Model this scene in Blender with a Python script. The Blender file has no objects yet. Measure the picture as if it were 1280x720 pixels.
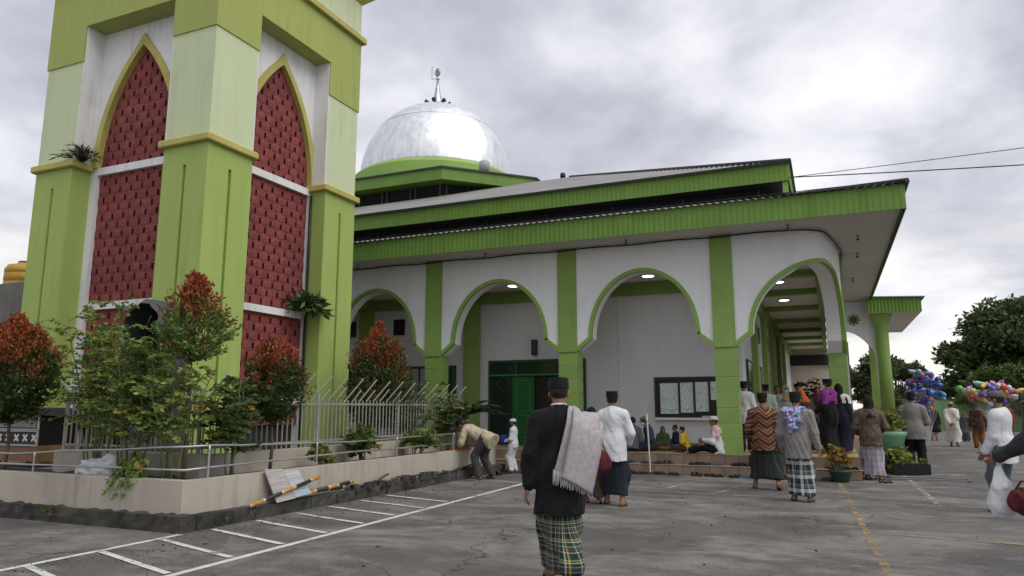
import bpy, math, random
import numpy as np
from mathutils import Vector, Matrix

# ------------------------------------------------------------------ camera, sky, sun, exposure
scene = bpy.context.scene
R = math.radians
F_PX, CAM_H = 900.0, 1.45
PITCH = math.atan(150 / 900.0)
YAW = math.atan(398 / math.hypot(900, 150))
cam_data = bpy.data.cameras.new('camera')
cam_data.sensor_width = 36.0
cam_data.lens = 36.0 * F_PX / 1280.0
cam_data.clip_start = 0.05
cam_data.clip_end = 3000.0
camera = bpy.data.objects.new('camera', cam_data)
camera.location = (0, 0, CAM_H)
camera.rotation_euler = (R(90) + PITCH, 0, YAW)
scene.collection.objects.link(camera)
scene.camera = camera
scene.render.resolution_x, scene.render.resolution_y = 1024, 576

SUN_EL, SUN_AZ = R(54), R(104)          # azimuth clockwise from +Y: bright cloud to the right, a little behind
world = bpy.data.worlds.new('World')
scene.world = world
world.use_nodes = True
wt = world.node_tree
wt.nodes.clear()
def wn(t, **kw):
    n = wt.nodes.new(t)
    for k, v in kw.items():
        setattr(n, k, v)
    return n
w_out = wn('ShaderNodeOutputWorld')
w_sky = wn('ShaderNodeTexSky', sky_type='NISHITA', sun_disc=False, sun_elevation=SUN_EL, sun_rotation=SUN_AZ)
w_sky.air_density = 1.2
w_sky.dust_density = 2.0
w_bg1 = wn('ShaderNodeBackground'); w_bg1.inputs['Strength'].default_value = 0.09
wt.links.new(w_sky.outputs[0], w_bg1.inputs['Color'])
w_tc = wn('ShaderNodeTexCoord')
w_sep = wn('ShaderNodeSeparateXYZ'); wt.links.new(w_tc.outputs['Generated'], w_sep.inputs[0])
# project the view direction on a flat cloud deck so that the clouds shrink towards the horizon
w_den = wn('ShaderNodeMath', operation='MAXIMUM'); wt.links.new(w_sep.outputs['Z'], w_den.inputs[0]); w_den.inputs[1].default_value = 0.0
w_den2 = wn('ShaderNodeMath', operation='ADD'); wt.links.new(w_den.outputs[0], w_den2.inputs[0]); w_den2.inputs[1].default_value = 0.38
w_div = wn('ShaderNodeVectorMath', operation='SCALE')
w_inv = wn('ShaderNodeMath', operation='DIVIDE'); w_inv.inputs[0].default_value = 1.0
wt.links.new(w_den2.outputs[0], w_inv.inputs[1])
wt.links.new(w_tc.outputs['Generated'], w_div.inputs[0]); wt.links.new(w_inv.outputs[0], w_div.inputs['Scale'])
w_n1 = wn('ShaderNodeTexNoise'); w_n1.inputs['Scale'].default_value = 2.6; w_n1.inputs['Detail'].default_value = 7; w_n1.inputs['Roughness'].default_value = 0.52; w_n1.inputs['Distortion'].default_value = 0.15
wt.links.new(w_div.outputs[0], w_n1.inputs['Vector'])
w_r1 = wn('ShaderNodeValToRGB')
cr = w_r1.color_ramp
cr.elements[0].position = 0.34; cr.elements[0].color = (0.42, 0.43, 0.495, 1)
cr.elements[1].position = 0.68; cr.elements[1].color = (0.94, 0.935, 0.955, 1)
e = cr.elements.new(0.48); e.color = (0.575, 0.58, 0.645, 1)
e = cr.elements.new(0.56); e.color = (0.735, 0.735, 0.785, 1)
wt.links.new(w_n1.outputs['Fac'], w_r1.inputs[0])
# brighter, warmer band low over the horizon
w_hr = wn('ShaderNodeMapRange'); w_hr.inputs['From Min'].default_value = 0.02; w_hr.inputs['From Max'].default_value = 0.26
w_hr.inputs['To Min'].default_value = 1.0; w_hr.inputs['To Max'].default_value = 0.0
wt.links.new(w_sep.outputs['Z'], w_hr.inputs['Value'])
w_n2 = wn('ShaderNodeTexNoise'); w_n2.inputs['Scale'].default_value = 3.0; w_n2.inputs['Detail'].default_value = 4
w_map = wn('ShaderNodeMapping'); w_map.inputs['Scale'].default_value = (1, 1, 7)
wt.links.new(w_tc.outputs['Generated'], w_map.inputs[0]); wt.links.new(w_map.outputs[0], w_n2.inputs['Vector'])
w_hm = wn('ShaderNodeMath', operation='MULTIPLY'); wt.links.new(w_hr.outputs[0], w_hm.inputs[0])
w_nr = wn('ShaderNodeMapRange'); w_nr.inputs['From Min'].default_value = 0.42; w_nr.inputs['From Max'].default_value = 0.60
wt.links.new(w_n2.outputs['Fac'], w_nr.inputs['Value']); wt.links.new(w_nr.outputs[0], w_hm.inputs[1])
w_mix = wn('ShaderNodeMix', data_type='RGBA'); w_mix.inputs['B'].default_value = (1.0, 0.96, 0.88, 1)
wt.links.new(w_hm.outputs[0], w_mix.inputs['Factor']); wt.links.new(w_r1.outputs[0], w_mix.inputs['A'])
w_bg2 = wn('ShaderNodeBackground'); w_bg2.inputs['Strength'].default_value = 0.80
wt.links.new(w_mix.outputs['Result'], w_bg2.inputs['Color'])
w_ms = wn('ShaderNodeMixShader'); w_ms.inputs[0].default_value = 0.93
wt.links.new(w_bg1.outputs[0], w_ms.inputs[1]); wt.links.new(w_bg2.outputs[0], w_ms.inputs[2])
wt.links.new(w_ms.outputs[0], w_out.inputs['Surface'])

sun_data = bpy.data.lights.new('sun', 'SUN')
sun_data.energy = 1.5
sun_data.angle = R(55)
sun_data.color = (1.0, 0.965, 0.91)
sun = bpy.data.objects.new('sun', sun_data)
sd = Vector((math.sin(SUN_AZ) * math.cos(SUN_EL), math.cos(SUN_AZ) * math.cos(SUN_EL), math.sin(SUN_EL)))
sun.rotation_euler = (-sd).to_track_quat('-Z', 'Y').to_euler()
sun.location = sd * 60
scene.collection.objects.link(sun)
vs = scene.view_settings
vs.view_transform = 'Standard'; vs.look = 'None'; vs.exposure = 0.56; vs.gamma = 1.0; vs.use_curve_mapping = False
scene.cycles.max_bounces = 8
rng = random.Random(7)
nrg = np.random.default_rng(11)

# ------------------------------------------------------------------ helpers
COL = scene.collection
WLOC = {}
def world_loc(p):
    return Vector((0, 0, 0)) if p is None else WLOC[p.name]

def tag(o, label=None, cat=None, group=None, kind=None):
    if label: o['label'] = label
    if cat: o['category'] = cat
    if group: o['group'] = group
    if kind: o['kind'] = kind
    return o

def thing(name, loc, label, cat, group=None, rz=0.0):
    o = bpy.data.objects.new(name, None)
    o.empty_display_size = 0.2
    COL.objects.link(o)
    o.location = loc
    o.rotation_euler = (0, 0, rz)
    WLOC[o.name] = Vector(loc)
    return tag(o, label, cat, group)

def link_obj(name, me, parent=None, loc=(0, 0, 0), rot=(0, 0, 0), scale=None):
    """place mesh data at a WORLD location (parents here are never rotated unless given local coords)"""
    o = bpy.data.objects.new(name, me)
    COL.objects.link(o)
    WLOC[o.name] = Vector(loc)
    if parent is not None:
        o.parent = parent
        o.location = Vector(loc) - world_loc(parent)
    else:
        o.location = loc
    o.rotation_euler = rot
    if scale is not None:
        o.scale = scale
    return o

class MB:
    def __init__(s):
        s.v = []; s.f = []; s.m = []; s.uv = None; s.col = None
    def add(s, verts, faces, mi=0):
        b = len(s.v)
        s.v.extend([tuple(p) for p in verts])
        for f in faces:
            s.f.append(tuple(b + i for i in f)); s.m.append(mi)
        return s
    def box(s, x0, x1, y0, y1, z0, z1, mi=0):
        v = [(x0, y0, z0), (x1, y0, z0), (x1, y1, z0), (x0, y1, z0), (x0, y0, z1), (x1, y0, z1), (x1, y1, z1), (x0, y1, z1)]
        return s.add(v, [(0, 3, 2, 1), (4, 5, 6, 7), (0, 1, 5, 4), (1, 2, 6, 5), (2, 3, 7, 6), (3, 0, 4, 7)], mi)
    def bbox(s, x0, x1, y0, y1, z0, z1, b=0.01, mi=0):
        """box with chamfered vertical and top edges"""
        def ring(z, i):
            return [(x0 + i, y0, z), (x1 - i, y0, z), (x1, y0 + i, z), (x1, y1 - i, z), (x1 - i, y1, z), (x0 + i, y1, z), (x0, y1 - i, z), (x0, y0 + i, z)]
        def ring2(z, i):
            return [(x0 + 2 * i, y0 + i, z), (x1 - 2 * i, y0 + i, z), (x1 - i, y0 + 2 * i, z), (x1 - i, y1 - 2 * i, z), (x1 - 2 * i, y1 - i, z), (x0 + 2 * i, y1 - i, z), (x0 + i, y1 - 2 * i, z), (x0 + i, y0 + 2 * i, z)]
        v = ring2(z0, b) + ring(z0 + b, b) + ring(z1 - b, b) + ring2(z1, b)
        f = []
        for k in range(3):
            for i in range(8):
                j = (i + 1) % 8
                f.append((k * 8 + i, k * 8 + j, k * 8 + 8 + j, k * 8 + 8 + i))
        f.append(tuple(range(7, -1, -1))); f.append(tuple(range(24, 32)))
        return s.add(v, f, mi)
    def obox(s, c, ax, ay, az, hx, hy, hz, mi=0):
        c = Vector(c); ax = Vector(ax).normalized(); ay = Vector(ay).normalized(); az = Vector(az).normalized()
        v = [c + ax * hx * i + ay * hy * j + az * hz * k for k in (-1, 1) for (i, j) in ((-1, -1), (1, -1), (1, 1), (-1, 1))]
        return s.add(v, [(0, 3, 2, 1), (4, 5, 6, 7), (0, 1, 5, 4), (1, 2, 6, 5), (2, 3, 7, 6), (3, 0, 4, 7)], mi)
    def tube(s, pts, r, n=8, cap=True, mi=0):
        pts = [Vector(p) for p in pts]
        rs = r if isinstance(r, (list, tuple)) else [r] * len(pts)
        rings = []; up = Vector((0, 0, 1)); prev = None
        for i, p in enumerate(pts):
            d = (pts[min(i + 1, len(pts) - 1)] - pts[max(i - 1, 0)])
            d = d.normalized() if d.length > 1e-9 else Vector((0, 0, 1))
            if prev is None:
                a = up if abs(d.z) < 0.9 else Vector((1, 0, 0))
                u = d.cross(a).normalized()
            else:
                u = (prev - d * prev.dot(d))
                u = u.normalized() if u.length > 1e-6 else d.orthogonal().normalized()
            prev = u
            w = d.cross(u)
            rings.append([p + (u * math.cos(2 * math.pi * k / n) + w * math.sin(2 * math.pi * k / n)) * rs[i] for k in range(n)])
        v = [q for rg in rings for q in rg]
        f = []
        for i in range(len(pts) - 1):
            for k in range(n):
                j = (k + 1) % n
                f.append((i * n + k, i * n + j, (i + 1) * n + j, (i + 1) * n + k))
        if cap:
            f.append(tuple(range(n - 1, -1, -1))); f.append(tuple((len(pts) - 1) * n + k for k in range(n)))
        return s.add(v, f, mi)
    def lathe(s, prof, c=(0, 0, 0), n=24, mi=0, sx=1, sy=1, ph=0.0):
        v = []; f = []
        for (r, z) in prof:
            for k in range(n):
                a = 2 * math.pi * k / n + ph
                v.append((c[0] + r * math.cos(a) * sx, c[1] + r * math.sin(a) * sy, c[2] + z))
        for i in range(len(prof) - 1):
            for k in range(n):
                j = (k + 1) % n
                f.append((i * n + k, i * n + j, (i + 1) * n + j, (i + 1) * n + k))
        if prof[0][0] > 1e-6: f.append(tuple(range(n - 1, -1, -1)))
        if prof[-1][0] > 1e-6: f.append(tuple((len(prof) - 1) * n + k for k in range(n)))
        return s.add(v, f, mi)
    def mesh(s, name, mats, smooth=False, origin=(0, 0, 0)):
        me = bpy.data.meshes.new(name)
        o = Vector(origin)
        me.from_pydata([(p[0] - o.x, p[1] - o.y, p[2] - o.z) for p in s.v], [], s.f)
        for m in (mats if isinstance(mats, (list, tuple)) else [mats]):
            me.materials.append(m)
        if any(s.m): me.polygons.foreach_set('material_index', s.m)
        if smooth is True: me.polygons.foreach_set('use_smooth', [True] * len(s.f))
        me.update()
        if smooth == 'auto': me.shade_flat(); me.polygons.foreach_set('use_smooth', [True] * len(s.f)); me.set_sharp_from_angle(angle=R(35))
        return me
    def build(s, name, mats, parent=None, smooth=False):
        a = np.array([tuple(p) for p in s.v])
        lo, hi = a.min(0), a.max(0)
        c = ((lo[0] + hi[0]) / 2, (lo[1] + hi[1]) / 2, lo[2])
        return link_obj(name, s.mesh(name, mats, smooth, c), parent, c)

# ------------------------------------------------------------------ materials
MATS = {}
class NT:
    def __init__(s, name):
        s.mat = bpy.data.materials.new(name); s.mat.use_nodes = True
        s.t = s.mat.node_tree; s.t.nodes.clear()
        s.out = s.n('ShaderNodeOutputMaterial'); s.b = s.n('ShaderNodeBsdfPrincipled')
        s.l(s.b.outputs[0], s.out.inputs['Surface'])
    def n(s, t, **kw):
        x = s.t.nodes.new(t)
        for k, v in kw.items(): setattr(x, k, v)
        return x
    def l(s, a, b): s.t.links.new(a, b)
    def val(s, inp, v):
        if hasattr(v, 'links'): s.l(v, inp)
        else: inp.default_value = v
    def math(s, op, a, b=0.0, c=None):
        x = s.n('ShaderNodeMath', operation=op); s.val(x.inputs[0], a); s.val(x.inputs[1], b)
        if c is not None: s.val(x.inputs[2], c)
        return x.outputs[0]
    def mix(s, fac, a, b, blend='MIX'):
        x = s.n('ShaderNodeMix', data_type='RGBA', blend_type=blend)
        s.val(x.inputs['Factor'], fac)
        for i, c in (('A', a), ('B', b)):
            if hasattr(c, 'links'): s.l(c, x.inputs[i])
            else: x.inputs[i].default_value = (*c[:3], 1)
        return x.outputs['Result']
    def noise(s, vec, scale, detail=4, rough=0.55, dist=0.0):
        x = s.n('ShaderNodeTexNoise'); x.inputs['Scale'].default_value = scale; x.inputs['Detail'].default_value = detail
        x.inputs['Roughness'].default_value = rough; x.inputs['Distortion'].default_value = dist
        s.l(vec, x.inputs['Vector']); return x.outputs['Fac']
    def mapping(s, vec, scale=(1, 1, 1), loc=(0, 0, 0), rot=(0, 0, 0)):
        x = s.n('ShaderNodeMapping'); x.inputs['Scale'].default_value = scale; x.inputs['Location'].default_value = loc; x.inputs['Rotation'].default_value = rot
        s.l(vec, x.inputs['Vector']); return x.outputs[0]
    def ramp(s, fac, stops, interp='LINEAR'):
        x = s.n('ShaderNodeValToRGB'); r = x.color_ramp; r.interpolation = interp
        stops = sorted(stops, key=lambda q: q[0])
        r.elements[0].position = stops[0][0]; r.elements[1].position = stops[-1][0]
        c4 = lambda c: (c, c, c, 1) if not isinstance(c, (tuple, list)) else (*c[:3], 1)
        r.elements[0].color = c4(stops[0][1]); r.elements[1].color = c4(stops[-1][1])
        for p, c in stops[1:-1]:
            e = r.elements.new(p); e.color = c4(c)
        s.l(fac, x.inputs[0]); return x.outputs[0]
    def maprange(s, v, a, b, c=0.0, d=1.0):
        x = s.n('ShaderNodeMapRange'); s.val(x.inputs['Value'], v)
        for i, q in zip(('From Min', 'From Max', 'To Min', 'To Max'), (a, b, c, d)): x.inputs[i].default_value = q
        return x.outputs[0]
    def bump(s, h, strength=0.2, dist=0.02):
        x = s.n('ShaderNodeBump'); x.inputs['Strength'].default_value = strength; x.inputs['Distance'].default_value = dist
        s.l(h, x.inputs['Height']); s.l(x.outputs[0], s.b.inputs['Normal'])
    def pos(s): return s.n('ShaderNodeNewGeometry').outputs['Position']
    def obj(s): return s.n('ShaderNodeTexCoord').outputs['Object']
    def rand(s): return s.n('ShaderNodeObjectInfo').outputs['Random']

def M(name, col, rough=0.7, var=0.12, scale=1.5, bump=0.15, bscale=60, metal=0.0, streak=0.0, scol=(0.10, 0.09, 0.07), rnd=0.0, spec=0.35, local=False, coat=0.0, sheen=0.0):
    if name in MATS: return MATS[name]
    t = NT(name)
    p = t.obj() if local else t.pos()
    c = t.mix(t.maprange(t.noise(p, scale, 5, 0.6), 0.3, 0.7), tuple(x * (1 - var) for x in col), tuple(min(1, x * (1 + var)) for x in col))
    if streak:
        sm = t.noise(t.mapping(p, (6.5, 6.5, 0.45)), 1.0, 6, 0.66)
        big = t.noise(p, 0.9, 3)
        f = t.math('MULTIPLY', t.maprange(sm, 0.46, 0.72), t.maprange(big, 0.34, 0.62))
        c = t.mix(t.math('MULTIPLY', f, streak), c, scol)
        # blotchy fading and small scuffs
        c = t.mix(t.math('MULTIPLY', t.maprange(t.noise(p, 0.45, 6, 0.7), 0.52, 0.70), streak * 0.45), c, scol)
        c = t.mix(t.math('MULTIPLY', t.maprange(t.noise(p, 5.5, 5, 0.75), 0.64, 0.72), streak * 0.6), c, scol)
    if rnd:
        rv = t.maprange(t.rand(), 0, 1, 1 - rnd, 1 + rnd)
        mul = t.n('ShaderNodeMix', data_type='RGBA', blend_type='MULTIPLY'); mul.inputs['Factor'].default_value = 1
        t.l(c, mul.inputs['A']); t.l(rv, mul.inputs['B']); c = mul.outputs['Result']
    t.l(c, t.b.inputs['Base Color'])
    t.b.inputs['Roughness'].default_value = rough
    t.b.inputs['Metallic'].default_value = metal
    t.b.inputs['Specular IOR Level'].default_value = spec
    if coat: t.b.inputs['Coat Weight'].default_value = coat
    if sheen: t.b.inputs['Sheen Weight'].default_value = sheen
    if bump: t.bump(t.noise(p, bscale, 4, 0.65), bump, 0.01)
    MATS[name] = t.mat
    return t.mat

def px_ray(u, v):
    r = (u - 640) / F_PX; up = (360 - v) / F_PX
    fy = math.cos(PITCH) - up * math.sin(PITCH); fz = math.sin(PITCH) + up * math.cos(PITCH)
    return Vector((r * math.cos(YAW) - fy * math.sin(YAW), r * math.sin(YAW) + fy * math.cos(YAW), fz))
def at_z(u, v, z=0.0):
    d = px_ray(u, v); t = (z - CAM_H) / d.z; return Vector((d.x * t, d.y * t, z))
def at_y(u, v, Y):
    d = px_ray(u, v); t = Y / d.y; return Vector((d.x * t, Y, d.z * t + CAM_H))
def at_x(u, v, X):
    d = px_ray(u, v); t = X / d.x; return Vector((X, d.y * t, d.z * t + CAM_H))
# ------------------------------------------------------------------ ground
def asphalt_mat():
    t = NT('asphalt'); p = t.pos()
    base = t.mix(t.maprange(t.noise(p, 0.55, 6, 0.62), 0.32, 0.68), (0.036, 0.034, 0.032), (0.122, 0.112, 0.103))
    # dusty worn sheets, stretched along the rows the cars drive
    ws = t.noise(t.mapping(p, (0.55, 0.85, 1)), 1.0, 9, 0.78, 0.4)
    base = t.mix(t.maprange(ws, 0.47, 0.66, 0, 0.75), base, (0.31, 0.29, 0.268))
    sc = t.noise(t.mapping(p, (1.1, 6.0, 1)), 1.0, 7, 0.8)
    base = t.mix(t.math('MULTIPLY', t.maprange(sc, 0.54, 0.66, 0, 0.6), t.maprange(t.noise(p, 0.23, 3), 0.38, 0.56)), base, (0.33, 0.31, 0.285))
    # oil stains
    base = t.mix(t.maprange(t.noise(p, 1.5, 5, 0.65), 0.57, 0.70, 0, 0.65), base, (0.042, 0.041, 0.041))
    # grain
    base = t.mix(t.maprange(t.noise(p, 48, 3, 0.8), 0.45, 0.66, 0, 0.7), base, (0.20, 0.19, 0.18))
    base = t.mix(t.maprange(t.noise(p, 30, 3, 0.8), 0.58, 0.70, 0, 0.65), base, (0.03, 0.029, 0.028))
    # cracks
    vo = t.n('ShaderNodeTexVoronoi', feature='DISTANCE_TO_EDGE'); vo.inputs['Scale'].default_value = 0.27
    wp = t.n('ShaderNodeVectorMath', operation='ADD')
    nv = t.n('ShaderNodeTexNoise'); nv.inputs['Scale'].default_value = 1.7; nv.inputs['Detail'].default_value = 6
    t.l(p, nv.inputs['Vector'])
    ns = t.n('ShaderNodeVectorMath', operation='SCALE'); ns.inputs['Scale'].default_value = 1.1
    t.l(nv.outputs['Color'], ns.inputs[0]); t.l(p, wp.inputs[0]); t.l(ns.outputs[0], wp.inputs[1]); t.l(wp.outputs[0], vo.inputs['Vector'])
    ck = t.maprange(vo.outputs['Distance'], 0.0, 0.0055, 1, 0)
    ck = t.math('MULTIPLY', ck, t.maprange(t.noise(p, 0.35, 2), 0.44, 0.56))
    base = t.mix(t.math('MULTIPLY', ck, 0.85), base, (0.022, 0.021, 0.02))
    t.l(base, t.b.inputs['Base Color'])
    t.l(t.maprange(ws, 0.4, 0.7, 0.72, 0.9), t.b.inputs['Roughness'])
    t.b.inputs['Specular IOR Level'].default_value = 0.3
    h = t.math('ADD', t.noise(p, 110, 3, 0.7), t.math('MULTIPLY', ck, -2.0))
    h = t.math('ADD', h, t.math('MULTIPLY', t.noise(p, 2.2, 3), 1.5))
    t.bump(h, 0.55, 0.012)
    return t.mat
ASPH = asphalt_mat()
g = MB()
xs = [-400, -120, -40, -20, -10, 0, 10, 20, 40, 120, 400]
ys = [-60, -20, 0, 10, 20, 40, 80, 160, 700]
for i in range(len(xs) - 1):
    for j in range(len(ys) - 1):
        g.add([(xs[i], ys[j], 0), (xs[i + 1], ys[j], 0), (xs[i + 1], ys[j + 1], 0), (xs[i], ys[j + 1], 0)], [(0, 1, 2, 3)])
gm = bpy.data.meshes.new('ground')
ground = tag(g.build('asphalt_ground', ASPH), kind='structure')

def paint_mat(name, col, lo, hi):
    t = NT(name); p = t.pos()
    n = t.math('ADD', t.math('MULTIPLY', t.noise(p, 3.0, 6, 0.7), 0.6), t.math('MULTIPLY', t.noise(p, 38, 3, 0.7), 0.4))
    t.l(t.mix(t.maprange(t.noise(p, 9, 4), 0.3, 0.7), tuple(c * 0.72 for c in col), col), t.b.inputs['Base Color'])
    t.b.inputs['Roughness'].default_value = 0.75
    tr = t.n('ShaderNodeBsdfTransparent'); mx = t.n('ShaderNodeMixShader')
    t.l(t.maprange(n, lo, hi), mx.inputs[0]); t.l(tr.outputs[0], mx.inputs[1]); t.l(t.b.outputs[0], mx.inputs[2]); t.l(mx.outputs[0], t.out.inputs['Surface'])
    return t.mat
P_WHITE = paint_mat('white_line_paint', (0.62, 0.62, 0.60), 0.385, 0.465)
P_FADE = paint_mat('faded_white_line_paint', (0.48, 0.47, 0.45), 0.46, 0.60)
P_YEL = paint_mat('yellow_line_paint', (0.38, 0.28, 0.13), 0.44, 0.58)
def line(a, b, w, m, name='painted_line', z=0.004):
    a = Vector((a[0], a[1])); b = Vector((b[0], b[1])); d = (b - a).normalized(); q = Vector((-d.y, d.x)) * w / 2
    n = max(1, int((b - a).length / 0.25)); mb = MB(); vs_ = []
    for i in range(n + 1):
        c = a + (b - a) * i / n; j = rng.uniform(-.006, .006)
        vs_ += [(c.x + q.x * (1 + j * 9), c.y + q.y * (1 + j * 9), z), (c.x - q.x, c.y - q.y + j, z)]
    mb.add(vs_, [(2 * i, 2 * i + 1, 2 * i + 3, 2 * i + 2) for i in range(n)])
    return mb.build(name, m, ground)
line((-5.36, 3.2), (-5.56, 13.6), 0.09, P_WHITE)
line((-6.95, 3.6), (-7.0, 6.44), 0.085, P_WHITE, z=0.0045)
for i in range(13):
    y = 4.62 + 0.745 * i + (0.04 if i > 6 else 0)
    if i == 10: continue
    xr = -5.40 - 0.016 * i
    line((-6.93 if i > 2 else -6.9, y), (xr - 0.05, y - 0.46 + 0.013 * i), 0.075, P_WHITE if i < 9 else P_FADE, z=0.008)
line((0.47, 5.0), (0.03, 17.0), 0.08, P_YEL)
line((0.33, 9.76), (6.0, 9.05), 0.085, P_YEL, z=0.008)
line((-4.9, 13.15), (6.5, 12.6), 0.08, P_FADE, z=0.005)
line((0.5, 15.0), (9.0, 14.9), 0.08, P_FADE, z=0.005)
for x in (-3.9, -2.9, -1.9):
    line((x, 13.1), (x + 0.32, 14.9), 0.08, P_FADE, z=0.008)
line((1.4, 13.0), (1.35, 20), 0.09, P_FADE, z=0.008)
line((2.2, 18.9), (12, 18.5), 0.09, P_FADE, z=0.005)
line((3.0, 24.0), (14, 23.4), 0.1, P_FADE, z=0.005)

# ------------------------------------------------------------------ mosque
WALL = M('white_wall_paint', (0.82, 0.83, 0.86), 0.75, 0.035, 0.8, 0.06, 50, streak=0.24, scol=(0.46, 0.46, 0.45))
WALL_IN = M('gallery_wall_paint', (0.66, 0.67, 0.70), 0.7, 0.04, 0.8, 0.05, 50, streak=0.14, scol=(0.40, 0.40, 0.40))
GREEN = M('lime_green_paint', (0.245, 0.375, 0.095), 0.6, 0.07, 1.2, 0.06, 60, streak=0.35, scol=(0.11, 0.18, 0.04))
GREEN_T = M('lime_green_trim', (0.235, 0.385, 0.085), 0.6, 0.08, 1.2, 0.06, 60)
GREEN_TILE = M('lime_green_tile', (0.225, 0.35, 0.085), 0.38, 0.06, 2.0, 0.03, 60, rnd=0.06)
GREEN_F = M('green_fascia_metal', (0.135, 0.250, 0.038), 0.5, 0.10, 1.0, 0.03, 40, streak=0.5, scol=(0.07, 0.13, 0.02))
GREEN_B = M('green_beam_paint', (0.19, 0.31, 0.075), 0.6, 0.06, 1.2, 0.05, 60)
DGREEN = M('dark_green_frame_paint', (0.012, 0.075, 0.022), 0.45, 0.15, 2.5, 0.04, 60)
DOORG = M('door_green_paint', (0.016, 0.125, 0.028), 0.45, 0.12, 2.5, 0.05, 50)
SOFF = M('soffit_board', (0.56, 0.55, 0.51), 0.8, 0.06, 0.6, 0.05, 40)
CEIL = M('ceiling_board', (0.64, 0.63, 0.59), 0.8, 0.04, 0.6, 0.03, 40)
ROOFM = M('grey_roof_sheet', (0.235, 0.225, 0.215), 0.55, 0.25, 0.9, 0.05, 40, metal=0.25, streak=0.5, scol=(0.10, 0.09, 0.085))
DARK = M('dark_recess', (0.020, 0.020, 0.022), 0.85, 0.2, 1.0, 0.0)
VERGE = M('dark_verge_metal', (0.035, 0.037, 0.042), 0.5, 0.2, 1.0, 0.0)
BLACK = M('black_paint', (0.012, 0.012, 0.013), 0.45, 0.2, 2, 0.02, 40)
STEEL = M('galvanised_pipe', (0.42, 0.42, 0.42), 0.42, 0.2, 3.0, 0.08, 60, metal=0.75, streak=0.4, scol=(0.17, 0.13, 0.10))
LAMPM = None
def lamp_mat():
    t = NT('downlight_glass'); t.b.inputs['Emission Color'].default_value = (1, 0.97, 0.9, 1); t.b.inputs['Emission Strength'].default_value = 4.0
    t.b.inputs['Base Color'].default_value = (0.9, 0.9, 0.88, 1); return t.mat
LAMPM = lamp_mat()
def glass_mat():
    t = NT('dark_window_glass'); t.b.inputs['Base Color'].default_value = (0.02, 0.028, 0.028, 1); t.b.inputs['Roughness'].default_value = 0.12; t.b.inputs['Specular IOR Level'].default_value = 0.6
    return t.mat
GLASS = glass_mat()

FY, XE = 17.0, -24.5                       # outer face of the front arcade, hidden far end
PLAT = 0.42
mosque = thing('mosque_building', (-11.5, 17, 0), 'white mosque with lime green arches, stepped roofs and a silver dome', 'mosque')

# plan path of the arcade wall: along the front, round the corner, along the side
path = []
def seg(a, b, step):
    n = max(1, int((Vector(b) - Vector(a)).length / step))
    for i in range(n): path.append(Vector(a) + (Vector(b) - Vector(a)) * i / n)
seg((XE, FY), (-0.55, FY), 0.06)
for i in range(12):
    a = R(-90) + R(82) * i / 12
    path.append(Vector((-0.55 + 0.62 * math.cos(a), FY + 0.62 + 0.62 * math.sin(a))))
seg((0.07, FY + 0.53), (0.30, FY + 1.7), 0.06)
seg((0.30, FY + 1.7), (0.45, FY + 3.0), 0.06)
seg((0.45, FY + 3.0), (0.45, 30.0), 0.06)
path.append(Vector((0.45, 30.0)))
S = [0.0]
for i in range(1, len(path)): S.append(S[-1] + (path[i] - path[i - 1]).length)
def s_near(fn): return S[min(range(len(path)), key=lambda i: fn(path[i]))]
colX = [-2.12 - 3.8 * k for k in range(6)]
sideY = [20.62, 24.4, 28.2]
col_s = [s_near(lambda p, x=x: abs(p.x - x) + abs(p.y - FY) * 9) for x in colX][::-1] + [s_near(lambda p, y=y: abs(p.y - y) + (9 if p.x < 0.2 else 0)) for y in sideY]
CAPZ, FOOTZ, TOPZ, SOFZ, ARW = 2.85, 3.14, 4.72, 5.44, 0.62
def zb(s):
    for a, b in zip(col_s[:-1], col_s[1:]):
        if a <= s <= b:
            d = min(s - a, b - s)
            if d <= 0.26: return CAPZ
            if d < ARW: return CAPZ + (FOOTZ - CAPZ) * (d - 0.26) / (ARW - 0.26)
            hw = (b - a) / 2 - ARW; x = abs(s - (a + b) / 2) / hw
            ex = 1.95 if b - a < 4.5 else 2.5
            return FOOTZ + (TOPZ - FOOTZ) * max(0.0, 1 - min(1, x) ** ex) ** (1 / 2.05)
    return CAPZ
nrm = []
for i in range(len(path)):
    d = (path[min(i + 1, len(path) - 1)] - path[max(i - 1, 0)]).normalized(); nrm.append(Vector((d.y, -d.x)))
# denser samples next to the arch feet so that the steep part is smooth
def sample(s):
    i = max(0, min(len(S) - 2, int(np.searchsorted(S, s)) - 1)); f = (s - S[i]) / max(1e-6, S[i + 1] - S[i])
    return path[i].lerp(path[i + 1], f), nrm[i].lerp(nrm[i + 1], f).normalized()
ss = []
for a, b in zip([0] + col_s, col_s + [S[-1]]):
    L = b - a
    u = [0, .13, .26]
    if L > 2:
        inner = [ARW + (L - 2 * ARW) * (0.5 - 0.5 * math.cos(math.pi * k / 44)) for k in range(45)]
        u = [0, .26] + [ARW - 0.001] + [q + (0.001 if k == 0 else 0) for k, q in enumerate(inner)] + [L - ARW + 0.001, L - .26]
    ss += [a + q for q in u if q <= L]
ss = sorted(set(round(q, 4) for q in ss)); ss.append(S[-1])
TH = 0.40
w = MB(); vv = []
for s in ss:
    p, n = sample(s); z = zb(s); q = p - n * TH
    vv += [(p.x, p.y, z), (p.x, p.y, SOFZ + 0.02), (q.x, q.y, z), (q.x, q.y, SOFZ + 0.02)]
ff = []
for i in range(len(ss) - 1):
    a, b = 4 * i, 4 * i + 4
    ff += [(a, b, b + 1, a + 1), (a + 2, a + 3, b + 3, b + 2), (a, a + 2, b + 2, b)]
w.add(vv, ff); w.build('arcade_wall', WALL, mosque)
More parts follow.
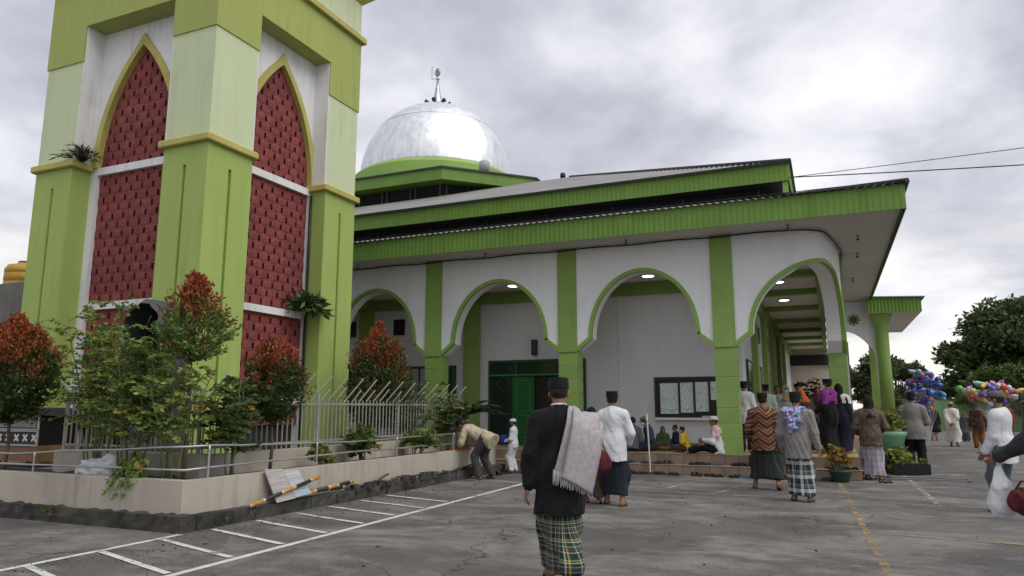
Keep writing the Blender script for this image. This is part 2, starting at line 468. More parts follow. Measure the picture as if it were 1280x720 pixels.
# raised green trim round every arch
for a, b in zip(col_s[:-1], col_s[1:]):
    if b < 6: continue
    mb = MB(); vv = []; ff = []
    pts = [q for q in ss if a + 0.25 <= q <= b - 0.25]
    for k, s in enumerate(pts):
        p, n = sample(s); z = zb(s)
        s0, s1 = pts[max(0, k - 1)], pts[min(len(pts) - 1, k + 1)]
        ds, dz = s1 - s0, zb(s1) - zb(s0); l = math.hypot(ds, dz) or 1
        ns, nz = -dz / l, ds / l                   # in-plane normal pointing into the wall
        pt, _ = sample(s + ns * 0.085)
        zo = z + nz * 0.085
        o = n * 0.03
        ti, _ = sample(s - ns * 0.006); zi = z - nz * 0.006
        vv += [(ti.x - n.x * 0.07, ti.y - n.y * 0.07, zi), (ti.x + o.x, ti.y + o.y, zi), (pt.x + o.x, pt.y + o.y, zo), (pt.x, pt.y, zo)]
    for k in range(len(pts) - 1):
        q, r = 4 * k, 4 * k + 4
        for j in range(3): ff.append((q + j, r + j, r + j + 1, q + j + 1))
    mb.add(vv, ff); mb.build('arch_trim', GREEN_T, mosque)
# pilaster strips over the columns, and the tiled columns under them
def pilaster_and_column(s, tiles=True, front=True):
    p, n = sample(s); t = Vector((-n.y, n.x))
    c = p - n * (TH / 2)
    mb = MB()
    mb.obox((*(p + n * 0.02), (CAPZ + SOFZ) / 2 - 0.01), (*t, 0), (*n, 0), (0, 0, 1), 0.245, 0.035, (SOFZ - CAPZ) / 2 + 0.02)
    mb.build('pilaster', GREEN, mosque)
    # a fresh empty-less column part with its own tiles
    mb = MB(); mb.obox((*c, (CAPZ + PLAT) / 2), (*t, 0), (*n, 0), (0, 0, 1), 0.228, 0.198, (CAPZ - PLAT) / 2)
    col = mb.build('column', M('tile_grout', (0.55, 0.58, 0.42), 0.8, 0.1, 5), mosque)
    if tiles:
        z = PLAT; k = 0
        while z < CAPZ - 0.02:
            z1 = min(CAPZ - 0.004, z + 0.34)
            mb = MB()
            X = [(-0.245, -0.215), (0.245, -0.215), (0.245, 0.215), (-0.245, 0.215)]
            rings = []
            for zz, e_ in ((z + 0.006, 0.006), (z + 0.012, 0), (z1 - 0.012, 0), (z1 - 0.006, 0.006)):
                rings.append([(*(c + t * (x - math.copysign(e_, x)) + n * (y - math.copysign(e_, y))), zz) for x, y in X])
            vv = [q for r_ in rings for q in r_]; ff = []
            for a in range(3):
                for i in range(4):
                    j = (i + 1) % 4; ff.append((a * 4 + i, a * 4 + j, a * 4 + 4 + j, a * 4 + 4 + i))
            ff += [(3, 2, 1, 0), (12, 13, 14, 15)]
            mb.add(vv, ff); mb.build('column_tile', GREEN_TILE, col)
            z = z1 + 0.004; k += 1
for i, s in enumerate(col_s):
    if i >= len(col_s) - 8: pilaster_and_column(s)
# loose black cable running along the top of the wall
mb = MB(); pts = []
for k, s in enumerate(np.arange(8, col_s[-1], 0.25)):
    p, n = sample(float(s)); p = p + n * 0.075; pts.append((p.x, p.y, SOFZ - 0.045 - 0.012 * math.sin(k * 0.8)))
mb.tube(pts, 0.017, 6); mb.build('wall_cable', BLACK, mosque, True)

# soffit, fascias and the corrugated lower roof
EX, EY, EZ = 1.64, 15.8, 5.87
def ring_plane(mb, x0, x1, y0, y1, xi, yi, z):
    # L-shaped sheet (front and right side)
    mb.add([(x0, y0, z), (x1, y0, z), (xi, yi, z), (x0, yi, z)], [(0, 1, 2, 3)])
    mb.add([(x1, y0, z), (x1, y1, z), (xi, y1, z), (xi, yi, z)], [(0, 1, 2, 3)])
mb = MB(); ring_plane(mb, XE, EX, EY, 31, -0.6, FY + 1.0, SOFZ); mb.build('soffit', SOFF, mosque)
def fascia(name, x0, x1, y, z0, z1, mat, xs_=None, ye=None):
    mb = MB(); n = int((x1 - x0) / 0.06); vv = []; ff = []
    for i in range(n + 1):
        x = x0 + (x1 - x0) * i / n; o = 0.006 * (1 if i % 2 else -1)
        vv += [(x, y + o, z0), (x, y + o, z1)]
    ff = [(2 * i, 2 * i + 2, 2 * i + 3, 2 * i + 1) for i in range(n)]
    mb.add(vv, ff)
    b = len(mb.v)
    if ye:
        n = int((ye - y) / 0.06); vv = []
        for i in range(n + 1):
            yy = y + (ye - y) * i / n; o = 0.012 * (1 if i % 2 else -1)
            vv += [(x1 + o, yy, z0), (x1 + o, yy, z1)]
        mb.add(vv, [(2 * i, 2 * i + 2, 2 * i + 3, 2 * i + 1) for i in range(n)])
    return mb.build(name, mat, mosque)
fascia('fascia', XE, EX, EY, 5.36, 5.87, GREEN_F, ye=31)
mb = MB(); mb.box(XE, EX - 0.03, EY + 0.03, EY + 0.06, 5.37, 5.86); mb.box(EX - 0.06, EX - 0.03, EY + 0.06, 31, 5.37, 5.86); mb.build('fascia_board', VERGE, mosque)
mb = MB(); mb.obox((EX + 0.035, (EY + 31) / 2, 5.905), (1, 0, 0.25), (0, 1, 0), (-0.25, 0, 1), 0.055, (31 - EY) / 2 + 0.07, 0.035); mb.build('verge_trim', VERGE, mosque)
def corr_front(mb, x0, ex, ey, ez, yi, slope, pitch=0.16, amp=0.022, hip=True):
    n = int((ex - x0) / (pitch / 4)); vv = []; ff = []
    for i in range(n + 1):
        x = x0 + (ex - x0) * i / n; o = amp * math.sin(2 * math.pi * x / pitch)
        yt = min(yi, ey + (ex - x)) if hip else yi
        vv += [(x, ey - 0.09, ez + 0.02 + o - 0.09 * slope), (x, yt, ez + 0.02 + o + (yt - ey) * slope)]
    mb.add(vv, [(2 * i, 2 * i + 2, 2 * i + 3, 2 * i + 1) for i in range(n)])
def corr_side(mb, ex, ey, y1, ez, xi, slope, pitch=0.16, amp=0.022):
    n = int((y1 - ey) / (pitch / 4)); vv = []
    for i in range(n + 1):
        y = ey + (y1 - ey) * i / n; o = amp * math.sin(2 * math.pi * y / pitch)
        xt = max(xi, ex - (y - ey))
        vv += [(ex + 0.07, y, ez + 0.02 + o - 0.07 * slope), (xt, y, ez + 0.02 + o + (ex - xt) * slope)]
    mb.add(vv, [(2 * i, 2 * i + 2, 2 * i + 3, 2 * i + 1) for i in range(n)])
SL = 0.262
mb = MB(); corr_front(mb, XE, EX, EY, EZ, 18.6, SL); corr_side(mb, EX, EY, 31, EZ, -1.16, SL); mb.build('lower_roof', ROOFM, mosque, True)
mb = MB(); mb.tube([(EX + 0.05, EY - 0.09, EZ + 0.035), (-1.16, 18.6, EZ + 0.055 + 2.8 * SL)], 0.05, 8); mb.build('hip_cap', VERGE, mosque)
# dark clerestory band, upper fascia and upper roof
mb = MB(); mb.box(XE, -1.15, 18.6, 18.8, 6.3, 7.5); mb.box(-1.35, -1.15, 18.8, 42, 6.3, 7.5); mb.build('clerestory_wall', DARK, mosque)
for k in range(12):
    x = -1.3 - 1.9 * k
    mb = MB(); mb.box(x - 0.03, x + 0.03, 18.55, 18.6, 6.55, 7.0); mb.build('clerestory_mullion', VERGE, mosque)
UX, UY, UZ = -0.55, 18.0, 7.33
fascia('upper_fascia', XE, UX, UY, 6.88, 7.34, GREEN_F, ye=42)
mb = MB(); mb.box(XE, UX - 0.03, UY + 0.03, 18.6, 6.90, 6.93); mb.box(-1.15, UX - 0.03, 18.6, 42, 6.90, 6.93); mb.build('upper_soffit', VERGE, mosque)
mb = MB(); mb.box(UX - 0.16, UX - 0.03, UY + 0.06, UY + 0.10, 6.58, 6.92); mb.build('corner_bracket', GREEN_T, mosque)
SU = 0.385
mb = MB(); corr_front(mb, XE, UX, UY, UZ, 26.5, SU); corr_side(mb, UX, UY, 42, UZ, -9.0, SU); mb.build('upper_roof', ROOFM, mosque, True)
mb = MB(); mb.obox((UX + 0.02, (UY + 42) / 2, UZ + 0.02), (1, 0, 0.3), (0, 1, 0), (-0.3, 0, 1), 0.05, (42 - UY) / 2 + 0.07, 0.035); mb.build('verge_trim', VERGE, mosque)
mb = MB(); mb.tube([(UX + 0.04, UY - 0.09, UZ + 0.02), (-9.0, 26.45, UZ + 0.05 + 8.45 * SU)], 0.05, 8); mb.build('hip_cap', VERGE, mosque)
mb = MB(); mb.obox(((XE + UX) / 2, UY - 0.085, UZ + 0.0), (1, 0, 0), (0, 1, 0.3), (0, -0.3, 1), (UX - XE) / 2 + 0.05, 0.012, 0.028); mb.build('eave_trim', VERGE, mosque)
mb = MB(); mb.obox(((XE + EX) / 2, EY - 0.088, EZ + 0.052), (1, 0, 0), (0, 1, 0.3), (0, -0.3, 1), (EX - XE) / 2 + 0.05, 0.010, 0.008); mb.build('eave_trim', VERGE, mosque)

# octagonal lantern, drum, dome
CX, CY = -17.95, 31.3
OW, OH = 4.45, 7.3
def octa(h, w_, z): return [(CX - w_, CY - h, z), (CX + w_, CY - h, z), (CX + h, CY - w_, z), (CX + h, CY + w_, z), (CX + w_, CY + h, z), (CX - w_, CY + h, z), (CX - h, CY + w_, z), (CX - h, CY - w_, z)]
def octband(mb, h0, w0, z0, h1, w1, z1):
    mb.add(octa(h0, w0, z0) + octa(h1, w1, z1), [(i, (i + 1) % 8, 8 + (i + 1) % 8, 8 + i) for i in range(8)])
mb = MB(); octband(mb, OH - 0.7, OW - 0.3, 8.2, OH - 0.7, OW - 0.3, 10.6); mb.build('lantern_wall', DARK, mosque)
mb = MB(); octband(mb, OH, OW, 10.40, OH, OW, 10.88); octband(mb, OH - 0.7, OW - 0.3, 10.42, OH, OW, 10.40); mb.build('lantern_fascia', GREEN_F, mosque)
mb = MB(); octband(mb, OH + 0.06, OW + 0.02, 10.90, 4.0, 2.2, 12.15); mb.build('lantern_roof', ROOFM, mosque)
mb = MB(); octband(mb, OH + 0.07, OW + 0.03, 10.86, OH + 0.07, OW + 0.03, 10.93); mb.build('lantern_eave_trim', VERGE, mosque)
LOUV = M('louver_metal', (0.035, 0.035, 0.036), 0.6, 0.2, 2, 0.02)
A8 = octa(OH - 0.68, OW - 0.3, 0)
for fi in (0, 1):
    a = Vector(A8[fi]); b = Vector(A8[fi + 1]); d = (b - a).normalized(); nn = Vector((d.y, -d.x, 0)); L = (b - a).length
    nw = 6 if fi == 0 else 3
    for k in range(nw):
        x0, x1 = L * k / nw + 0.12, L * (k + 1) / nw - 0.12
        mb = MB(); m_ = (x0 + x1) / 2
        for z in np.arange(9.55, 10.35, 0.12):
            c = a + d * m_ + nn * 0.03
            mb.obox((c.x, c.y, z), d, nn + Vector((0, 0, -0.8)), Vector((0, 0, 1)) + nn * 0.8, (x1 - x0) / 2, 0.05, 0.006)
        lv = mb.build('louver_window', LOUV, mosque)
        for xx in (x0, x1):
            mb = MB(); c = a + d * xx + nn * 0.05; mb.obox((c.x, c.y, 9.93), d, nn, (0, 0, 1), 0.03, 0.03, 0.46)
            mb.build('window_frame', M('grey_frame', (0.06, 0.06, 0.06), 0.6), lv)
def dome_mat():
    t = NT('dome_aluminium'); p = t.obj()
    n = t.noise(p, 1.1, 5, 0.6); f = t.noise(t.mapping(p, (4, 4, 0.8)), 1.0, 5, 0.7)
    t.l(t.mix(t.maprange(f, 0.35, 0.7), (0.62, 0.64, 0.68), (0.86, 0.87, 0.88)), t.b.inputs['Base Color'])
    t.b.inputs['Metallic'].default_value = 0.92
    t.l(t.maprange(n, 0.3, 0.7, 0.40, 0.56), t.b.inputs['Roughness'])
    t.bump(t.math('ADD', t.noise(p, 2.6, 3), t.math('MULTIPLY', f, 0.5)), 0.22, 0.08)
    return t.mat
mb = MB(); DZ, DR = 12.88, 3.86
mb.lathe([(4.25, 11.3), (4.25, 12.70), (4.10, 12.86), (3.9, 12.88)], (CX, CY, 0), 64); mb.build('drum', GREEN_T, mosque, 'auto')
dome = None
# the dome is laid from curved metal sheets: rows of panels with lapped seams
DM = dome_mat()
mb = MB(); prof = [(DR * math.cos(R(a)) * (1 + 0.004 * (a > 38)), DZ + DR * 1.08 * math.sin(R(a))) for a in np.linspace(0, 89, 40)]
mb.lathe(prof, (CX, CY, 0), 72); dome = mb.build('dome', DM, mosque, True)
mb = MB()
for a in (40,):
    r_, z_ = DR * 1.004 * math.cos(R(a)), DZ + DR * 1.083 * math.sin(R(a))
    mb.lathe([(r_ + 0.005, z_ - 0.012), (r_ + 0.012, z_), (r_ - 0.004, z_ + 0.014)], (CX, CY, 0), 72)
mb.build('sheet_seam', M('seam_metal', (0.58, 0.59, 0.62), 0.4, 0.1, 2, 0, metal=0.9), dome, True)
# ring of horn loudspeakers and the finial
ZT = DZ + DR * 1.08
fin = MB()
fin.lathe([(0.62, ZT - 0.12), (0.60, ZT + 0.10), (0.34, ZT + 0.16), (0.27, ZT + 0.32), (0.16, ZT + 0.75), (0.085, ZT + 1.25), (0.055, ZT + 1.55), (0.11, ZT + 1.60), (0.10, ZT + 1.66), (0.03, ZT + 1.72), (0.025, ZT + 1.86)], (CX, CY, 0), 20)
finial = fin.build('finial', M('finial_metal', (0.45, 0.46, 0.48), 0.35, 0.2, 3, 0.03, metal=0.85), mosque, True)
cr_ = MB(); pts = []
for i in range(25):
    a = R(60) + R(330) * i / 24
    pts.append((CX + 0.17 * math.cos(a) * 0.92, CY - 0.17 * math.cos(a) * 0.39, ZT + 2.02 + 0.17 * math.sin(a)))
cr_.tube(pts, [0.03 + 0.05 * math.sin(math.pi * i / 24) for i in range(25)], 8); cr_.build('crescent', MATS['finial_metal'], finial, True)
mb = MB(); mb.lathe([(0.0, -0.10), (0.10, 0), (0.0, 0.10)], (CX, CY, ZT + 2.02), 10); mb.build('star', MATS['finial_metal'], finial)
mb = MB(); mb.tube([(CX - 0.30, CY - 0.1, ZT + 1.60), (CX - 0.30, CY - 0.1, ZT + 2.35)], 0.012, 6); mb.tube([(CX - 0.30, CY - 0.1, ZT + 1.63), (CX, CY, ZT + 1.63)], 0.012, 6); mb.build('lightning_rod', VERGE, finial)
for k in range(8):
    a = 2 * math.pi * k / 8 + 0.25; d = Vector((math.cos(a), math.sin(a), 0.12)).normalized(); c = Vector((CX, CY, ZT + 0.10))
    mb = MB(); mb.tube([c + d * 0.38, c + d * 0.52, c + d * 0.62, c + d * 0.72], [0.05, 0.06, 0.09, 0.12], 12, True); mb.build('horn_loudspeaker', BLACK, mosque, True)
mb = MB(); mb.lathe([(0.02, -.3), (0.22, -.25), (0.24, 0.1), (0.1, 0.2)], (CX + 5.2, CY - 5.0, 11.6), 12); mb.build('roof_vent', M('vent_grey', (0.35, 0.36, 0.36), 0.5), mosque, True)
mb = MB(); mb.lathe([(0.02, -.6), (0.02, 0.1), (0.12, 0.14), (0.12, 0.30), (0.02, 0.36)], (-9.7, 27.6, 10.9), 10); mb.build('roof_lamp', VERGE, mosque, True)

# platform, steps and riser tiles
TILE = M('tan_step_tile', (0.215, 0.158, 0.115), 0.6, 0.25, 2.0, 0.06, 50, rnd=0.16)
TILEB = M('tan_platform_floor', (0.40, 0.28, 0.18), 0.5, 0.12, 1.2, 0.04, 50)
TGROUT = M('step_grout', (0.17, 0.13, 0.10), 0.9, 0.2, 3)
S1Y, S2Y, S1X, S2X = 16.55, 16.84, 0.50, 0.50
mb = MB(); mb.box(XE, S2X, S2Y, 46, 0, PLAT); plat = mb.build('gallery_platform', TILEB, mosque)
mb = MB(); mb.box(XE, S1X, S1Y, S2Y - 0.002, 0, 0.185); step = mb.build('entrance_step', TGROUT, mosque)
def tile_mesh(w_, h_):
    mb = MB(); mb.bbox(-w_ / 2 + 0.004, w_ / 2 - 0.004, -0.012, 0.012, 0.004, h_ - 0.004, 0.004); return mb.mesh('riser_tile', TILE)
tm1, tm2 = tile_mesh(0.30, 0.18), tile_mesh(0.30, 0.22)
for k in range(44):
    x = S1X - 0.15 - 0.30 * k
    link_obj('riser_tile', tm1, step, (x, S1Y - 0.012, 0.0)); link_obj('riser_tile', tm2, plat, (x, S2Y - 0.012, 0.195))
for k in range(12):
    link_obj('riser_tile', tm2, plat, (S2X + 0.012, S2Y + 0.15 + 0.30 * k, 0.195), (0, 0, R(90))); link_obj('riser_tile', tm1, plat, (S2X + 0.012, S2Y + 0.15 + 0.30 * k, 0.0), (0, 0, R(90)))
mb = MB(); mb.bbox(XE, S1X + 0.03, S1Y - 0.03, S2Y - 0.012, 0.184, 0.205, 0.005); mb.build('step_tread', M('tan_tread', (0.30, 0.215, 0.145), 0.5, 0.15, 2, 0.04), step)
mb = MB(); mb.bbox(XE, S2X + 0.03, S2Y - 0.03, S2Y + 0.3, PLAT - 0.002, PLAT + 0.012, 0.004); mb.build('platform_nosing', MATS['tan_tread'], plat)

# gallery: inner walls, ceiling, beams, downlights
IY, IX, CZ = 19.4, -2.0, 4.86
mb = MB()
DX0, DX1, DZ1 = -9.2, -6.2, 2.83
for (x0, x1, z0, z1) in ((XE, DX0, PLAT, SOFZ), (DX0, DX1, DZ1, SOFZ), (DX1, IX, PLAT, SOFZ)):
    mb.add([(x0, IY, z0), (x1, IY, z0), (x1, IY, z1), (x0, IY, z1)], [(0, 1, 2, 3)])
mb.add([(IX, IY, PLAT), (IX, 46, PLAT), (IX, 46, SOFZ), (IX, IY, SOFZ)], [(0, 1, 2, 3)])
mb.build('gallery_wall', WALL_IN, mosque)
mb = MB(); mb.box(DX0 - 3, DX1 + 3, IY + 0.05, 27, PLAT + 0.004, 3.4); ob = mb.build('dark_hall_block', M('unlit_hall_shade', (0.03, 0.028, 0.026), 0.9, 0.2), mosque)  # closed near-black box; darkness of the unlit hall is put into its colour
mb = MB(); ring_plane(mb, XE, -0.05, FY + 0.35, 46, IX, IY, CZ); mb.build('gallery_ceiling', CEIL, mosque)
for x in colX[:4] + [-0.05]:
    mb = MB(); mb.box(x - 0.17, x + 0.17, FY + TH, IY, CZ - 0.28, CZ + 0.01) if x < -1 else None
    if x < -1: mb.build('ceiling_beam', GREEN_B, mosque)
mb = MB(); mb.box(XE, IX - 0.0, IY - 0.16, IY - 0.002, CZ - 0.34, CZ + 0.01); mb.build('ceiling_beam', GREEN_B, mosque)
for y in [IY - 0.2, 22.3, 26.0, 29.8, 33.6, 37.4, 41.2]:
    mb = MB(); mb.box(IX + 0.001, 0.06, y - 0.14, y + 0.14, CZ - 0.16, CZ + 0.012); mb.build('ceiling_beam', GREEN_B, mosque)
mb = MB(); mb.box(-0.14, 0.04, FY + TH + 1.6, 46, CZ - 0.20, CZ + 0.014); mb.build('ceiling_beam', GREEN_B, mosque)
mb = MB(); mb.box(IX - 0.01, IX + 0.16, IY, 46, CZ - 0.36, CZ + 0.016); mb.build('ceiling_beam', GREEN_B, mosque)
for (x, y) in [(-1.08, 20.5), (-1.12, 24.1), (-4.1, 18.2), (-7.9, 18.2), (-11.6, 18.2)]:
    mb = MB(); mb.lathe([(0.17, 0.0), (0.20, -0.03), (0.175, -0.05)], (x, y, CZ), 20); dl = mb.build('downlight', M('downlight_rim', (0.7, 0.7, 0.7), 0.4), mosque, True)
    mb = MB(); mb.lathe([(0.165, -0.045), (0.12, -0.062), (0.001, -0.068)], (x, y, CZ), 20); mb.build('lamp_glass', LAMPM, dl, True)
for x in (-9.75, -13.55):
    mb = MB(); mb.box(x - 0.26, x + 0.26, IY - 0.10, IY, PLAT, CZ); mb.build('wall_pilaster', GREEN, mosque)
for y in (22.3, 26.0, 29.8, 33.6, 37.4):
    mb = MB(); mb.box(IX, IX + 0.16, y - 0.24, y + 0.24, PLAT, CZ - 0.3); mb.build('wall_pilaster', GREEN, mosque)
# corridor windows with dark frames
for y in (20.9, 24.2, 27.9, 31.7, 35.5):
    mb = MB(); mb.box(IX, IX + 0.05, y - 0.65, y + 0.65, 1.35, 2.75); wf = mb.build('window', DGREEN, mosque)
    for j in (-1, 1):
        mb = MB(); mb.box(IX + 0.05, IX + 0.062, y + j * 0.31 - 0.27, y + j * 0.31 + 0.27, 1.42, 2.68); mb.build('pane', GLASS, wf)
    mb = MB(); mb.box(IX + 0.0, IX + 0.06, y - 0.3, y + 0.3, 3.5, 4.0); mb.build('wall_vent', BLACK, mosque)
# windows left of the door
for x0, x1 in ((-15.0, -10.3), (-20.5, -16.0)):
    mb = MB(); mb.box(x0, x1, IY - 0.05, IY, 1.3, 2.72); wf = mb.build('window', DGREEN, mosque)
    n = 4
    for k in range(n):
        a = x0 + 0.08 + (x1 - x0 - 0.16) * k / n; b = a + (x1 - x0 - 0.16) / n - 0.07
        mb = MB(); mb.box(a, b, IY - 0.062, IY - 0.05, 1.38, 2.64); mb.build('pane', GLASS, wf)
for x in (-12.35, -11.3, -14.2):
    mb = MB(); mb.box(x - 0.2, x + 0.2, IY - 0.04, IY, 3.72, 4.22); mb.build('wall_vent', BLACK, mosque)
# entrance: frame, transom, side lights, open leaves
ent = MB()
for x in (DX0, -8.35, -6.86, DX1 - 0.07): ent.box(x, x + 0.07, IY - 0.06, IY + 0.08, PLAT, DZ1)
ent.box(DX0 + 0.07, DX1 - 0.07, IY - 0.055, IY + 0.075, DZ1 - 0.08, DZ1 - 0.001); ent.box(DX0 + 0.07, DX1 - 0.07, IY - 0.05, IY + 0.07, 2.36, 2.43)
entrance = ent.build('entrance_frame', DGREEN, mosque)
mb = MB(); mb.box(DX0 + 0.05, DX1 - 0.05, IY - 0.075, IY - 0.061, 2.375, 2.415); mb.build('transom_rail', M('bright_green_rail', (0.05, 0.26, 0.06), 0.5), entrance)
for x0, x1 in ((DX0 + 0.075, -8.355), (-6.785, DX1 - 0.075)):
    for (z0, z1) in ((PLAT + 0.02, 1.25), (1.30, 1.92), (1.96, 2.355)):
        mb = MB(); mb.box(x0, x1, IY - 0.01, IY + 0.005, z0, z1); mb.build('pane', GLASS, entrance)
    for z in (1.26, 1.93):
        mb = MB(); mb.box(x0, x1, IY - 0.045, IY + 0.05, z, z + 0.03); mb.build('glazing_bar', DGREEN, entrance)
    mb = MB(); cx_ = (x0 + x1) / 2; mb.tube([(cx_ - 0.22, IY - 0.03, 2.14), (cx_, IY - 0.03, 2.36), (cx_ + 0.22, IY - 0.03, 2.14), (cx_, IY - 0.03, 1.94), (cx_ - 0.22, IY - 0.03, 2.14)], 0.016, 6); mb.build('diamond_grille', DOORG, entrance)
for x0, x1 in ((DX0 + 0.075, -8.355), (-8.275, -6.865), (-6.785, DX1 - 0.075)):
    mb = MB(); mb.box(x0, x1, IY - 0.01, IY + 0.005, 2.44, DZ1 - 0.085); mb.build('pane', GLASS, entrance)
mb = MB(); mb.tube([(-7.9, IY - 0.04, 2.43), (-7.57, IY - 0.04, 2.68), (-7.24, IY - 0.04, 2.43)], 0.016, 6); mb.build('transom_grille', DOORG, entrance)
dl_ = MB(); dl_.box(-8.40, -7.72, IY - 0.12, IY - 0.075, PLAT + 0.02, 2.34); leaf = dl_.build('door_leaf', DOORG, mosque)
for z0, z1 in ((0.62, 1.25), (1.35, 2.22)):
    mb = MB(); mb.tube([(-8.27, IY - 0.125, z0), (-8.27, IY - 0.125, z1 - 0.1), (-8.2, IY - 0.125, z1), (-7.92, IY - 0.125, z1), (-7.85, IY - 0.125, z1 - 0.1), (-7.85, IY - 0.125, z0), (-8.27, IY - 0.125, z0)], 0.014, 6); mb.build('door_moulding', M('leaf_moulding', (0.04, 0.28, 0.06), 0.5), leaf)
mb = MB(); mb.box(-6.92, -6.88, IY + 0.1, IY + 0.8, PLAT + 0.02, 2.34); mb.build('door_leaf', DOORG, mosque)
# far porch
PYF = 29.0
mb = MB(); mb.lathe([(0.235, PLAT), (0.215, 3.4), (0.215, 4.1), (0.24, 4.4), (0.36, 4.80), (0.40, 4.92)], (1.92, PYF + 0.65, 0), 24); mb.build('porch_column', GREEN, mosque, True)
mb = MB(); mb.lathe([(0.235, PLAT), (0.215, 3.4), (0.215, 4.1), (0.24, 4.4), (0.36, 4.80), (0.40, 4.92)], (1.92, PYF + 6.0, 0), 24); mb.build('porch_column', GREEN, mosque, True)
mb = MB(); mb.box(0.4, 2.9, PYF - 0.2, 37, 0.0, PLAT - 0.003); mb.build('porch_platform', TILEB, mosque)
# porch wall with the right half of an arch
mb = MB(); vv = []
for i in range(31):
    x = 0.46 + 1.55 * i / 30
    z = 4.35 - 0.02 - 0.95 * (max(0, x - 0.6) / 1.12) ** 2.2 if x < 1.72 else PLAT
    vv += [(x, PYF + 0.9, max(z, PLAT)), (x, PYF + 0.9, 5.42), (x, PYF + 1.2, max(z, PLAT)), (x, PYF + 1.2, 5.42)]
mb.add(vv, [q for i in range(30) for q in ((4 * i, 4 * i + 4, 4 * i + 5, 4 * i + 1), (4 * i + 2, 4 * i + 3, 4 * i + 7, 4 * i + 6), (4 * i, 4 * i + 2, 4 * i + 6, 4 * i + 4))]); mb.build('porch_wall', WALL, mosque)
mb = MB()
for k in range(8):
    a = 2 * math.pi * k / 8; mb.obox((1.02 + 0.12 * math.cos(a), PYF + 0.885, 4.72 + 0.12 * math.sin(a)), (math.cos(a), 0, math.sin(a)), (0, 1, 0), (-math.sin(a), 0, math.cos(a)), 0.085, 0.012, 0.045)
mb.lathe([(0.05, 0), (0.05, 0.0)], (1.02, PYF + 0.87, 4.72), 8); mb.build('flower_emblem', M('emblem_green', (0.14, 0.26, 0.05), 0.6), mosque)
mb = MB(); n = 30; vv = []
for i in range(n + 1):
    x = 1.5 + (3.2 - 1.5) * i / n; o = 0.012 * (1 if i % 2 else -1); vv += [(x, PYF + o, 4.86 - 0.02 * i / n), (x, PYF + o, 5.42 - 0.08 * i / n)]
mb.add(vv, [(2 * i, 2 * i + 2, 2 * i + 3, 2 * i + 1) for i in range(n)])
mb.add([(3.2, PYF, 4.84), (3.2, 37, 4.84), (3.2, 37, 5.34), (3.2, PYF, 5.34)], [(0, 1, 2, 3)]); mb.build('porch_fascia', GREEN_F, mosque)
mb = MB(); mb.add([(1.45, PYF + .02, 4.87), (3.19, PYF + .02, 4.85), (3.19, 37, 4.85), (1.45, 37, 4.87)], [(0, 1, 2, 3)]); mb.build('porch_soffit', SOFF, mosque)
mb = MB(); mb.add([(1.3, PYF - 0.1, 5.47), (3.32, PYF - 0.1, 5.37), (3.32, 37, 5.37), (1.3, 37, 5.75), (1.3, PYF - 0.1, 5.43), (3.32, PYF - 0.1, 5.33), (3.32, 37, 5.33)], [(0, 1, 2, 3), (4, 5, 1, 0), (5, 6, 2, 1)]); mb.build('porch_roof', ROOFM, mosque)
mb = MB(); mb.box(0.45, 0.75, 30.3, 36.3, PLAT, 5.3); mb.build('porch_side_wall', WALL, mosque)
for y in (31.0, 32.0):
    mb = MB(); mb.box(0.76, 0.80, y, y + 0.35, 1.2, 4.0); mb.build('window', DGREEN, mosque)
# end of the side corridor
mb = MB(); mb.box(IX, 0.45, 45.6, 45.9, PLAT, CZ); mb.build('corridor_end_wall', M('cream_end_wall', (0.42, 0.39, 0.33), 0.8), mosque)
mb = MB(); mb.box(IX, 0.45, 45.45, 45.6, 3.9, 4.5); mb.build('corridor_end_lintel', DARK, mosque)
# small lamp spikes along the soffit
for (x, y) in [(-12.0, 16.6), (-8.0, 16.6), (-4.25, 16.6), (-0.6, 16.6), (0.85, 18.3), (0.9, 20.5), (0.9, 24.5)]:
    mb = MB(); mb.lathe([(0.04, 0), (0.035, -0.02), (0.012, -0.03), (0.011, -0.06), (0.045, -0.10), (0.03, -0.12)], (x, y, SOFZ), 10); mb.build('soffit_lamp', M('dull_lamp', (0.15, 0.13, 0.11), 0.5), mosque, True)
# ------------------------------------------------------------------ minaret base
MG_LOW = M('minaret_lime_paint', (0.32, 0.425, 0.115), 0.7, 0.07, 0.9, 0.08, 40, streak=0.42, scol=(0.16, 0.24, 0.05))
MG_PALE = M('minaret_pale_paint', (0.53, 0.60, 0.37), 0.7, 0.05, 0.9, 0.08, 40, streak=0.5, scol=(0.34, 0.37, 0.26))
MG_TOP = M('minaret_olive_paint', (0.34, 0.385, 0.105), 0.7, 0.06, 0.9, 0.08, 40, streak=0.45, scol=(0.19, 0.22, 0.08))
YELT = M('ochre_yellow_trim', (0.43, 0.39, 0.11), 0.65, 0.10, 1.5, 0.08, 40, streak=0.35, scol=(0.22, 0.19, 0.07))
REDB = M('red_vent_block', (0.195, 0.047, 0.044), 0.8, 0.22, 4.0, 0.25, 70, rnd=0.10)
MWALL = M('minaret_white_paint', (0.70, 0.70, 0.70), 0.75, 0.05, 0.8, 0.08, 40, streak=0.55, scol=(0.30, 0.29, 0.27))
MX0, MX1, MY0, MY1 = -14.45, -9.80, 9.0, 13.35
PW = 1.08
minaret = thing('minaret_tower', (-12.12, 11.17, 0), 'square minaret base in lime green with red lattice pointed arches', 'minaret')
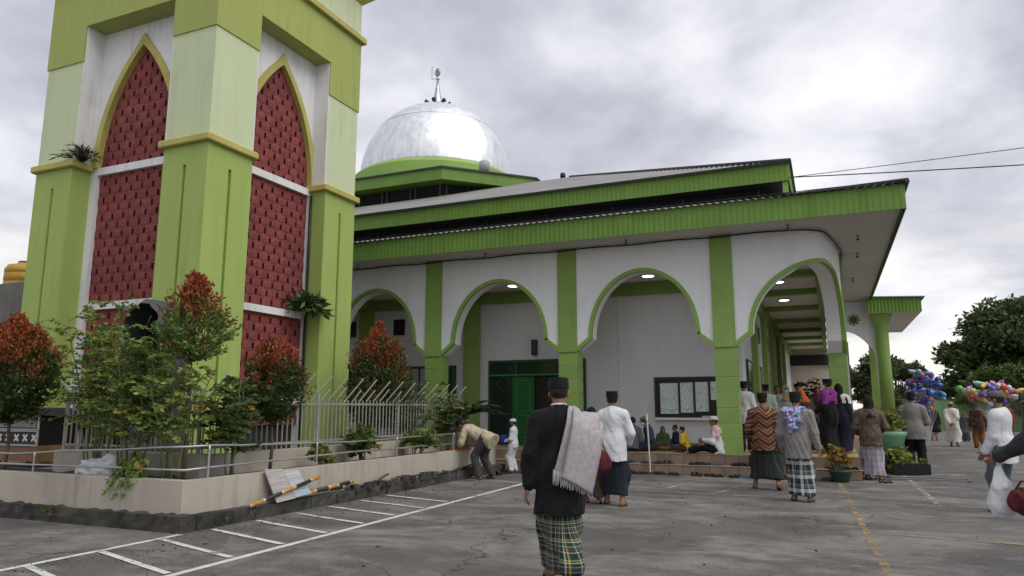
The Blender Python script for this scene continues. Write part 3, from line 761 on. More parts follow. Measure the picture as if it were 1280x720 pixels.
def grooved_shaft(x0, x1, y0, y1, z0, z1, zt):
    """square shaft; every face carries a narrow vertical slot"""
    mb = MB(); g = 0.035; d = 0.06
    cx, cy = (x0 + x1) / 2, (y0 + y1) / 2
    pl = [(x0, y0), (cx - g, y0), (cx - g, y0 + d), (cx + g, y0 + d), (cx + g, y0), (x1, y0), (x1, cy - g), (x1 - d, cy - g), (x1 - d, cy + g), (x1, cy + g), (x1, y1), (cx + g, y1), (cx + g, y1 - d), (cx - g, y1 - d), (cx - g, y1), (x0, y1), (x0, cy + g), (x0 + d, cy + g), (x0 + d, cy - g), (x0, cy - g)]
    n = len(pl)
    mb.add([(*p, z0) for p in pl] + [(*p, zt) for p in pl], [(i, (i + 1) % n, n + (i + 1) % n, n + i) for i in range(n)])
    mb.box(x0, x1, y0, y1, zt, z1)
    return mb
for (x0, y0) in ((MX0, MY0), (MX1 - PW, MY0), (MX1 - PW, MY1 - PW), (MX0, MY1 - PW)):
    x1, y1 = x0 + PW, y0 + PW
    ps = grooved_shaft(x0, x1, y0, y1, 0.3, 6.13, 5.76).build('corner_pier', MG_LOW, minaret)
    mb = MB(); mb.bbox(x0 - 0.085, x1 + 0.085, y0 - 0.085, y1 + 0.085, 6.13, 6.27, 0.02); mb.build('pier_ledge', YELT, ps)
    mb = MB(); mb.box(x0 + 0.01, x1 - 0.01, y0 + 0.01, y1 - 0.01, 6.27, 8.36); mb.build('pier_shaft', MG_PALE, ps)
    mb = MB(); mb.box(x0 - 0.012, x1 + 0.012, y0 - 0.012, y1 + 0.012, 8.36, 9.12); mb.build('pier_head', MG_TOP, ps)
mb = MB(); mb.box(MX0 - 0.012, MX1 + 0.012, MY0 - 0.012, MY1 + 0.012, 9.121, 10.1); mb.build('lintel', MG_TOP, minaret)
mb = MB(); mb.bbox(MX0 - 0.11, MX1 + 0.11, MY0 - 0.11, MY1 + 0.11, 10.1, 10.25, 0.015); mb.build('string_course', YELT, minaret)
mb = MB(); mb.box(MX0, MX1, MY0, MY1, 10.25, 11.1); mb.build('upper_block', MG_PALE, minaret)
mb = MB()
mb.add([(MX0, MY0, 11.1), (MX1, MY0, 11.1), (MX1, MY1, 11.1), (MX0, MY1, 11.1), (MX0 - .35, MY0 - .35, 11.45), (MX1 + .35, MY0 - .35, 11.45), (MX1 + .35, MY1 + .35, 11.45), (MX0 - .35, MY1 + .35, 11.45), (MX0 - .35, MY0 - .35, 11.7), (MX1 + .35, MY0 - .35, 11.7), (MX1 + .35, MY1 + .35, 11.7), (MX0 - .35, MY1 + .35, 11.7)],
       [(0, 1, 5, 4), (1, 2, 6, 5), (2, 3, 7, 6), (3, 0, 4, 7), (4, 5, 9, 8), (5, 6, 10, 9), (6, 7, 11, 10), (7, 4, 8, 11), (8, 9, 10, 11)]); mb.build('cornice', YELT, minaret)
mb = MB(); mb.box(MX0 + 0.6, MX1 - 0.6, MY0 + 0.6, MY1 - 0.6, 11.7, 16.5); mb.build('tower_shaft', MG_PALE, minaret)
mb = MB(); mb.lathe([(2.3, 16.5), (2.35, 16.8), (1.7, 17.0), (1.6, 18.0), (1.1, 19.0), (0.1, 20.0)], (-12.12, 11.17, 0), 24); mb.build('tower_cap', DM, minaret, True)
# recessed white walls with pointed arches, lattice blocks behind
AH, SPR, APX = 1.06, 6.2, 8.66
def lancet(x):                       # height of the arch opening at half-distance x
    x = min(abs(x), AH)
    Rr = (AH ** 2 + (APX - SPR) ** 2) / (2 * AH)   # circle through foot and apex, centre on the springing line
    cx = AH - Rr
    return SPR + math.sqrt(max(0.0, Rr ** 2 - (x - cx) ** 2))
def vent_block_mesh():
    mb = MB(); W_, H_, NX, NZ, D = 0.2914, 0.36, 10, 12, 0.03
    def hole(i, k):
        x = (i + 0.5) / NX - 0.5; z = (k + 0.5) / NZ - 0.5
        for (hx, hz) in ((0, -0.25 + 0.115), (0, -0.25 - 0.115), (0.5, 0.25 + 0.115), (0.5, 0.25 - 0.115), (-0.5, 0.25 + 0.115), (-0.5, 0.25 - 0.115)):
            if abs(x - hx) < 0.11 and abs(z - hz) < 0.09: return True
        return False
    for i in range(NX):
        for k in range(NZ):
            x0, x1 = (i / NX - 0.5) * W_, ((i + 1) / NX - 0.5) * W_; z0, z1 = (k / NZ - 0.5) * H_, ((k + 1) / NZ - 0.5) * H_
            if hole(i, k):
                for (a, b, c, d) in ((x0, z0, x1, z0), (x1, z0, x1, z1), (x1, z1, x0, z1), (x0, z1, x0, z0)):
                    mb.add([(a, 0, b), (a, D, b), (c, D, d), (c, 0, d)], [(0, 1, 2, 3)])
            else:
                mb.add([(x0, 0, z0), (x1, 0, z0), (x1, 0, z1), (x0, 0, z1)], [(0, 1, 2, 3)])
    def disc(cx, cz, half):
        n = 16; o = []; inn = []
        for k in range(n):
            a = 2 * math.pi * k / n
            X = cx + 0.128 * math.cos(a) * 0.88; Z = cz + 0.082 * math.sin(a)
            X = max(-W_ / 2 + 0.002, min(W_ / 2 - 0.002, X)); o.append((X, 0.0, Z))
            X = cx + 0.100 * math.cos(a) * 0.88; Z = cz + 0.060 * math.sin(a)
            X = max(-W_ / 2 + 0.002, min(W_ / 2 - 0.002, X)); inn.append((X, -0.009, Z))
        mb.add(o + inn, [(i, (i + 1) % n, n + (i + 1) % n, n + i) for i in range(n)] + [tuple(range(n, 2 * n))])
    disc(0, 0.09, 0); disc(-W_ / 2, -0.09, 1); disc(W_ / 2, -0.09, 1)
    return mb.mesh('vent_block', REDB)
VBM = vent_block_mesh()
for face in ('front', 'right'):
    if face == 'front':
        cx = (MX0 + MX1) / 2; hwid = (MX1 - MX0) / 2 - PW
        P = lambda u, d, z: (cx + u, MY0 + 0.40 + d, z); rot = (0, 0, 0)
    else:
        cx = (MY0 + MY1) / 2; hwid = (MY1 - MY0) / 2 - PW
        P = lambda u, d, z: (MX1 - 0.40 - d, cx + u, z); rot = (0, 0, R(90))
    # white wall around the arch
    mb = MB(); us = sorted(set([-hwid, -AH, AH, hwid] + [AH * math.sin(math.pi / 2 * k / 24) for k in range(-24, 25)]))
    for a, b in zip(us[:-1], us[1:]):
        za = lancet(a) if abs(a) < AH else (lancet(a) if abs(b) <= AH else 0.3); zb_ = lancet(b) if abs(b) < AH else (lancet(b) if abs(a) <= AH else 0.3)
        if max(abs(a), abs(b)) > AH + 1e-6: za = zb_ = 0.3
        mb.add([P(a, 0, za), P(b, 0, zb_), P(b, 0, 9.12), P(a, 0, 9.12)], [(0, 1, 2, 3)])
        mb.add([P(a, 0, za), P(b, 0, zb_), P(b, 0.16, zb_), P(a, 0.16, za)], [(0, 1, 2, 3)])
    mb.add([P(-AH, 0, 0.3), P(-AH, 0.16, 0.3), P(-AH, 0.16, SPR), P(-AH, 0, SPR), P(AH, 0, 0.3), P(AH, 0.16, 0.3), P(AH, 0.16, SPR), P(AH, 0, SPR)], [(0, 1, 2, 3), (4, 5, 6, 7)])
    mb.build('recessed_wall', MWALL, minaret)
    mb = MB(); vv = []
    arc = [(AH * math.sin(math.pi / 2 * k / 28)) for k in range(-28, 29)]
    for k, u in enumerate(arc):
        z = lancet(u); u0, u1 = arc[max(0, k - 1)], arc[min(56, k + 1)]
        du, dz = u1 - u0, lancet(u1) - lancet(u0); l = math.hypot(du, dz); nu, nz = -dz / l, du / l
        if k == 28: nu, nz = 0, 1.9
        t_ = 0.12
        ui, zi = u - nu * 0.012, z - nz * 0.012
        vv += [P(ui, 0.082, zi), P(ui, -0.05, zi), P(u + nu * t_, -0.05, z + nz * t_), P(u + nu * t_, 0.0, z + nz * t_)]
    mb.add(vv, [(4 * k + j, 4 * k + 4 + j, 4 * k + 5 + j, 4 * k + 1 + j) for k in range(56) for j in range(3)] + [(0, 1, 2, 3), (227, 226, 225, 224)]); mb.build('arch_trim', YELT, minaret)
    for (z0, z1) in ((6.05, 6.20), (3.32, 3.46), (1.50, 1.66)):
        mb = MB(); q = [P(-AH + 0.001, 0.0, 0), P(AH - 0.001, 0.15, 0)]
        xa, xb = sorted((q[0][0], q[1][0])); ya, yb = sorted((q[0][1], q[1][1])); mb.box(xa, xb, ya, yb, z0, z1); mb.build('cross_band', MWALL, minaret)
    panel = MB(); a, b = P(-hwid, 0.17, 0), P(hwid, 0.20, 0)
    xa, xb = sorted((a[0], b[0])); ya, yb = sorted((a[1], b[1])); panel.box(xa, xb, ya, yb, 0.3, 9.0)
    panel = panel.build('lattice_shade_sheet', DARK, minaret)  # near-black sheet: darkness of the cavity behind the holes is painted in
    W_ = 2 * AH / 7.0; sc = W_ / 0.2914
    for r_ in range(21):
        z = 1.30 + 0.36 * r_
        for c in range(7):
            u = -AH + W_ * (c + 0.5)
            if z - 0.18 > lancet(max(0, abs(u) - W_ / 2)): continue
            link_obj('vent_block', VBM, panel, P(u + rng.uniform(-.004, .004), 0.075 + rng.uniform(-.003, .003), z + rng.uniform(-.004, .004)), (rng.uniform(-.012, .012), rng.uniform(-.010, .010), rot[2] + rng.uniform(-.012, .012)), (sc, 1, 1))
for (x0, y0) in ((MX0, MY0), (MX1 - PW, MY0), (MX1 - PW, MY1 - PW)):
    if y0 == MY0:        # faces that look into the front opening
        xx = x0 + PW if x0 == MX0 else x0; sgn_ = 1 if x0 == MX0 else -1
        mb = MB(); a_, b_ = sorted((xx - sgn_ * 0.02, xx + sgn_ * 0.022)); mb.box(a_, b_, MY0 + 0.015, MY0 + 0.399, 6.272, 9.118); mb.build('white_reveal', MWALL, minaret)
    if x0 == MX1 - PW:   # faces that look into the right opening
        yy = y0 + PW if y0 == MY0 else y0; sgn_ = 1 if y0 == MY0 else -1
        mb = MB(); a_, b_ = sorted((yy - sgn_ * 0.02, yy + sgn_ * 0.022)); mb.box(MX1 - 0.399, MX1 - 0.015, a_, b_, 6.272, 9.118); mb.build('white_reveal', MWALL, minaret)
mb = MB(); mb.tube([(MX1 - 0.34, MY1 - PW - 0.05, z) for z in (0.6, 2.2, 3.1, 3.2, 4.6, 6.05)], 0.028, 8); mb.build('drain_pipe', BLACK, minaret, True)
# ferns and weeds rooted in ledges come with the planting below

# ------------------------------------------------------------------ planter walls, kerb, railing, fence
CREAM = M('cream_planter_paint', (0.415, 0.375, 0.315), 0.8, 0.09, 0.8, 0.12, 40, streak=0.7, scol=(0.20, 0.18, 0.15))
def moss_mat():
    t = NT('mossy_kerb_concrete'); p = t.pos()
    n = t.noise(p, 1.8, 6, 0.65); n2 = t.noise(p, 7, 5, 0.7)
    c = t.mix(t.maprange(n, 0.36, 0.62), (0.015, 0.015, 0.013), (0.070, 0.065, 0.056))
    c = t.mix(t.maprange(n2, 0.60, 0.74, 0, 0.6), c, (0.22, 0.20, 0.175))
    c = t.mix(t.maprange(t.noise(p, 3.1, 5, 0.7), 0.56, 0.68, 0, 0.7), c, (0.045, 0.058, 0.02))
    t.l(c, t.b.inputs['Base Color']); t.b.inputs['Roughness'].default_value = 0.95
    t.bump(t.math('ADD', t.noise(p, 26, 5, 0.7), n), 0.8, 0.03); return t.mat
MOSS = moss_mat()
SOIL = M('planter_soil', (0.042, 0.034, 0.026), 0.95, 0.4, 4, 0.8, 30)
PXW, PYW, PTOP = -7.20, 6.60, 0.58
planter = thing('planter_wall', (PXW, PYW, 0), 'low cream planter wall with mossy footing around the minaret', 'planter')
def rough_box(mb, x0, x1, y0, y1, z0, z1, step=0.12, amp=0.008):
    """box whose faces are lightly uneven"""
    def face(o, a, b, la, lb, nn):
        na, nb = max(1, int(la / step)), max(1, int(lb / step)); base = len(mb.v); vv = []
        for i in range(na + 1):
            for j in range(nb + 1):
                e_ = rng.uniform(-amp, amp) if 0 < i < na and 0 < j < nb else 0
                vv.append((Vector(o) + Vector(a) * (la * i / na) + Vector(b) * (lb * j / nb) + Vector(nn) * e_)[:])
        mb.add(vv, [(i * (nb + 1) + j, (i + 1) * (nb + 1) + j, (i + 1) * (nb + 1) + j + 1, i * (nb + 1) + j + 1) for i in range(na) for j in range(nb)])
    face((x0, y0, z0), (1, 0, 0), (0, 0, 1), x1 - x0, z1 - z0, (0, -1, 0))
    face((x1, y0, z0), (0, 1, 0), (0, 0, 1), y1 - y0, z1 - z0, (1, 0, 0))
    face((x0, y0, z1), (1, 0, 0), (0, 1, 0), x1 - x0, y1 - y0, (0, 0, 1))
    face((x0, y1, z0), (1, 0, 0), (0, 0, 1), x1 - x0, z1 - z0, (0, 1, 0))
    face((x0, y0, z0), (0, 1, 0), (0, 0, 1), y1 - y0, z1 - z0, (-1, 0, 0))
mb = MB(); rough_box(mb, -16.0, PXW, PYW, PYW + 0.16, 0.15, PTOP, 0.25, 0.004); rough_box(mb, PXW - 0.16, PXW, PYW + 0.161, 15.55, 0.15, PTOP - 0.005, 0.25, 0.004); mb.build('wall', CREAM, planter)
mb = MB(); rough_box(mb, -16.0, PXW + 0.15, PYW - 0.13, PYW + 0.1, -0.02, 0.19, 0.09, 0.026); mb.build('footing', MOSS, planter)
y = PYW + 0.1; k = 0
while y < 15.4:
    L = rng.uniform(0.42, 0.60); mb = MB()
    dz = rng.uniform(-0.02, 0.015); dx = rng.uniform(-0.02, 0.02)
    rough_box(mb, PXW + 0.0, PXW + 0.17 + dx, y + 0.006, y + L - 0.006, -0.02, 0.165 + dz, 0.08, 0.026); mb.build('kerb_stone', MOSS, planter); y += L
mb = MB()
for i in range(40):
    for j in range(3): pass
rough_box(mb, -16.0, PXW - 0.16, PYW + 0.16, 7.7, 0.3, PTOP - 0.07, 0.15, 0.03); rough_box(mb, -8.0, PXW - 0.16, 7.7, 15.5, 0.3, PTOP - 0.07, 0.15, 0.03); mb.build('soil_bed', SOIL, planter)
mb = MB(); rough_box(mb, -10.95, -7.95, 7.55, 7.75, 0.4, 0.82, 0.25, 0.004); mb.build('fence_kerb', CREAM, planter)
mb = MB(); rough_box(mb, -8.2, -8.0, 7.76, 15.5, 0.4, 0.80, 0.25, 0.004); mb.build('fence_kerb', CREAM, planter)
mb = MB(); mb.add([(-16, 7.76, 0.45), (-8.2, 7.76, 0.45), (-8.2, 15.5, 0.45), (-16, 15.5, 0.45)], [(0, 1, 2, 3)]); mb.build('yard_floor', M('yard_concrete', (0.16, 0.15, 0.14), 0.9, 0.2, 1.2, 0.2), planter)
# pipe railing in two heights
rail = thing('pipe_railing', (PXW, PYW, PTOP), 'bent galvanised pipe railing on top of the cream planter wall', 'railing')
def pipe(pts, r, name='rail'):
    mb = MB(); q = []
    for a, b in zip(pts[:-1], pts[1:]):
        n = 8
        for i in range(n):
            p = Vector(a).lerp(Vector(b), i / n); p.z += rng.uniform(-0.006, 0.006); q.append(p)
    q.append(Vector(pts[-1])); mb.tube(q, r, 8); return mb.build(name, STEEL, rail, True)
RX, RY = PXW - 0.07, PYW + 0.08
pipe([(-16, RY, 0.66), (-10.5, RY, 0.68), (RX, RY, 0.70), (RX, 10.0, 0.735), (RX, 13.6, 0.72)], 0.014)
pipe([(-16, RY + 0.02, 0.78), (-10.5, RY + 0.02, 0.82), (RX, RY + 0.02, 0.985), (RX, 10.0, 0.90), (RX, 13.6, 0.92)], 0.014)
for (x, y, z) in [(-13.2, RY, 0.82), (-10.1, RY, 0.84), (RX, RY + 0.35, 0.98), (RX, 9.15, 0.92), (RX, 11.4, 0.92), (RX, 13.58, 0.93)]:
    pipe([(x + 0.02, y + 0.0, 0.45), (x + 0.02, y, z + 0.01)], 0.014, 'rail_post')
# picket fence with outward leaning tips
FEN = M('grey_fence_paint', (0.31, 0.30, 0.275), 0.5, 0.2, 4, 0.05, 60, metal=0.2, streak=0.5, scol=(0.12, 0.08, 0.05))
TIPM = M('bare_steel_tip', (0.78, 0.77, 0.76), 0.4, 0.15, 4, 0.03, 60, metal=0.5)
fence = thing('picket_fence', (-8.1, 7.65, 0.45), 'grey steel picket fence with leaning spear tips round the minaret', 'fence')
def picket(x, y, o, tip, zb0=0.78):
    zt = 1.60 + rng.uniform(-0.02, 0.02)
    mb = MB(); mb.tube([(x, y, zb0), (x, y, zt)], 0.0125, 6); pk = mb.build('picket', FEN, fence)
    if tip:
        L = tip * rng.uniform(0.92, 1.06); o = Vector(o) + Vector((rng.uniform(-.05, .05), rng.uniform(-.05, .05), 0))
        mb = MB(); e_ = Vector((x, y, zt)) + o * L * 0.78 + Vector((0, 0, L * 0.72)); m_ = Vector((x, y, zt)).lerp(e_, 0.93)
        mb.tube([(x, y, zt - 0.03), m_, e_], [0.013, 0.013, 0.004], 6); mb.build('spear_tip', TIPM, pk)
n = int((15.3 - 7.7) / 0.115)
for i in range(n):
    picket(-8.1, 7.72 + 0.115 * i, (1, 0, 0), 0.52 if i % 4 == 0 else (0.26 if i % 2 == 0 else 0))
n = int((10.85 - 8.15) / 0.115)
for i in range(n + 1):
    picket(-8.22 - 0.115 * i, 7.65, (0, -1, 0), 0.46 if i % 3 == 0 else (0.24 if i % 3 == 1 else 0))
for z in (0.88, 1.50):
    mb = MB(); mb.box(-8.115, -8.085, 7.66, 15.35, z, z + 0.035); mb.build('fence_rail', FEN, fence)
    mb = MB(); mb.box(-10.86, -8.12, 7.636, 7.664, z, z + 0.035); mb.build('fence_rail', FEN, fence)
for (x, y) in [(-8.1, 7.65), (-8.1, 10.2), (-8.1, 12.75), (-8.1, 15.35), (-10.88, 7.65)]:
    mb = MB(); mb.tube([(x, y, 0.5), (x, y, 1.72)], 0.03, 8); mb.build('fence_post', FEN, fence)
# ------------------------------------------------------------------ planting
def leaf_mat():
    t = NT('leaf_surface')
    at = t.n('ShaderNodeAttribute'); at.attribute_name = 'Col'
    p = t.pos()
    c = t.mix(t.maprange(t.noise(p, 9, 3), 0.3, 0.7, 0, 0.35), at.outputs['Color'], (0.02, 0.03, 0.008))
    t.l(c, t.b.inputs['Base Color']); t.b.inputs['Roughness'].default_value = 0.5; t.b.inputs['Specular IOR Level'].default_value = 0.35
    tr = t.n('ShaderNodeBsdfTranslucent'); t.l(c, tr.inputs['Color'])
    mx = t.n('ShaderNodeMixShader'); mx.inputs[0].default_value = 0.22
    t.l(t.b.outputs[0], mx.inputs[1]); t.l(tr.outputs[0], mx.inputs[2]); t.l(mx.outputs[0], t.out.inputs['Surface'])
    return t.mat
LEAF = leaf_mat()
BARK = M('bark', (0.11, 0.085, 0.06), 0.9, 0.3, 8, 0.6, 40)
STEM = M('green_stem', (0.13, 0.15, 0.06), 0.8, 0.3, 8, 0.2, 40)

def unit(a): return a / np.maximum(1e-9, np.linalg.norm(a, axis=1, keepdims=True))
def leaves(name, P, D, size, col, parent, wr=0.42, fold=0.25):
    """one folded leaf (four triangles) per point: P base, D direction, size length"""
    N = len(P); D = unit(D); size = np.asarray(size).reshape(-1, 1) * np.ones((N, 1))
    rnd = nrg.normal(size=(N, 3)); U = unit(np.cross(D, rnd)); W = np.cross(U, D)
    a = P; tip = P + D * size + W * size * -0.12
    mid = P + D * size * 0.5
    l = mid + U * size * wr * 0.5 + W * size * fold * 0.3; r = mid - U * size * wr * 0.5 + W * size * fold * 0.3
    v = np.stack([a, l, mid, r, tip], 1).reshape(-1, 3)
    b = np.arange(N)[:, None] * 5
    tri = np.concatenate([b + np.array([[0, 2, 1]]), b + np.array([[0, 3, 2]]), b + np.array([[1, 2, 4]]), b + np.array([[2, 3, 4]])], 1).reshape(-1, 3)
    lo, hi = v.min(0), v.max(0); c = np.array([(lo[0] + hi[0]) / 2, (lo[1] + hi[1]) / 2, lo[2]])
    me = bpy.data.meshes.new(name); me.vertices.add(len(v)); me.vertices.foreach_set('co', (v - c).ravel())
    me.loops.add(len(tri) * 3); me.loops.foreach_set('vertex_index', tri.ravel().astype(np.int32))
    me.polygons.add(len(tri)); me.polygons.foreach_set('loop_start', np.arange(0, len(tri) * 3, 3, dtype=np.int32))
    me.update(calc_edges=True)
    ca = me.color_attributes.new('Col', 'FLOAT_COLOR', 'POINT')
    cc = np.concatenate([np.repeat(col, 5, 0), np.ones((N * 5, 1))], 1)
    ca.data.foreach_set('color', cc.astype(np.float32).ravel())
    me.materials.append(LEAF)
    return link_obj(name, me, parent, tuple(c))
def vnoise(P, s, seed=0):
    """cheap smooth 3-d noise"""
    r = np.random.default_rng(seed); o = np.zeros(len(P))
    for k in range(6):
        w_ = r.normal(size=3) * s * (1 + 0.35 * k); o += np.sin(P @ w_ + r.uniform(0, 6.28)) / (1 + 0.5 * k)
    return o / 2.2

def redtip(base, h0, h1, rad, n, label, red=0.55, dark=0.5, seed=1, cone=0.5, lsz=0.06, group='red-tipped shrubs in the planter'):
    """clipped shrub with fresh red shoots: crown from h0 to h1 above base"""
    r = np.random.default_rng(seed)
    o = thing('red_tip_shrub', base, label, 'shrub', group)
    H_ = h1 - h0; b = np.array(base)
    # shoots: each ends on an uneven surface of the crown
    ns = n // 14
    t = r.uniform(0, 1, ns) ** 0.85
    ang = r.uniform(0, 2 * np.pi, ns)
    prof = np.where(t < 0.35, np.sqrt(np.maximum(0, t / 0.35)) ** 0.7, 1 - ((t - 0.35) / 0.65) ** (2.5 - cone * 1.6)) ** 0.75
    rr = rad * (0.30 + 0.70 * r.uniform(0, 1, ns) ** 0.45) * np.maximum(0.10, prof)
    S_ = np.stack([rr * np.cos(ang), rr * np.sin(ang), h0 + H_ * t], 1)
    lump = vnoise(S_, 3.2 / rad, seed)
    S_[:, :2] *= (1 + 0.24 * lump)[:, None]
    S_[:, 2] += 0.06 * H_ * vnoise(S_, 5 / rad, seed + 3)
    out = unit(np.stack([S_[:, 0], S_[:, 1], 0.55 * rad + (S_[:, 2] - h0 - 0.25 * H_) * 0.9], 1))
    # leaves along each shoot
    k = 14; f = np.tile(np.linspace(-0.20, 0.03, k), ns); I = np.repeat(np.arange(ns), k)
    P = S_[I] + out[I] * (f[:, None] * (0.5 + rad * 0.9)) + r.normal(size=(ns * k, 3)) * 0.016
    D = out[I] * 0.8 + r.normal(size=(ns * k, 3)) * 0.55 + np.array([0, 0, 0.15])
    # fresh red only on the outer ends of shoots, more of it towards the top
    expo = np.clip((t - 0.38) * 1.3, 0, 1) * red * 1.75 + 0.22 * red + 0.42 * vnoise(S_, 4.5 / rad, seed + 9)
    isred = (expo[I] * (0.55 + 2.6 * (f + 0.20)) + r.normal(size=ns * k) * 0.12) > 0.52
    g0 = np.array([0.034, 0.062, 0.015]); g1 = np.array([0.105, 0.165, 0.035])
    col = g0 + (g1 - g0) * r.uniform(0, 1, (ns * k, 1)) ** 1.4
    rc = np.array([0.27, 0.045, 0.020]) + (np.array([0.40, 0.115, 0.035]) - np.array([0.27, 0.045, 0.020])) * r.uniform(0, 1, (ns * k, 1))
    half = np.array([0.16, 0.085, 0.025])
    col = np.where(isred[:, None], rc, np.where(((expo[I] > 0.42) & (r.uniform(0, 1, ns * k) < 0.4))[:, None], half, col * dark / 0.5))
    leaves('crown', P + b, D, r.uniform(0.75, 1.25, ns * k) * lsz, col, o, 0.46)
    mb = MB(); mb.tube([(0, 0, -0.05), (0.015, 0.01, h0 * 0.5), (-0.01, 0.0, h0), (0.01, 0, h0 + H_ * 0.7)], [0.028, 0.024, 0.022, 0.008], 8)
    for j in range(14):
        a = 2.4 * j; z = h0 + H_ * (0.02 + 0.045 * j); q = rad * 0.72 * (1 - 0.05 * j)
        mb.tube([(0, 0, z - 0.08), (q * 0.5 * math.cos(a), q * 0.5 * math.sin(a), z + 0.06), (q * math.cos(a), q * math.sin(a), z + 0.20)], [0.011, 0.008, 0.004], 5)
    mb.v = [(x + base[0], y + base[1], z + base[2]) for x, y, z in mb.v]; mb.build('trunk', BARK, o, True)
    return o
ZS = 0.50
redtip((-11.25, 7.02, ZS), 0.78, 2.25, 0.64, 19000, 'broad dense red-tipped shrub beside the striped cart box', 0.62, 0.42, 3, 0.1)
redtip((-7.70, 7.05, ZS), 1.62, 2.74, 0.50, 6000, 'sparse coppery red-tipped shrub on a tall thin stem at the planter corner', 0.80, 1.0, 5, 0.9)
redtip((-7.62, 8.55, ZS), 0.75, 1.98, 0.50, 10000, 'small red-tipped shrub with dark lower leaves behind the leaning boards', 0.60, 0.45, 8, 0.2)
redtip((-8.60, 12.75, ZS), 0.55, 2.56, 0.70, 20000, 'tall rounded shrub with orange-red crown behind the picket fence', 0.50, 0.50, 12, 0.1)

def compound_shrub(name, base, label, stems, hgt, spread, nl, seed, lsz=0.072, cols=((0.085, 0.155, 0.025), (0.25, 0.34, 0.07)), cat='shrub', group=None, leaflets=10, droop=0.35, yellow=0.06, lower=0.36):
    """airy upright plant: bare stems carrying long leaf stalks with paired leaflets"""
    r = np.random.default_rng(seed); o = thing(name, base, label, cat, group); b = np.array(base)
    mb = MB(); Ps = []; Ds = []; Sz = []; Cs = []
    for s in range(stems):
        a = r.uniform(0, 6.28); rr = spread * r.uniform(0.1, 0.55); H_ = hgt * r.uniform(0.55, 1.0)
        bx, by = b[0] + rr * 0.35 * math.cos(a), b[1] + rr * 0.35 * math.sin(a)
        lean = np.array([rr * math.cos(a), rr * math.sin(a), 0])
        pts = [np.array([bx, by, b[2] - 0.05]) + lean * f ** 1.4 + np.array([0, 0, H_ * f]) + r.normal(size=3) * 0.015 for f in np.linspace(0, 1, 6)]
        mb.tube([tuple(p) for p in pts], list(np.linspace(0.016, 0.005, 6)), 6)
        n = max(3, int(nl / stems))
        for j in range(n):
            f = lower + (1 - lower) * (j + r.uniform(0, 1)) / n
            i = min(4, int(f * 5)); p = pts[i] + (pts[i + 1] - pts[i]) * (f * 5 - i)
            az = r.uniform(0, 6.28); L = spread * r.uniform(0.35, 0.8) * (1.1 - 0.45 * f)
            d = np.array([math.cos(az), math.sin(az), r.uniform(0.15, 0.9)]); d /= np.linalg.norm(d)
            e_ = p + d * L + np.array([0, 0, -droop * L * 0.5]); m_ = p + d * L * 0.55 + np.array([0, 0, 0.04])
            mb.tube([tuple(p), tuple(m_), tuple(e_)], [0.005, 0.004, 0.002], 4, False)
            side = np.cross(d, [0, 0, 1]); side /= np.linalg.norm(side) + 1e-9
            base_c = np.array(cols[0]) + (np.array(cols[1]) - np.array(cols[0])) * r.uniform(0, 1)
            if r.uniform() < yellow: base_c = np.array([0.36, 0.27, 0.045])
            for q in range(leaflets):
                g = 0.3 + 0.7 * q / max(1, leaflets - 1)
                c = p + (m_ - p) * min(1, g / 0.55) if g < 0.55 else m_ + (e_ - m_) * (g - 0.55) / 0.45
                for sgn in (-1, 1):
                    Ps.append(c); Ds.append(side * sgn * 0.9 + d * 0.55 + np.array([0, 0, -droop * 0.8]) + r.normal(size=3) * 0.22)
                    Sz.append(lsz * r.uniform(0.7, 1.25)); Cs.append(base_c * r.uniform(0.75, 1.25))
            Ps.append(e_); Ds.append(d); Sz.append(lsz); Cs.append(base_c)
    mb.build('stems', STEM, o, True)
    leaves('foliage', np.array(Ps), np.array(Ds), np.array(Sz), np.array(Cs), o, 0.5)
    return o
GP = 'leafy plants growing wild in the planter'
compound_shrub('leafy_shrub', (-9.35, 7.05, ZS), 'tall wild leafy plant in front of the dark canvas hood', 10, 2.75, 0.85, 190, 21, group=GP)
compound_shrub('leafy_shrub', (-8.55, 6.98, ZS), 'bright green wild plant between the plastic bag and the planter corner', 10, 2.15, 0.85, 190, 22, group=GP)
compound_shrub('leafy_shrub', (-7.85, 7.0, ZS), 'pale green wild plant around the stem of the coppery shrub', 7, 2.15, 0.66, 120, 23, cols=((0.13, 0.20, 0.04), (0.30, 0.38, 0.09)), group=GP)
compound_shrub('leafy_shrub', (-7.60, 7.75, ZS), 'bushy plant with broad leaves beneath the small red-tipped shrub', 6, 1.45, 0.62, 100, 24, lsz=0.11, cols=((0.045, 0.085, 0.016), (0.12, 0.18, 0.04)), group=GP, leaflets=6)
compound_shrub('trailing_plant', (-8.30, 6.72, ZS), 'small plant trailing over the edge of the planter wall', 5, 0.45, 0.42, 40, 25, droop=1.6, lsz=0.075, lower=0.1, group=GP)
compound_shrub('leafy_plant', (-7.52, 10.75, ZS - 0.02), 'broad-leaved low plant beside the railing post', 6, 0.72, 0.42, 55, 26, lsz=0.14, cols=((0.05, 0.095, 0.02), (0.13, 0.20, 0.05)), leaflets=4, group=GP)
compound_shrub('leafy_plant', (-7.55, 9.75, ZS - 0.02), 'thin yellowish low plant at the planter edge', 4, 0.42, 0.34, 26, 27, lsz=0.10, cols=((0.11, 0.14, 0.025), (0.2, 0.23, 0.05)), leaflets=4, group=GP)
compound_shrub('leafy_bush', (-8.35, 13.6, ZS), 'feathery green bush behind the fence by the bending man', 9, 1.65, 0.85, 120, 28, lsz=0.08, cols=((0.04, 0.08, 0.018), (0.12, 0.18, 0.045)), group=GP)
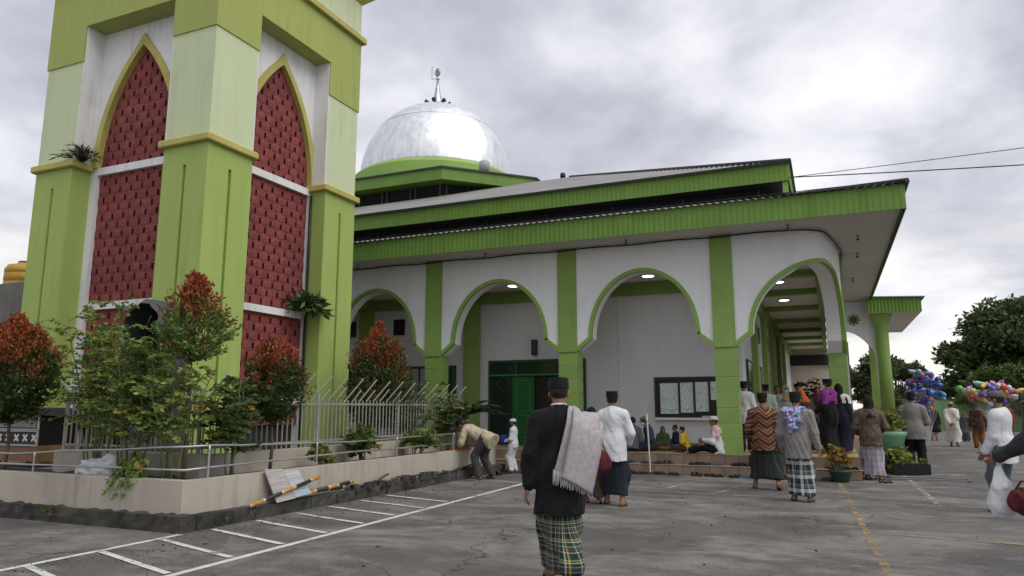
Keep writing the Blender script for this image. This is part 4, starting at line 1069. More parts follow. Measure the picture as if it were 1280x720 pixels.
compound_shrub('leafy_bush', (-7.75, 14.3, ZS), 'feathery low bush beside the white-capped child', 8, 1.25, 0.7, 100, 29, lsz=0.08, cols=((0.05, 0.095, 0.02), (0.15, 0.21, 0.05)), group=GP)
compound_shrub('leafy_bush', (-7.55, 12.6, ZS), 'low dark bush under the railing near the bending man', 6, 0.62, 0.5, 60, 30, lsz=0.09, group=GP)

def cycad(base, label, n, L, seed, name='cycad_palm', col=((0.02, 0.045, 0.012), (0.06, 0.10, 0.03)), up=0.8, trunk=0.5, group=None, lw=0.10):
    r = np.random.default_rng(seed); o = thing(name, base, label, 'palm', group); b = np.array(base)
    mb = MB(); Ps = []; Ds = []; Sz = []; Cs = []
    for k in range(n):
        az = 2.399 * k; el = up * r.uniform(0.5, 1.3)
        d = np.array([math.cos(az) * math.cos(el), math.sin(az) * math.cos(el), math.sin(el)]); l = L * r.uniform(0.75, 1.1)
        pts = [b + np.array([0, 0, trunk]) + d * l * f + np.array([0, 0, -0.45 * l * f * f]) for f in np.linspace(0, 1, 7)]
        mb.tube([tuple(p) for p in pts], list(np.linspace(0.012, 0.003, 7)), 5)
        side = np.cross(d, [0, 0, 1]); side /= np.linalg.norm(side) + 1e-9
        c = np.array(col[0]) + (np.array(col[1]) - np.array(col[0])) * r.uniform()
        for f in np.linspace(0.12, 1, 30):
            i = min(5, int(f * 6)); p = pts[i] + (pts[i + 1] - pts[i]) * (f * 6 - i); t_ = pts[i + 1] - pts[i]; t_ /= np.linalg.norm(t_)
            for sgn in (-1, 1):
                Ps.append(p); Ds.append(side * sgn + t_ * 0.7 + np.array([0, 0, -0.15])); Sz.append(0.24 * L * (1.05 - 0.6 * abs(f - 0.45))); Cs.append(c * r.uniform(0.8, 1.2))
    mb.tube([(b[0], b[1], b[2] - 0.03), (b[0], b[1], b[2] + trunk * 0.6), (b[0], b[1], b[2] + trunk + 0.05)], [0.10, 0.11, 0.07], 9); mb.build('trunk', BARK, o, True)
    leaves('fronds', np.array(Ps), np.array(Ds), np.array(Sz), np.array(Cs), o, lw, 0.1)
    return o
cycad((-7.75, 15.05, ZS), 'dark palm with arching fronds beside the green mosque door', 22, 1.0, 41, up=0.75, trunk=0.75)

def tuft(name, base, label, n, L, seed, col, cat='plant', out=(0, 0, 0), wr=0.08, droop=0.5, group=None):
    r = np.random.default_rng(seed); o = thing(name, base, label, cat, group)
    k = 5; az = r.uniform(0, 6.28, n); el = r.uniform(0.25, 1.4, n); l = L * r.uniform(0.5, 1.1, n)
    d = np.stack([np.cos(az) * np.cos(el), np.sin(az) * np.cos(el), np.sin(el)], 1) + np.array(out); d = unit(d)
    P = []; D = []; Sz = []; C = []
    for j in range(k):
        f = j / k; q = np.array(base) + d * (l * f)[:, None] + np.array([0, 0, -1.0]) * (droop * l * f * f)[:, None] + r.normal(size=(n, 3)) * 0.012
        P.append(q); D.append(d + np.array([0, 0, -2 * droop * f]) + r.normal(size=(n, 3)) * 0.25); Sz.append(l * 0.36); C.append(np.array(col[0]) + (np.array(col[1]) - np.array(col[0])) * r.uniform(0, 1, (n, 1)))
    leaves('blades', np.concatenate(P), np.concatenate(D), np.concatenate(Sz), np.concatenate(C), o, wr, 0.1)
    mb = MB(); mb.tube([tuple(Vector(base) + Vector((0, 0, -0.03))), tuple(Vector(base) + Vector((0, 0, 0.06)))], [0.03, 0.02], 6); mb.build('root', STEM, o)
    return o
tuft('ledge_weed', (-13.34, 9.16, 6.28), 'dark grassy weed sprouting from the yellow ledge of the minaret pier', 90, 0.55, 51, ((0.03, 0.04, 0.015), (0.09, 0.09, 0.04)), out=(0.35, -0.35, 0.2), wr=0.14)
tuft('wall_fern', (-10.08, 12.06, 3.50), 'fern growing out of the white band of the red lattice', 120, 0.62, 52, ((0.025, 0.05, 0.014), (0.075, 0.125, 0.03)), out=(0.7, -0.25, 0.1), wr=0.34, droop=0.55)
tuft('kerb_weed', (-9.30, 6.44, 0.12), 'little weed in the joint at the foot of the planter wall', 30, 0.17, 53, ((0.06, 0.08, 0.02), (0.16, 0.15, 0.05)), out=(0, -0.4, 0.2), wr=0.2)

# ------------------------------------------------------------------ far trees, hedge and green wall
def tree(base, h, trunk_h, blobs, n, seed, label, cols, lsz, group='trees beyond the green wall', name='broadleaf_tree', fill=0.75):
    r = np.random.default_rng(seed); o = thing(name, base, label, 'tree', group); b = np.array(base)
    mb = MB(); mb.tube([(b[0], b[1], b[2] - 0.1), (b[0] + 0.1, b[1], b[2] + trunk_h * 0.6), (b[0], b[1], b[2] + trunk_h), (b[0] + 0.1, b[1], b[2] + h * 0.7)], [0.05 * h * 0.5, 0.04 * h * 0.5, 0.03 * h * 0.5, 0.01 * h], 8)
    P = []; D = []; C = []
    vol = sum(q[3] ** 2 for q in blobs)
    for (x, y, z, rad) in blobs:
        mb.tube([(b[0], b[1], b[2] + trunk_h * 0.8), tuple(b + np.array([x * 0.5, y * 0.5, (trunk_h * 0.8 + z) * 0.55])), tuple(b + np.array([x, y, z]))], [0.012 * h, 0.008 * h, 0.003 * h], 6)
        m = int(n * rad ** 2 / vol); ncl = max(4, m // 26)
        d = unit(r.normal(size=(ncl, 3))); d[:, 2] = np.abs(d[:, 2]) * 0.9 + d[:, 2] * 0.1 - 0.15
        cc = np.array([x, y, z]) + d * rad * (0.45 + 0.6 * r.uniform(0, 1, (ncl, 1)) ** 0.6)
        I = np.repeat(np.arange(ncl), 26); M_ = len(I); cr_ = rad * 0.20
        off = r.normal(size=(M_, 3)) * cr_ * np.array([1, 1, 0.65])
        P.append(b + cc[I] + off); D.append(d[I] + r.normal(size=(M_, 3)) * 0.7 + np.array([0, 0, -0.1]))
        tone = r.uniform(0.0, 1.0, (ncl, 1))[I] * 0.7 + r.uniform(0, 0.3, (M_, 1))
        C.append(np.array(cols[0]) + (np.array(cols[1]) - np.array(cols[0])) * tone)
    mb.build('trunk', BARK, o, True)
    P = np.concatenate(P); P[:, 2] = np.maximum(P[:, 2], b[2] + 0.2)
    leaves('crown', P, np.concatenate(D), r.uniform(0.7, 1.3, len(P)) * lsz, np.concatenate(C), o, 0.55)
    return o
def blobs(nb, rx, ry, z0, z1, rad, seed, dome_=True):
    r = random.Random(seed); q = []
    for k in range(nb):
        a = r.uniform(0, 6.28); t = r.uniform(0, 1); m = math.sqrt(r.uniform(0, 1)) * (math.sqrt(max(0.05, 1 - t * t)) if dome_ else 1)
        q.append((rx * m * math.cos(a), ry * m * math.sin(a), z0 + (z1 - z0) * t, rad * r.uniform(0.7, 1.2)))
    return q
DK = ((0.032, 0.056, 0.019), (0.125, 0.17, 0.056)); MD = ((0.045, 0.07, 0.024), (0.14, 0.17, 0.06)); LG = ((0.05, 0.09, 0.02), (0.15, 0.21, 0.05))
tree((12.9, 62, 0), 9.4, 1.8, blobs(28, 5.0, 4, 1.9, 7.6, 1.7, 61), 46000, 61, 'huge dark green tree rising over the balloon sellers', DK, 0.42)
tree((21.5, 64, 0), 11.5, 2.5, blobs(22, 5.5, 4, 2.5, 9.6, 1.9, 62), 34000, 62, 'dark spreading tree adjoining the huge one by the street', DK, 0.45)
tree((4.9, 66, 0), 6.6, 1.5, blobs(14, 2.4, 2.4, 1.4, 5.2, 0.85, 63), 9000, 63, 'loose mid green tree behind the blue balloon bunch', MD, 0.30)
tree((7.0, 70, 0), 4.8, 1.2, blobs(8, 1.4, 1.6, 1.0, 3.6, 0.8, 67), 5000, 67, 'low tree in the gap under the bright sky', MD, 0.3)
tree((2.6, 52, 0), 5.2, 1.0, blobs(12, 1.8, 1.8, 0.9, 4.2, 0.8, 64), 8000, 64, 'bushy tree seen past the round porch column', MD, 0.26)
tree((10.9, 54.5, 0), 4.2, 1.2, blobs(12, 3.0, 1.1, 1.6, 3.6, 0.75, 65), 9000, 65, 'bright green creeper mound growing over the green wall', LG, 0.24, name='creeper_mound')
tree((16.6, 55.2, 0), 4.2, 1.2, blobs(12, 3.0, 1.1, 1.6, 3.4, 0.75, 66), 7000, 66, 'second bright green creeper mound further along the green wall', LG, 0.24, name='creeper_mound')
tree((-0.9, 52, 0), 4.0, 0.8, blobs(9, 1.0, 1.2, 0.9, 3.3, 0.65, 68), 6000, 68, 'bush framed by the far end of the side corridor', MD, 0.24)
for k, (x, y, h) in enumerate(((30, 70, 10), (42, 75, 12))):
    tree((x, y, 0), h, 2.5, blobs(14, 5, 4, 2.5, h * 0.85, 2.0, 70 + k), 9000, 70 + k, ('tree at the far end of the green wall', 'tree standing alone past the green wall')[k], DK, 0.5)
gw = thing('green_boundary_wall', (14, 56, 0), 'light green painted boundary wall behind the balloon sellers', 'wall')
GWM = M('mint_green_wall', (0.20, 0.36, 0.17), 0.8, 0.12, 0.5, 0.1, 20, streak=0.5, scol=(0.08, 0.11, 0.06))
mb = MB(); mb.box(2.5, 40, 56, 56.2, 0, 2.0); mb.build('wall_panel', GWM, gw)
for k in range(10):
    mb = MB(); mb.bbox(2.5 + 4 * k - 0.18, 2.5 + 4 * k + 0.18, 55.9, 56.3, 0, 2.15, 0.02); mb.build('pillar', GWM, gw)
mb = MB(); mb.bbox(2.5, 40, 55.93, 56.27, 2.0, 2.08, 0.02); mb.build('coping', MATS['bark'], gw)
# ------------------------------------------------------------------ people: bodies grown from smooth distance fields
def nets(fn, lo, hi, h):
    lo = np.array(lo, float); n = np.maximum(3, np.ceil((np.array(hi) - lo) / h).astype(int) + 1)
    ax = [lo[a] + h * np.arange(n[a]) for a in range(3)]
    G = np.stack(np.meshgrid(*ax, indexing='ij'), -1).astype(np.float32)
    # evaluate only blocks that can hold the surface
    nb_ = (n + 3) // 4; C = [lo[a] + h * (4 * np.arange(nb_[a]) + 1.5) for a in range(3)]
    Dc = fn(np.stack(np.meshgrid(*C, indexing='ij'), -1).astype(np.float32).reshape(-1, 3)).reshape(nb_)
    rep = lambda q: q.repeat(4, 0).repeat(4, 1).repeat(4, 2)[:n[0], :n[1], :n[2]]
    V = rep(np.sign(Dc)).astype(np.float32); near = rep(np.abs(Dc) < 2.7 * h + 0.028)
    V[near] = fn(G[near])
    s = V < 0
    c = [s[i:n[0] - 1 + i, j:n[1] - 1 + j, k:n[2] - 1 + k] for i in (0, 1) for j in (0, 1) for k in (0, 1)]
    cnt = sum(x.astype(np.int8) for x in c); act = (cnt > 0) & (cnt < 8)
    idx = np.argwhere(act)
    if len(idx) == 0: return np.zeros((0, 3)), np.zeros((0, 4), int)
    cid = -np.ones(act.shape, np.int64); cid[act] = np.arange(len(idx))
    off = np.array([(i, j, k) for i in (0, 1) for j in (0, 1) for k in (0, 1)])
    cv = np.stack([V[idx[:, 0] + o[0], idx[:, 1] + o[1], idx[:, 2] + o[2]] for o in off], 1)
    acc = np.zeros((len(idx), 3)); num = np.zeros((len(idx), 1))
    for a in range(8):
        for b in range(a + 1, 8):
            if np.abs(off[a] - off[b]).sum() != 1: continue
            m = (cv[:, a] < 0) != (cv[:, b] < 0)
            t = np.where(m, cv[:, a] / np.where(m, cv[:, a] - cv[:, b], 1), 0)[:, None]
            acc += np.where(m[:, None], off[a] + (off[b] - off[a]) * t, 0); num += m[:, None]
    v = lo + h * (idx + acc / np.maximum(num, 1))
    F = []
    for a in range(3):
        b, d = (a + 1) % 3, (a + 2) % 3
        sl0 = [slice(None)] * 3; sl1 = [slice(None)] * 3; sl0[a] = slice(0, -1); sl1[a] = slice(1, None)
        A, B = s[tuple(sl0)], s[tuple(sl1)]
        e = np.argwhere(A != B)
        ok = (e[:, b] > 0) & (e[:, d] > 0) & (e[:, b] < n[b] - 1) & (e[:, d] < n[d] - 1); e = e[ok]
        fl = A[e[:, 0], e[:, 1], e[:, 2]]
        def cell(db, dd):
            q = e.copy(); q[:, b] += db; q[:, d] += dd; return cid[q[:, 0], q[:, 1], q[:, 2]]
        q = np.stack([cell(-1, -1), cell(0, -1), cell(0, 0), cell(-1, 0)], 1)
        q[~fl] = q[~fl][:, ::-1]; F.append(q)
    return v, np.concatenate(F)
def smin(a, b, k):
    hh = np.clip(0.5 + 0.5 * (b - a) / k, 0, 1); return b + (a - b) * hh - k * hh * (1 - hh)
def cone(a, b, ra, rb):
    a = np.array(a, np.float32); b = np.array(b, np.float32); ba = b - a; L2 = max(1e-8, float(ba @ ba))
    def f(P):
        pa = P - a; t = np.clip(pa @ ba / L2, 0, 1); return np.linalg.norm(pa - t[:, None] * ba, axis=1) - (ra + (rb - ra) * t)
    return f
def ell(c, r, Rm=None):
    c = np.array(c, np.float32); r = np.array(r, np.float32)
    def f(P):
        q = P - c
        if Rm is not None: q = q @ Rm          # columns of Rm are the local axes
        k0 = np.linalg.norm(q / r, axis=1); k1 = np.linalg.norm(q / (r * r), axis=1); return k0 * (k0 - 1) / np.maximum(k1, 1e-6)
    return f
def union(fs, k):
    def f(P):
        d = fs[0](P)
        for g_ in fs[1:]: d = smin(d, g_(P), k)
        return d
    return f
def clip(f, pt, nrm_):
    pt = np.array(pt, np.float32); nn = np.array(nrm_, np.float32); nn = nn / np.linalg.norm(nn)
    return lambda P: np.maximum(f(P), (P - pt) @ nn)
def inflate(f, d): return lambda P: f(P) - d
def folds(f, amp, seed, s=17.0, vert=0.35):
    r = np.random.default_rng(seed); W = [(r.normal(size=3) * np.array([1, 1, vert]) * s * (1 + 0.5 * k), r.uniform(0, 6.28), 1 / (1 + 0.6 * k)) for k in range(4)]
    def g_(P):
        o = 0
        for w_, ph, a in W: o = o + a * np.sin(P @ w_.astype(np.float32) + ph)
        return f(P) + amp * o * 0.5
    return g_
def mesh_from(parts, name, mats, seam='front', mi=None):
    vs_ = []; fs_ = []; b = 0; ms = []
    for k, (v, f) in enumerate(parts):
        if len(v) == 0: continue
        vs_.append(v); fs_.append(f + b); b += len(v); ms += [0 if mi is None else mi[k]] * len(f)
    v = np.concatenate(vs_); f = np.concatenate(fs_)
    me = bpy.data.meshes.new(name); me.vertices.add(len(v)); me.vertices.foreach_set('co', v.ravel().astype(np.float32))
    me.loops.add(len(f) * 4); me.loops.foreach_set('vertex_index', f.ravel().astype(np.int32))
    me.polygons.add(len(f)); me.polygons.foreach_set('loop_start', np.arange(0, len(f) * 4, 4, dtype=np.int32))
    me.update(calc_edges=True)
    for m in (mats if isinstance(mats, list) else [mats]): me.materials.append(m)
    me.polygons.foreach_set('material_index', ms)
    me.polygons.foreach_set('use_smooth', [True] * len(f))
    uv = me.uv_layers.new(name='UVMap')
    y = -v[:, 1] if seam == 'front' else v[:, 1]
    U = np.stack([np.arctan2(v[:, 0], y + 0.02) * 0.17, v[:, 2]], 1)[f.ravel()]
    # keep the seam face from smearing
    Uq = U.reshape(-1, 4, 2); rngu = Uq[:, :, 0].max(1) - Uq[:, :, 0].min(1); bad = rngu > 0.5
    Uq[bad, :, 0] = np.where(Uq[bad, :, 0] < 0, Uq[bad, :, 0] + 2 * np.pi * 0.17, Uq[bad, :, 0])
    uv.data.foreach_set('uv', Uq.reshape(-1).astype(np.float32)); me.validate()
    return me
def rotx(a): c, s = math.cos(a), math.sin(a); return np.array([[1, 0, 0], [0, c, -s], [0, s, c]])
def rotz_(a): c, s = math.cos(a), math.sin(a); return np.array([[c, -s, 0], [s, c, 0], [0, 0, 1]])
def ik(a, b, l1, l2, pole):
    a, b, pole = map(lambda q: np.array(q, float), (a, b, pole)); d = b - a; L = np.linalg.norm(d); Lc = min(L, (l1 + l2) * 0.999); d = d / max(L, 1e-6); b = a + d * Lc
    x = (l1 * l1 - l2 * l2 + Lc * Lc) / (2 * Lc); h_ = math.sqrt(max(0, l1 * l1 - x * x)); pp = pole - d * (pole @ d); pp = pp / max(1e-6, np.linalg.norm(pp))
    return a + d * x + pp * h_, b
SKIN = M('brown_skin', (0.235, 0.115, 0.068), 0.55, 0.10, 14, 0.05, 120, local=True)
EYEM = M('dark_eye', (0.015, 0.01, 0.008), 0.25, 0.0, 5, 0)
HAIRM = M('black_hair', (0.012, 0.010, 0.009), 0.5, 0.3, 40, 0.3, 200, local=True)
def cloth(name, col, var=0.10, rough=0.85, scale=9, bump=0.25):
    if name in MATS: return MATS[name]
    m = M(name, col, rough, var, scale, 0, 90, local=True, spec=0.15, sheen=0.04)
    t = NT.__new__(NT); t.mat = m; t.t = m.node_tree; t.b = next(n for n in t.t.nodes if n.type == 'BSDF_PRINCIPLED')
    p = t.obj(); w_ = t.noise(t.mapping(p, (1, 1, 0.55)), 11, 3, 0.5, 1.2); t.bump(t.math('ADD', w_, t.math('MULTIPLY', t.noise(p, 120, 2), 0.06)), 0.75, 0.035)
    return m
PECI = cloth('black_velvet', (0.011, 0.011, 0.012), 0.2)

def hand_parts(w_, d, n_, side, curl, s, spread=0.12):
    """palm, four fingers of unequal length with two bends, thumb off the side of the palm"""
    d = d / np.linalg.norm(d); n_ = n_ - d * (n_ @ d); n_ = n_ / np.linalg.norm(n_); l = np.cross(d, n_) * side     # l points to the thumb side
    F = [cone(w_ - d * 0.03 * s, w_ + d * 0.03 * s, 0.024 * s, 0.026 * s), ell(w_ + d * 0.052 * s, np.array([0.040, 0.050, 0.017]) * s, np.stack([l, d, n_], 1))]
    G = []
    for k, (o, L) in enumerate(((0.027, 0.072), (0.009, 0.080), (-0.010, 0.074), (-0.028, 0.058))):
        p = w_ + d * 0.090 * s + l * o * s; a = 0.0; dd = d + l * o * spread * 6; dd = dd / np.linalg.norm(dd)
        for j, fr in enumerate((0.45, 0.32, 0.25)):
            a += curl * (0.5 if j == 0 else 0.75); q = p + (dd * math.cos(a) + n_ * math.sin(a)) * L * fr * s
            G.append(cone(p, q, (0.0092 - 0.0008 * j) * s, (0.0086 - 0.0010 * j) * s)); p = q
    p = w_ + d * 0.025 * s + l * 0.028 * s; q = p + (d * 0.55 + l * 0.72 + n_ * 0.35) * 0.042 * s; r_ = q + (d * 0.9 + l * 0.15 + n_ * (0.25 + 0.4 * curl)) * 0.034 * s
    G += [cone(p, q, 0.013 * s, 0.0105 * s), cone(q, r_, 0.0105 * s, 0.0085 * s)]
    palm = union(F, 0.012 * s); fing = lambda P: np.minimum.reduce([g_(P) for g_ in G])
    return lambda P: smin(palm(P), fing(P), 0.005 * s)

def person(base, label, H=1.68, rel=0, az=None, lean=0, side=0, hip=0.90, feet=None, lift=(0, 0), pitch=None, hands=None, head=(0, 0), legs=None, h=0.02, group=None, garments=(), hat=None, hair='short', mask=None, build=1.0, sandals=None, skin=None, name='person', seam='front', elbows=None, curl=(0.35, 0.35), hijab=None, eyes=True, seed=1, bald=False):
    s = H / 1.70
    if az is None: az = math.degrees(math.atan2(base[0], base[1])) + rel
    root = thing(name, base, label, 'person', group, rz=-R(az))
    skin = skin or SKIN
    def put(nm, me, parent=None):
        o = bpy.data.objects.new(nm, me); COL.objects.link(o); o.parent = parent or root; WLOC[o.name] = Vector((0, 0, 0)); return o
    A = lambda *p: np.array(p, float)
    Rl = rotx(-R(lean)); Rl = np.array([[math.cos(R(side)), 0, math.sin(R(side))], [0, 1, 0], [-math.sin(R(side)), 0, math.cos(R(side))]]) @ Rl
    X, Fw, U = Rl[:, 0], Rl[:, 1], Rl[:, 2]
    pel = A(0, 0, hip) * s
    T = lambda x, y, z: pel + (X * x + Fw * y + U * z) * s
    shL, shR = T(-0.168 * build, 0, 0.438), T(0.168 * build, 0, 0.438)
    nb = T(0, 0.0, 0.53)
    Rh = Rl @ rotz_(R(-head[1])) @ rotx(-R(head[0])); hc = nb + (Rl @ A(0, 0.012, 0.055) + Rh @ A(0, 0.012, 0.095)) * s
    HT = lambda x, y, z: hc + Rh @ A(x, y, z) * s
    hipL, hipR = T(-0.09, 0, -0.02), T(0.09, 0, -0.02)
    feet = feet or ((-0.10, 0.0), (0.10, 0.0))
    if legs is None:
        ank = [A(feet[0][0], feet[0][1], 0.085 + lift[0]) * s, A(feet[1][0], feet[1][1], 0.085 + lift[1]) * s]
        L_ = [ik(hp, an, 0.42 * s, 0.41 * s, A(0, 1, 0.1)) for hp, an in zip((hipL, hipR), ank)]
        knee = [q[0] for q in L_]; ank = [q[1] for q in L_]
    else:
        knee = [A(*legs[0][0]) * s, A(*legs[1][0]) * s]; ank = [A(*legs[0][1]) * s, A(*legs[1][1]) * s]
    hands = hands or ((-0.27, 0.03, 0.78), (0.27, 0.03, 0.78))
    elbows = elbows or ((-0.6, -1, -0.1), (0.6, -1, -0.1))
    Ar = [ik(sh, A(*hd) * s, 0.285 * s, 0.255 * s, A(*e_)) for sh, hd, e_ in zip((shL, shR), hands, elbows)]
    elb = [q[0] for q in Ar]; wri = [q[1] for q in Ar]
    bw = build
    torso = [ell(T(0, 0.0, 0.38), np.array([0.150 * bw, 0.098 * bw, 0.17]) * s, Rl), ell(T(0, 0.005, 0.18), np.array([0.132 * bw, 0.095 * bw, 0.17]) * s, Rl), ell(T(0, -0.01, 0.0), np.array([0.150 * bw, 0.105 * bw, 0.13]) * s, Rl), cone(shL * 0.88 + shR * 0.12, shR * 0.88 + shL * 0.12, 0.056 * s, 0.056 * s), cone(shL, nb, 0.040 * s, 0.040 * s), cone(shR, nb, 0.040 * s, 0.040 * s)]
    armf = []
    for sh, el_, wr in zip((shL, shR), elb, wri): armf += [cone(sh, el_, 0.049 * s, 0.040 * s), cone(el_, wr, 0.040 * s, 0.027 * s)]
    legf = []
    fdir = []
    for k in (0, 1):
        hp, kn, an = (hipL, hipR)[k], knee[k], ank[k]
        legf += [cone(hp, kn, 0.080 * s, 0.053 * s), cone(kn, kn + (an - kn) * 0.35, 0.052 * s, 0.053 * s), cone(kn + (an - kn) * 0.35, an, 0.053 * s, 0.034 * s)]
        pa = 0 if pitch is None else R(pitch[k])
        fd = A((-0.18, 0.18)[k], math.cos(pa), -math.sin(pa)); fd = fd / np.linalg.norm(fd); up_ = np.cross(np.cross(fd, A(0, 0, 1)), fd)
        fdir.append((fd, up_))
        legf += [cone(an - fd * 0.035 * s - up_ * 0.045 * s, an + fd * 0.08 * s - up_ * 0.045 * s, 0.034 * s, 0.032 * s), cone(an + fd * 0.08 * s - up_ * 0.045 * s, an + fd * 0.155 * s - up_ * 0.058 * s, 0.034 * s, 0.022 * s), cone(an, an + fd * 0.07 * s - up_ * 0.04 * s, 0.034 * s, 0.028 * s)]
    body = union(torso + armf + legf + [cone(nb - U * 0.04 * s, hc - Rh @ A(0, 0.01, 0.05) * s, 0.056 * s, 0.050 * s)], 0.035 * s)
    allp = np.array([pel, shL, shR, nb, hc, *knee, *ank, *elb, *wri] + [a + f_[0] * 0.17 * s for a, f_ in zip(ank, fdir)])
    lo, hi = allp.min(0) - 0.19 * s, allp.max(0) + 0.19 * s
    parts = [nets(body, lo, hi, h)]
    # head with brow, sockets, nose, lips, chin, ears
    hd_f = [ell(HT(0, -0.012, 0.025), np.array([0.076, 0.094, 0.092]) * s, Rh), ell(HT(0, 0.022, -0.035), np.array([0.060, 0.070, 0.078]) * s, Rh), ell(HT(0, 0.062, -0.088), np.array([0.026, 0.022, 0.022]) * s, Rh), cone(HT(-0.035, 0.078, 0.018), HT(0.035, 0.078, 0.018), 0.011 * s, 0.011 * s)]
    hf = union(hd_f, 0.03 * s)
    feat = [cone(HT(0, 0.088, 0.008), HT(0, 0.108, -0.030), 0.009 * s, 0.014 * s), cone(HT(-0.018, 0.086, -0.060), HT(0.018, 0.086, -0.060), 0.009 * s, 0.009 * s)] + [ell(HT(x, -0.006, -0.012), np.array([0.010, 0.020, 0.032]) * s, Rh) for x in (-0.080, 0.080)]
    sock = [ell(HT(x, 0.096, 0.000), np.array([0.018, 0.018, 0.012]) * s, Rh) for x in (-0.032, 0.032)]
    neckf = cone(nb - U * 0.02 * s, hc - Rh @ A(0, 0.012, 0.04) * s, 0.055 * s, 0.051 * s)
    def headf(P):
        d = smin(hf(P), neckf(P), 0.02 * s)
        for g_ in feat: d = smin(d, g_(P), 0.010 * s)
        for g_ in sock: d = -smin(-d, g_(P), 0.008 * s)
        return d
    parts.append(nets(headf, hc - 0.155 * s, hc + 0.155 * s, min(h, 0.0085)))
    for k in (0, 1):
        fa = wri[k] - elb[k]; fa = fa / np.linalg.norm(fa)
        inn = A(1 if k == 0 else -1, 0.25, 0.05)
        hpf = hand_parts(wri[k], fa, inn, -1 if k == 0 else 1, curl[k], s)
        # thumbs point forward: pick the side that does
        cc = wri[k] + fa * 0.085 * s
        parts.append(nets(hpf, cc - 0.125 * s, cc + 0.125 * s, 0.0052 if h < 0.014 else 0.0075))
    bo = put('body', mesh_from(parts, 'body', skin, seam))
    if eyes and mask != 'hidden':
        for x in (-0.032, 0.032):
            mb = MB(); mb.lathe([(0.0, -0.010), (0.007, -0.007), (0.010, 0), (0.007, 0.007), (0.0, 0.010)], tuple(HT(x, 0.082, -0.001)), 10); put('eye', mb.mesh('eye', EYEM, True), bo)
    # clothing
    for gi, g_ in enumerate(garments):
        kind = g_['kind']; mt = g_['mat']; lz = g_.get('loose', 0.018) * s; amp = g_.get('fold', 0.008) * 1.5 * s; sd_ = seed * 17 + gi
        if kind in ('top', 'robe'):
            hem = g_.get('hem', -0.16); sl = g_.get('sleeve', 1.0)
            tf = [inflate(q, lz * (1.25 if qi < 3 else 0.5)) for qi, q in enumerate(torso)]
            tf += [cone(T(0, 0.0, 0.05), T(0, -0.005, hem), 0.108 * bw * s + lz, 0.122 * bw * s + lz), cone(T(-0.055 * bw, 0, 0.1), T(-0.06 * bw, -0.005, hem), 0.098 * s + lz, 0.112 * s + lz), cone(T(0.055 * bw, 0, 0.1), T(0.06 * bw, -0.005, hem), 0.098 * s + lz, 0.112 * s + lz)]
            tf.append(cone(shL, nb - U * 0.02 * s, 0.050 * s + lz * 0.5, 0.056 * s)); tf.append(cone(shR, nb - U * 0.02 * s, 0.050 * s + lz * 0.5, 0.056 * s))
            D0 = union(tf, 0.05 * s)
            if kind == 'top': D0 = clip(D0, T(0, 0, hem), -U)
            arms_ = []
            for k in (0, 1):
                sh, el_, wr = (shL, shR)[k], elb[k], wri[k]
                if sl >= 0.99: arms_ += [cone(sh, el_, 0.054 * s + lz, 0.048 * s + lz), cone(el_, wr - (wr - el_) * 0.06, 0.048 * s + lz, 0.036 * s + lz * g_.get('cuff', 0.8))]
                elif sl > 0.5: e2 = el_ + (wr - el_) * (sl - 0.5) * 2; arms_ += [cone(sh, el_, 0.054 * s + lz, 0.048 * s + lz), cone(el_, e2, 0.052 * s + lz, 0.046 * s + lz)]
                else: e2 = sh + (el_ - sh) * sl * 2; arms_ += [cone(sh, e2, 0.068 * s + lz, 0.066 * s + lz)]
            fA = union(arms_, 0.02 * s)
            fn = (lambda D0, fA: lambda P: smin(D0(P), fA(P), 0.035 * s))(D0, fA)
            if kind == 'robe':
                zb0 = g_.get('hemz', 0.10) * s; k_ = g_.get('flare', 1.0)
                sk = []
                for k in (0, 1):
                    hp, kn, an = (hipL, hipR)[k], knee[k], ank[k]; bt = an.copy(); bt[2] = min(an[2], zb0)
                    sk += [cone(hp, kn, 0.105 * s + lz, (0.10 * k_) * s + lz), cone(kn, bt, (0.10 * k_) * s + lz, (0.105 * k_) * s + lz)]
                fS = union(sk, 0.16 * s); fS = clip(fS, (0, 0, zb0), (0, 0, -1))
                fn = (lambda f0, f1: lambda P: smin(f0(P), f1(P), 0.06 * s))(clip(fn, (0, 0, zb0), (0, 0, -1)), fS); fn = clip(fn, (0, 0, zb0), (0, 0, -1))
            fn = clip(fn, nb + U * g_.get('neck', 0.022) * s - Fw * 0.0, U + Fw * 0.30)
        elif kind == 'trousers':
            sk = []
            for k in (0, 1):
                hp, kn, an = (hipL, hipR)[k], knee[k], ank[k]
                sk += [cone(hp, kn, 0.092 * s + lz, 0.066 * s + lz), cone(kn, an + (kn - an) * g_.get('cut', 0.02), 0.066 * s + lz, 0.052 * s + lz)]
            fn = union([inflate(torso[2], lz)] + sk, 0.03 * s); fn = clip(fn, T(0, 0, 0.12), U)
        elif kind == 'sarong':
            sk = []; zb0 = g_.get('hemz', 0.10) * s; k_ = g_.get('flare', 1.0)
            for k in (0, 1):
                hp, kn, an = (hipL, hipR)[k], knee[k], ank[k]; bt = an + (an - kn) * 0.0
                bt = bt.copy()
                if legs is None and lift[k] < 0.06: bt[2] = min(bt[2], zb0 - 0.10)
                elif legs is None: bt = an + (an - kn) * 0.10
                sk += [cone(hp, kn, 0.100 * s + lz, 0.088 * k_ * s + lz), cone(kn, bt, 0.088 * k_ * s + lz, 0.085 * k_ * s + lz)]
            mid_ = (ank[0] + ank[1]) / 2; mid_[2] = zb0 - 0.1
            if legs is None: sk.append(cone(T(0, 0, -0.1), mid_, 0.09 * s + lz, 0.075 * k_ * s + lz))
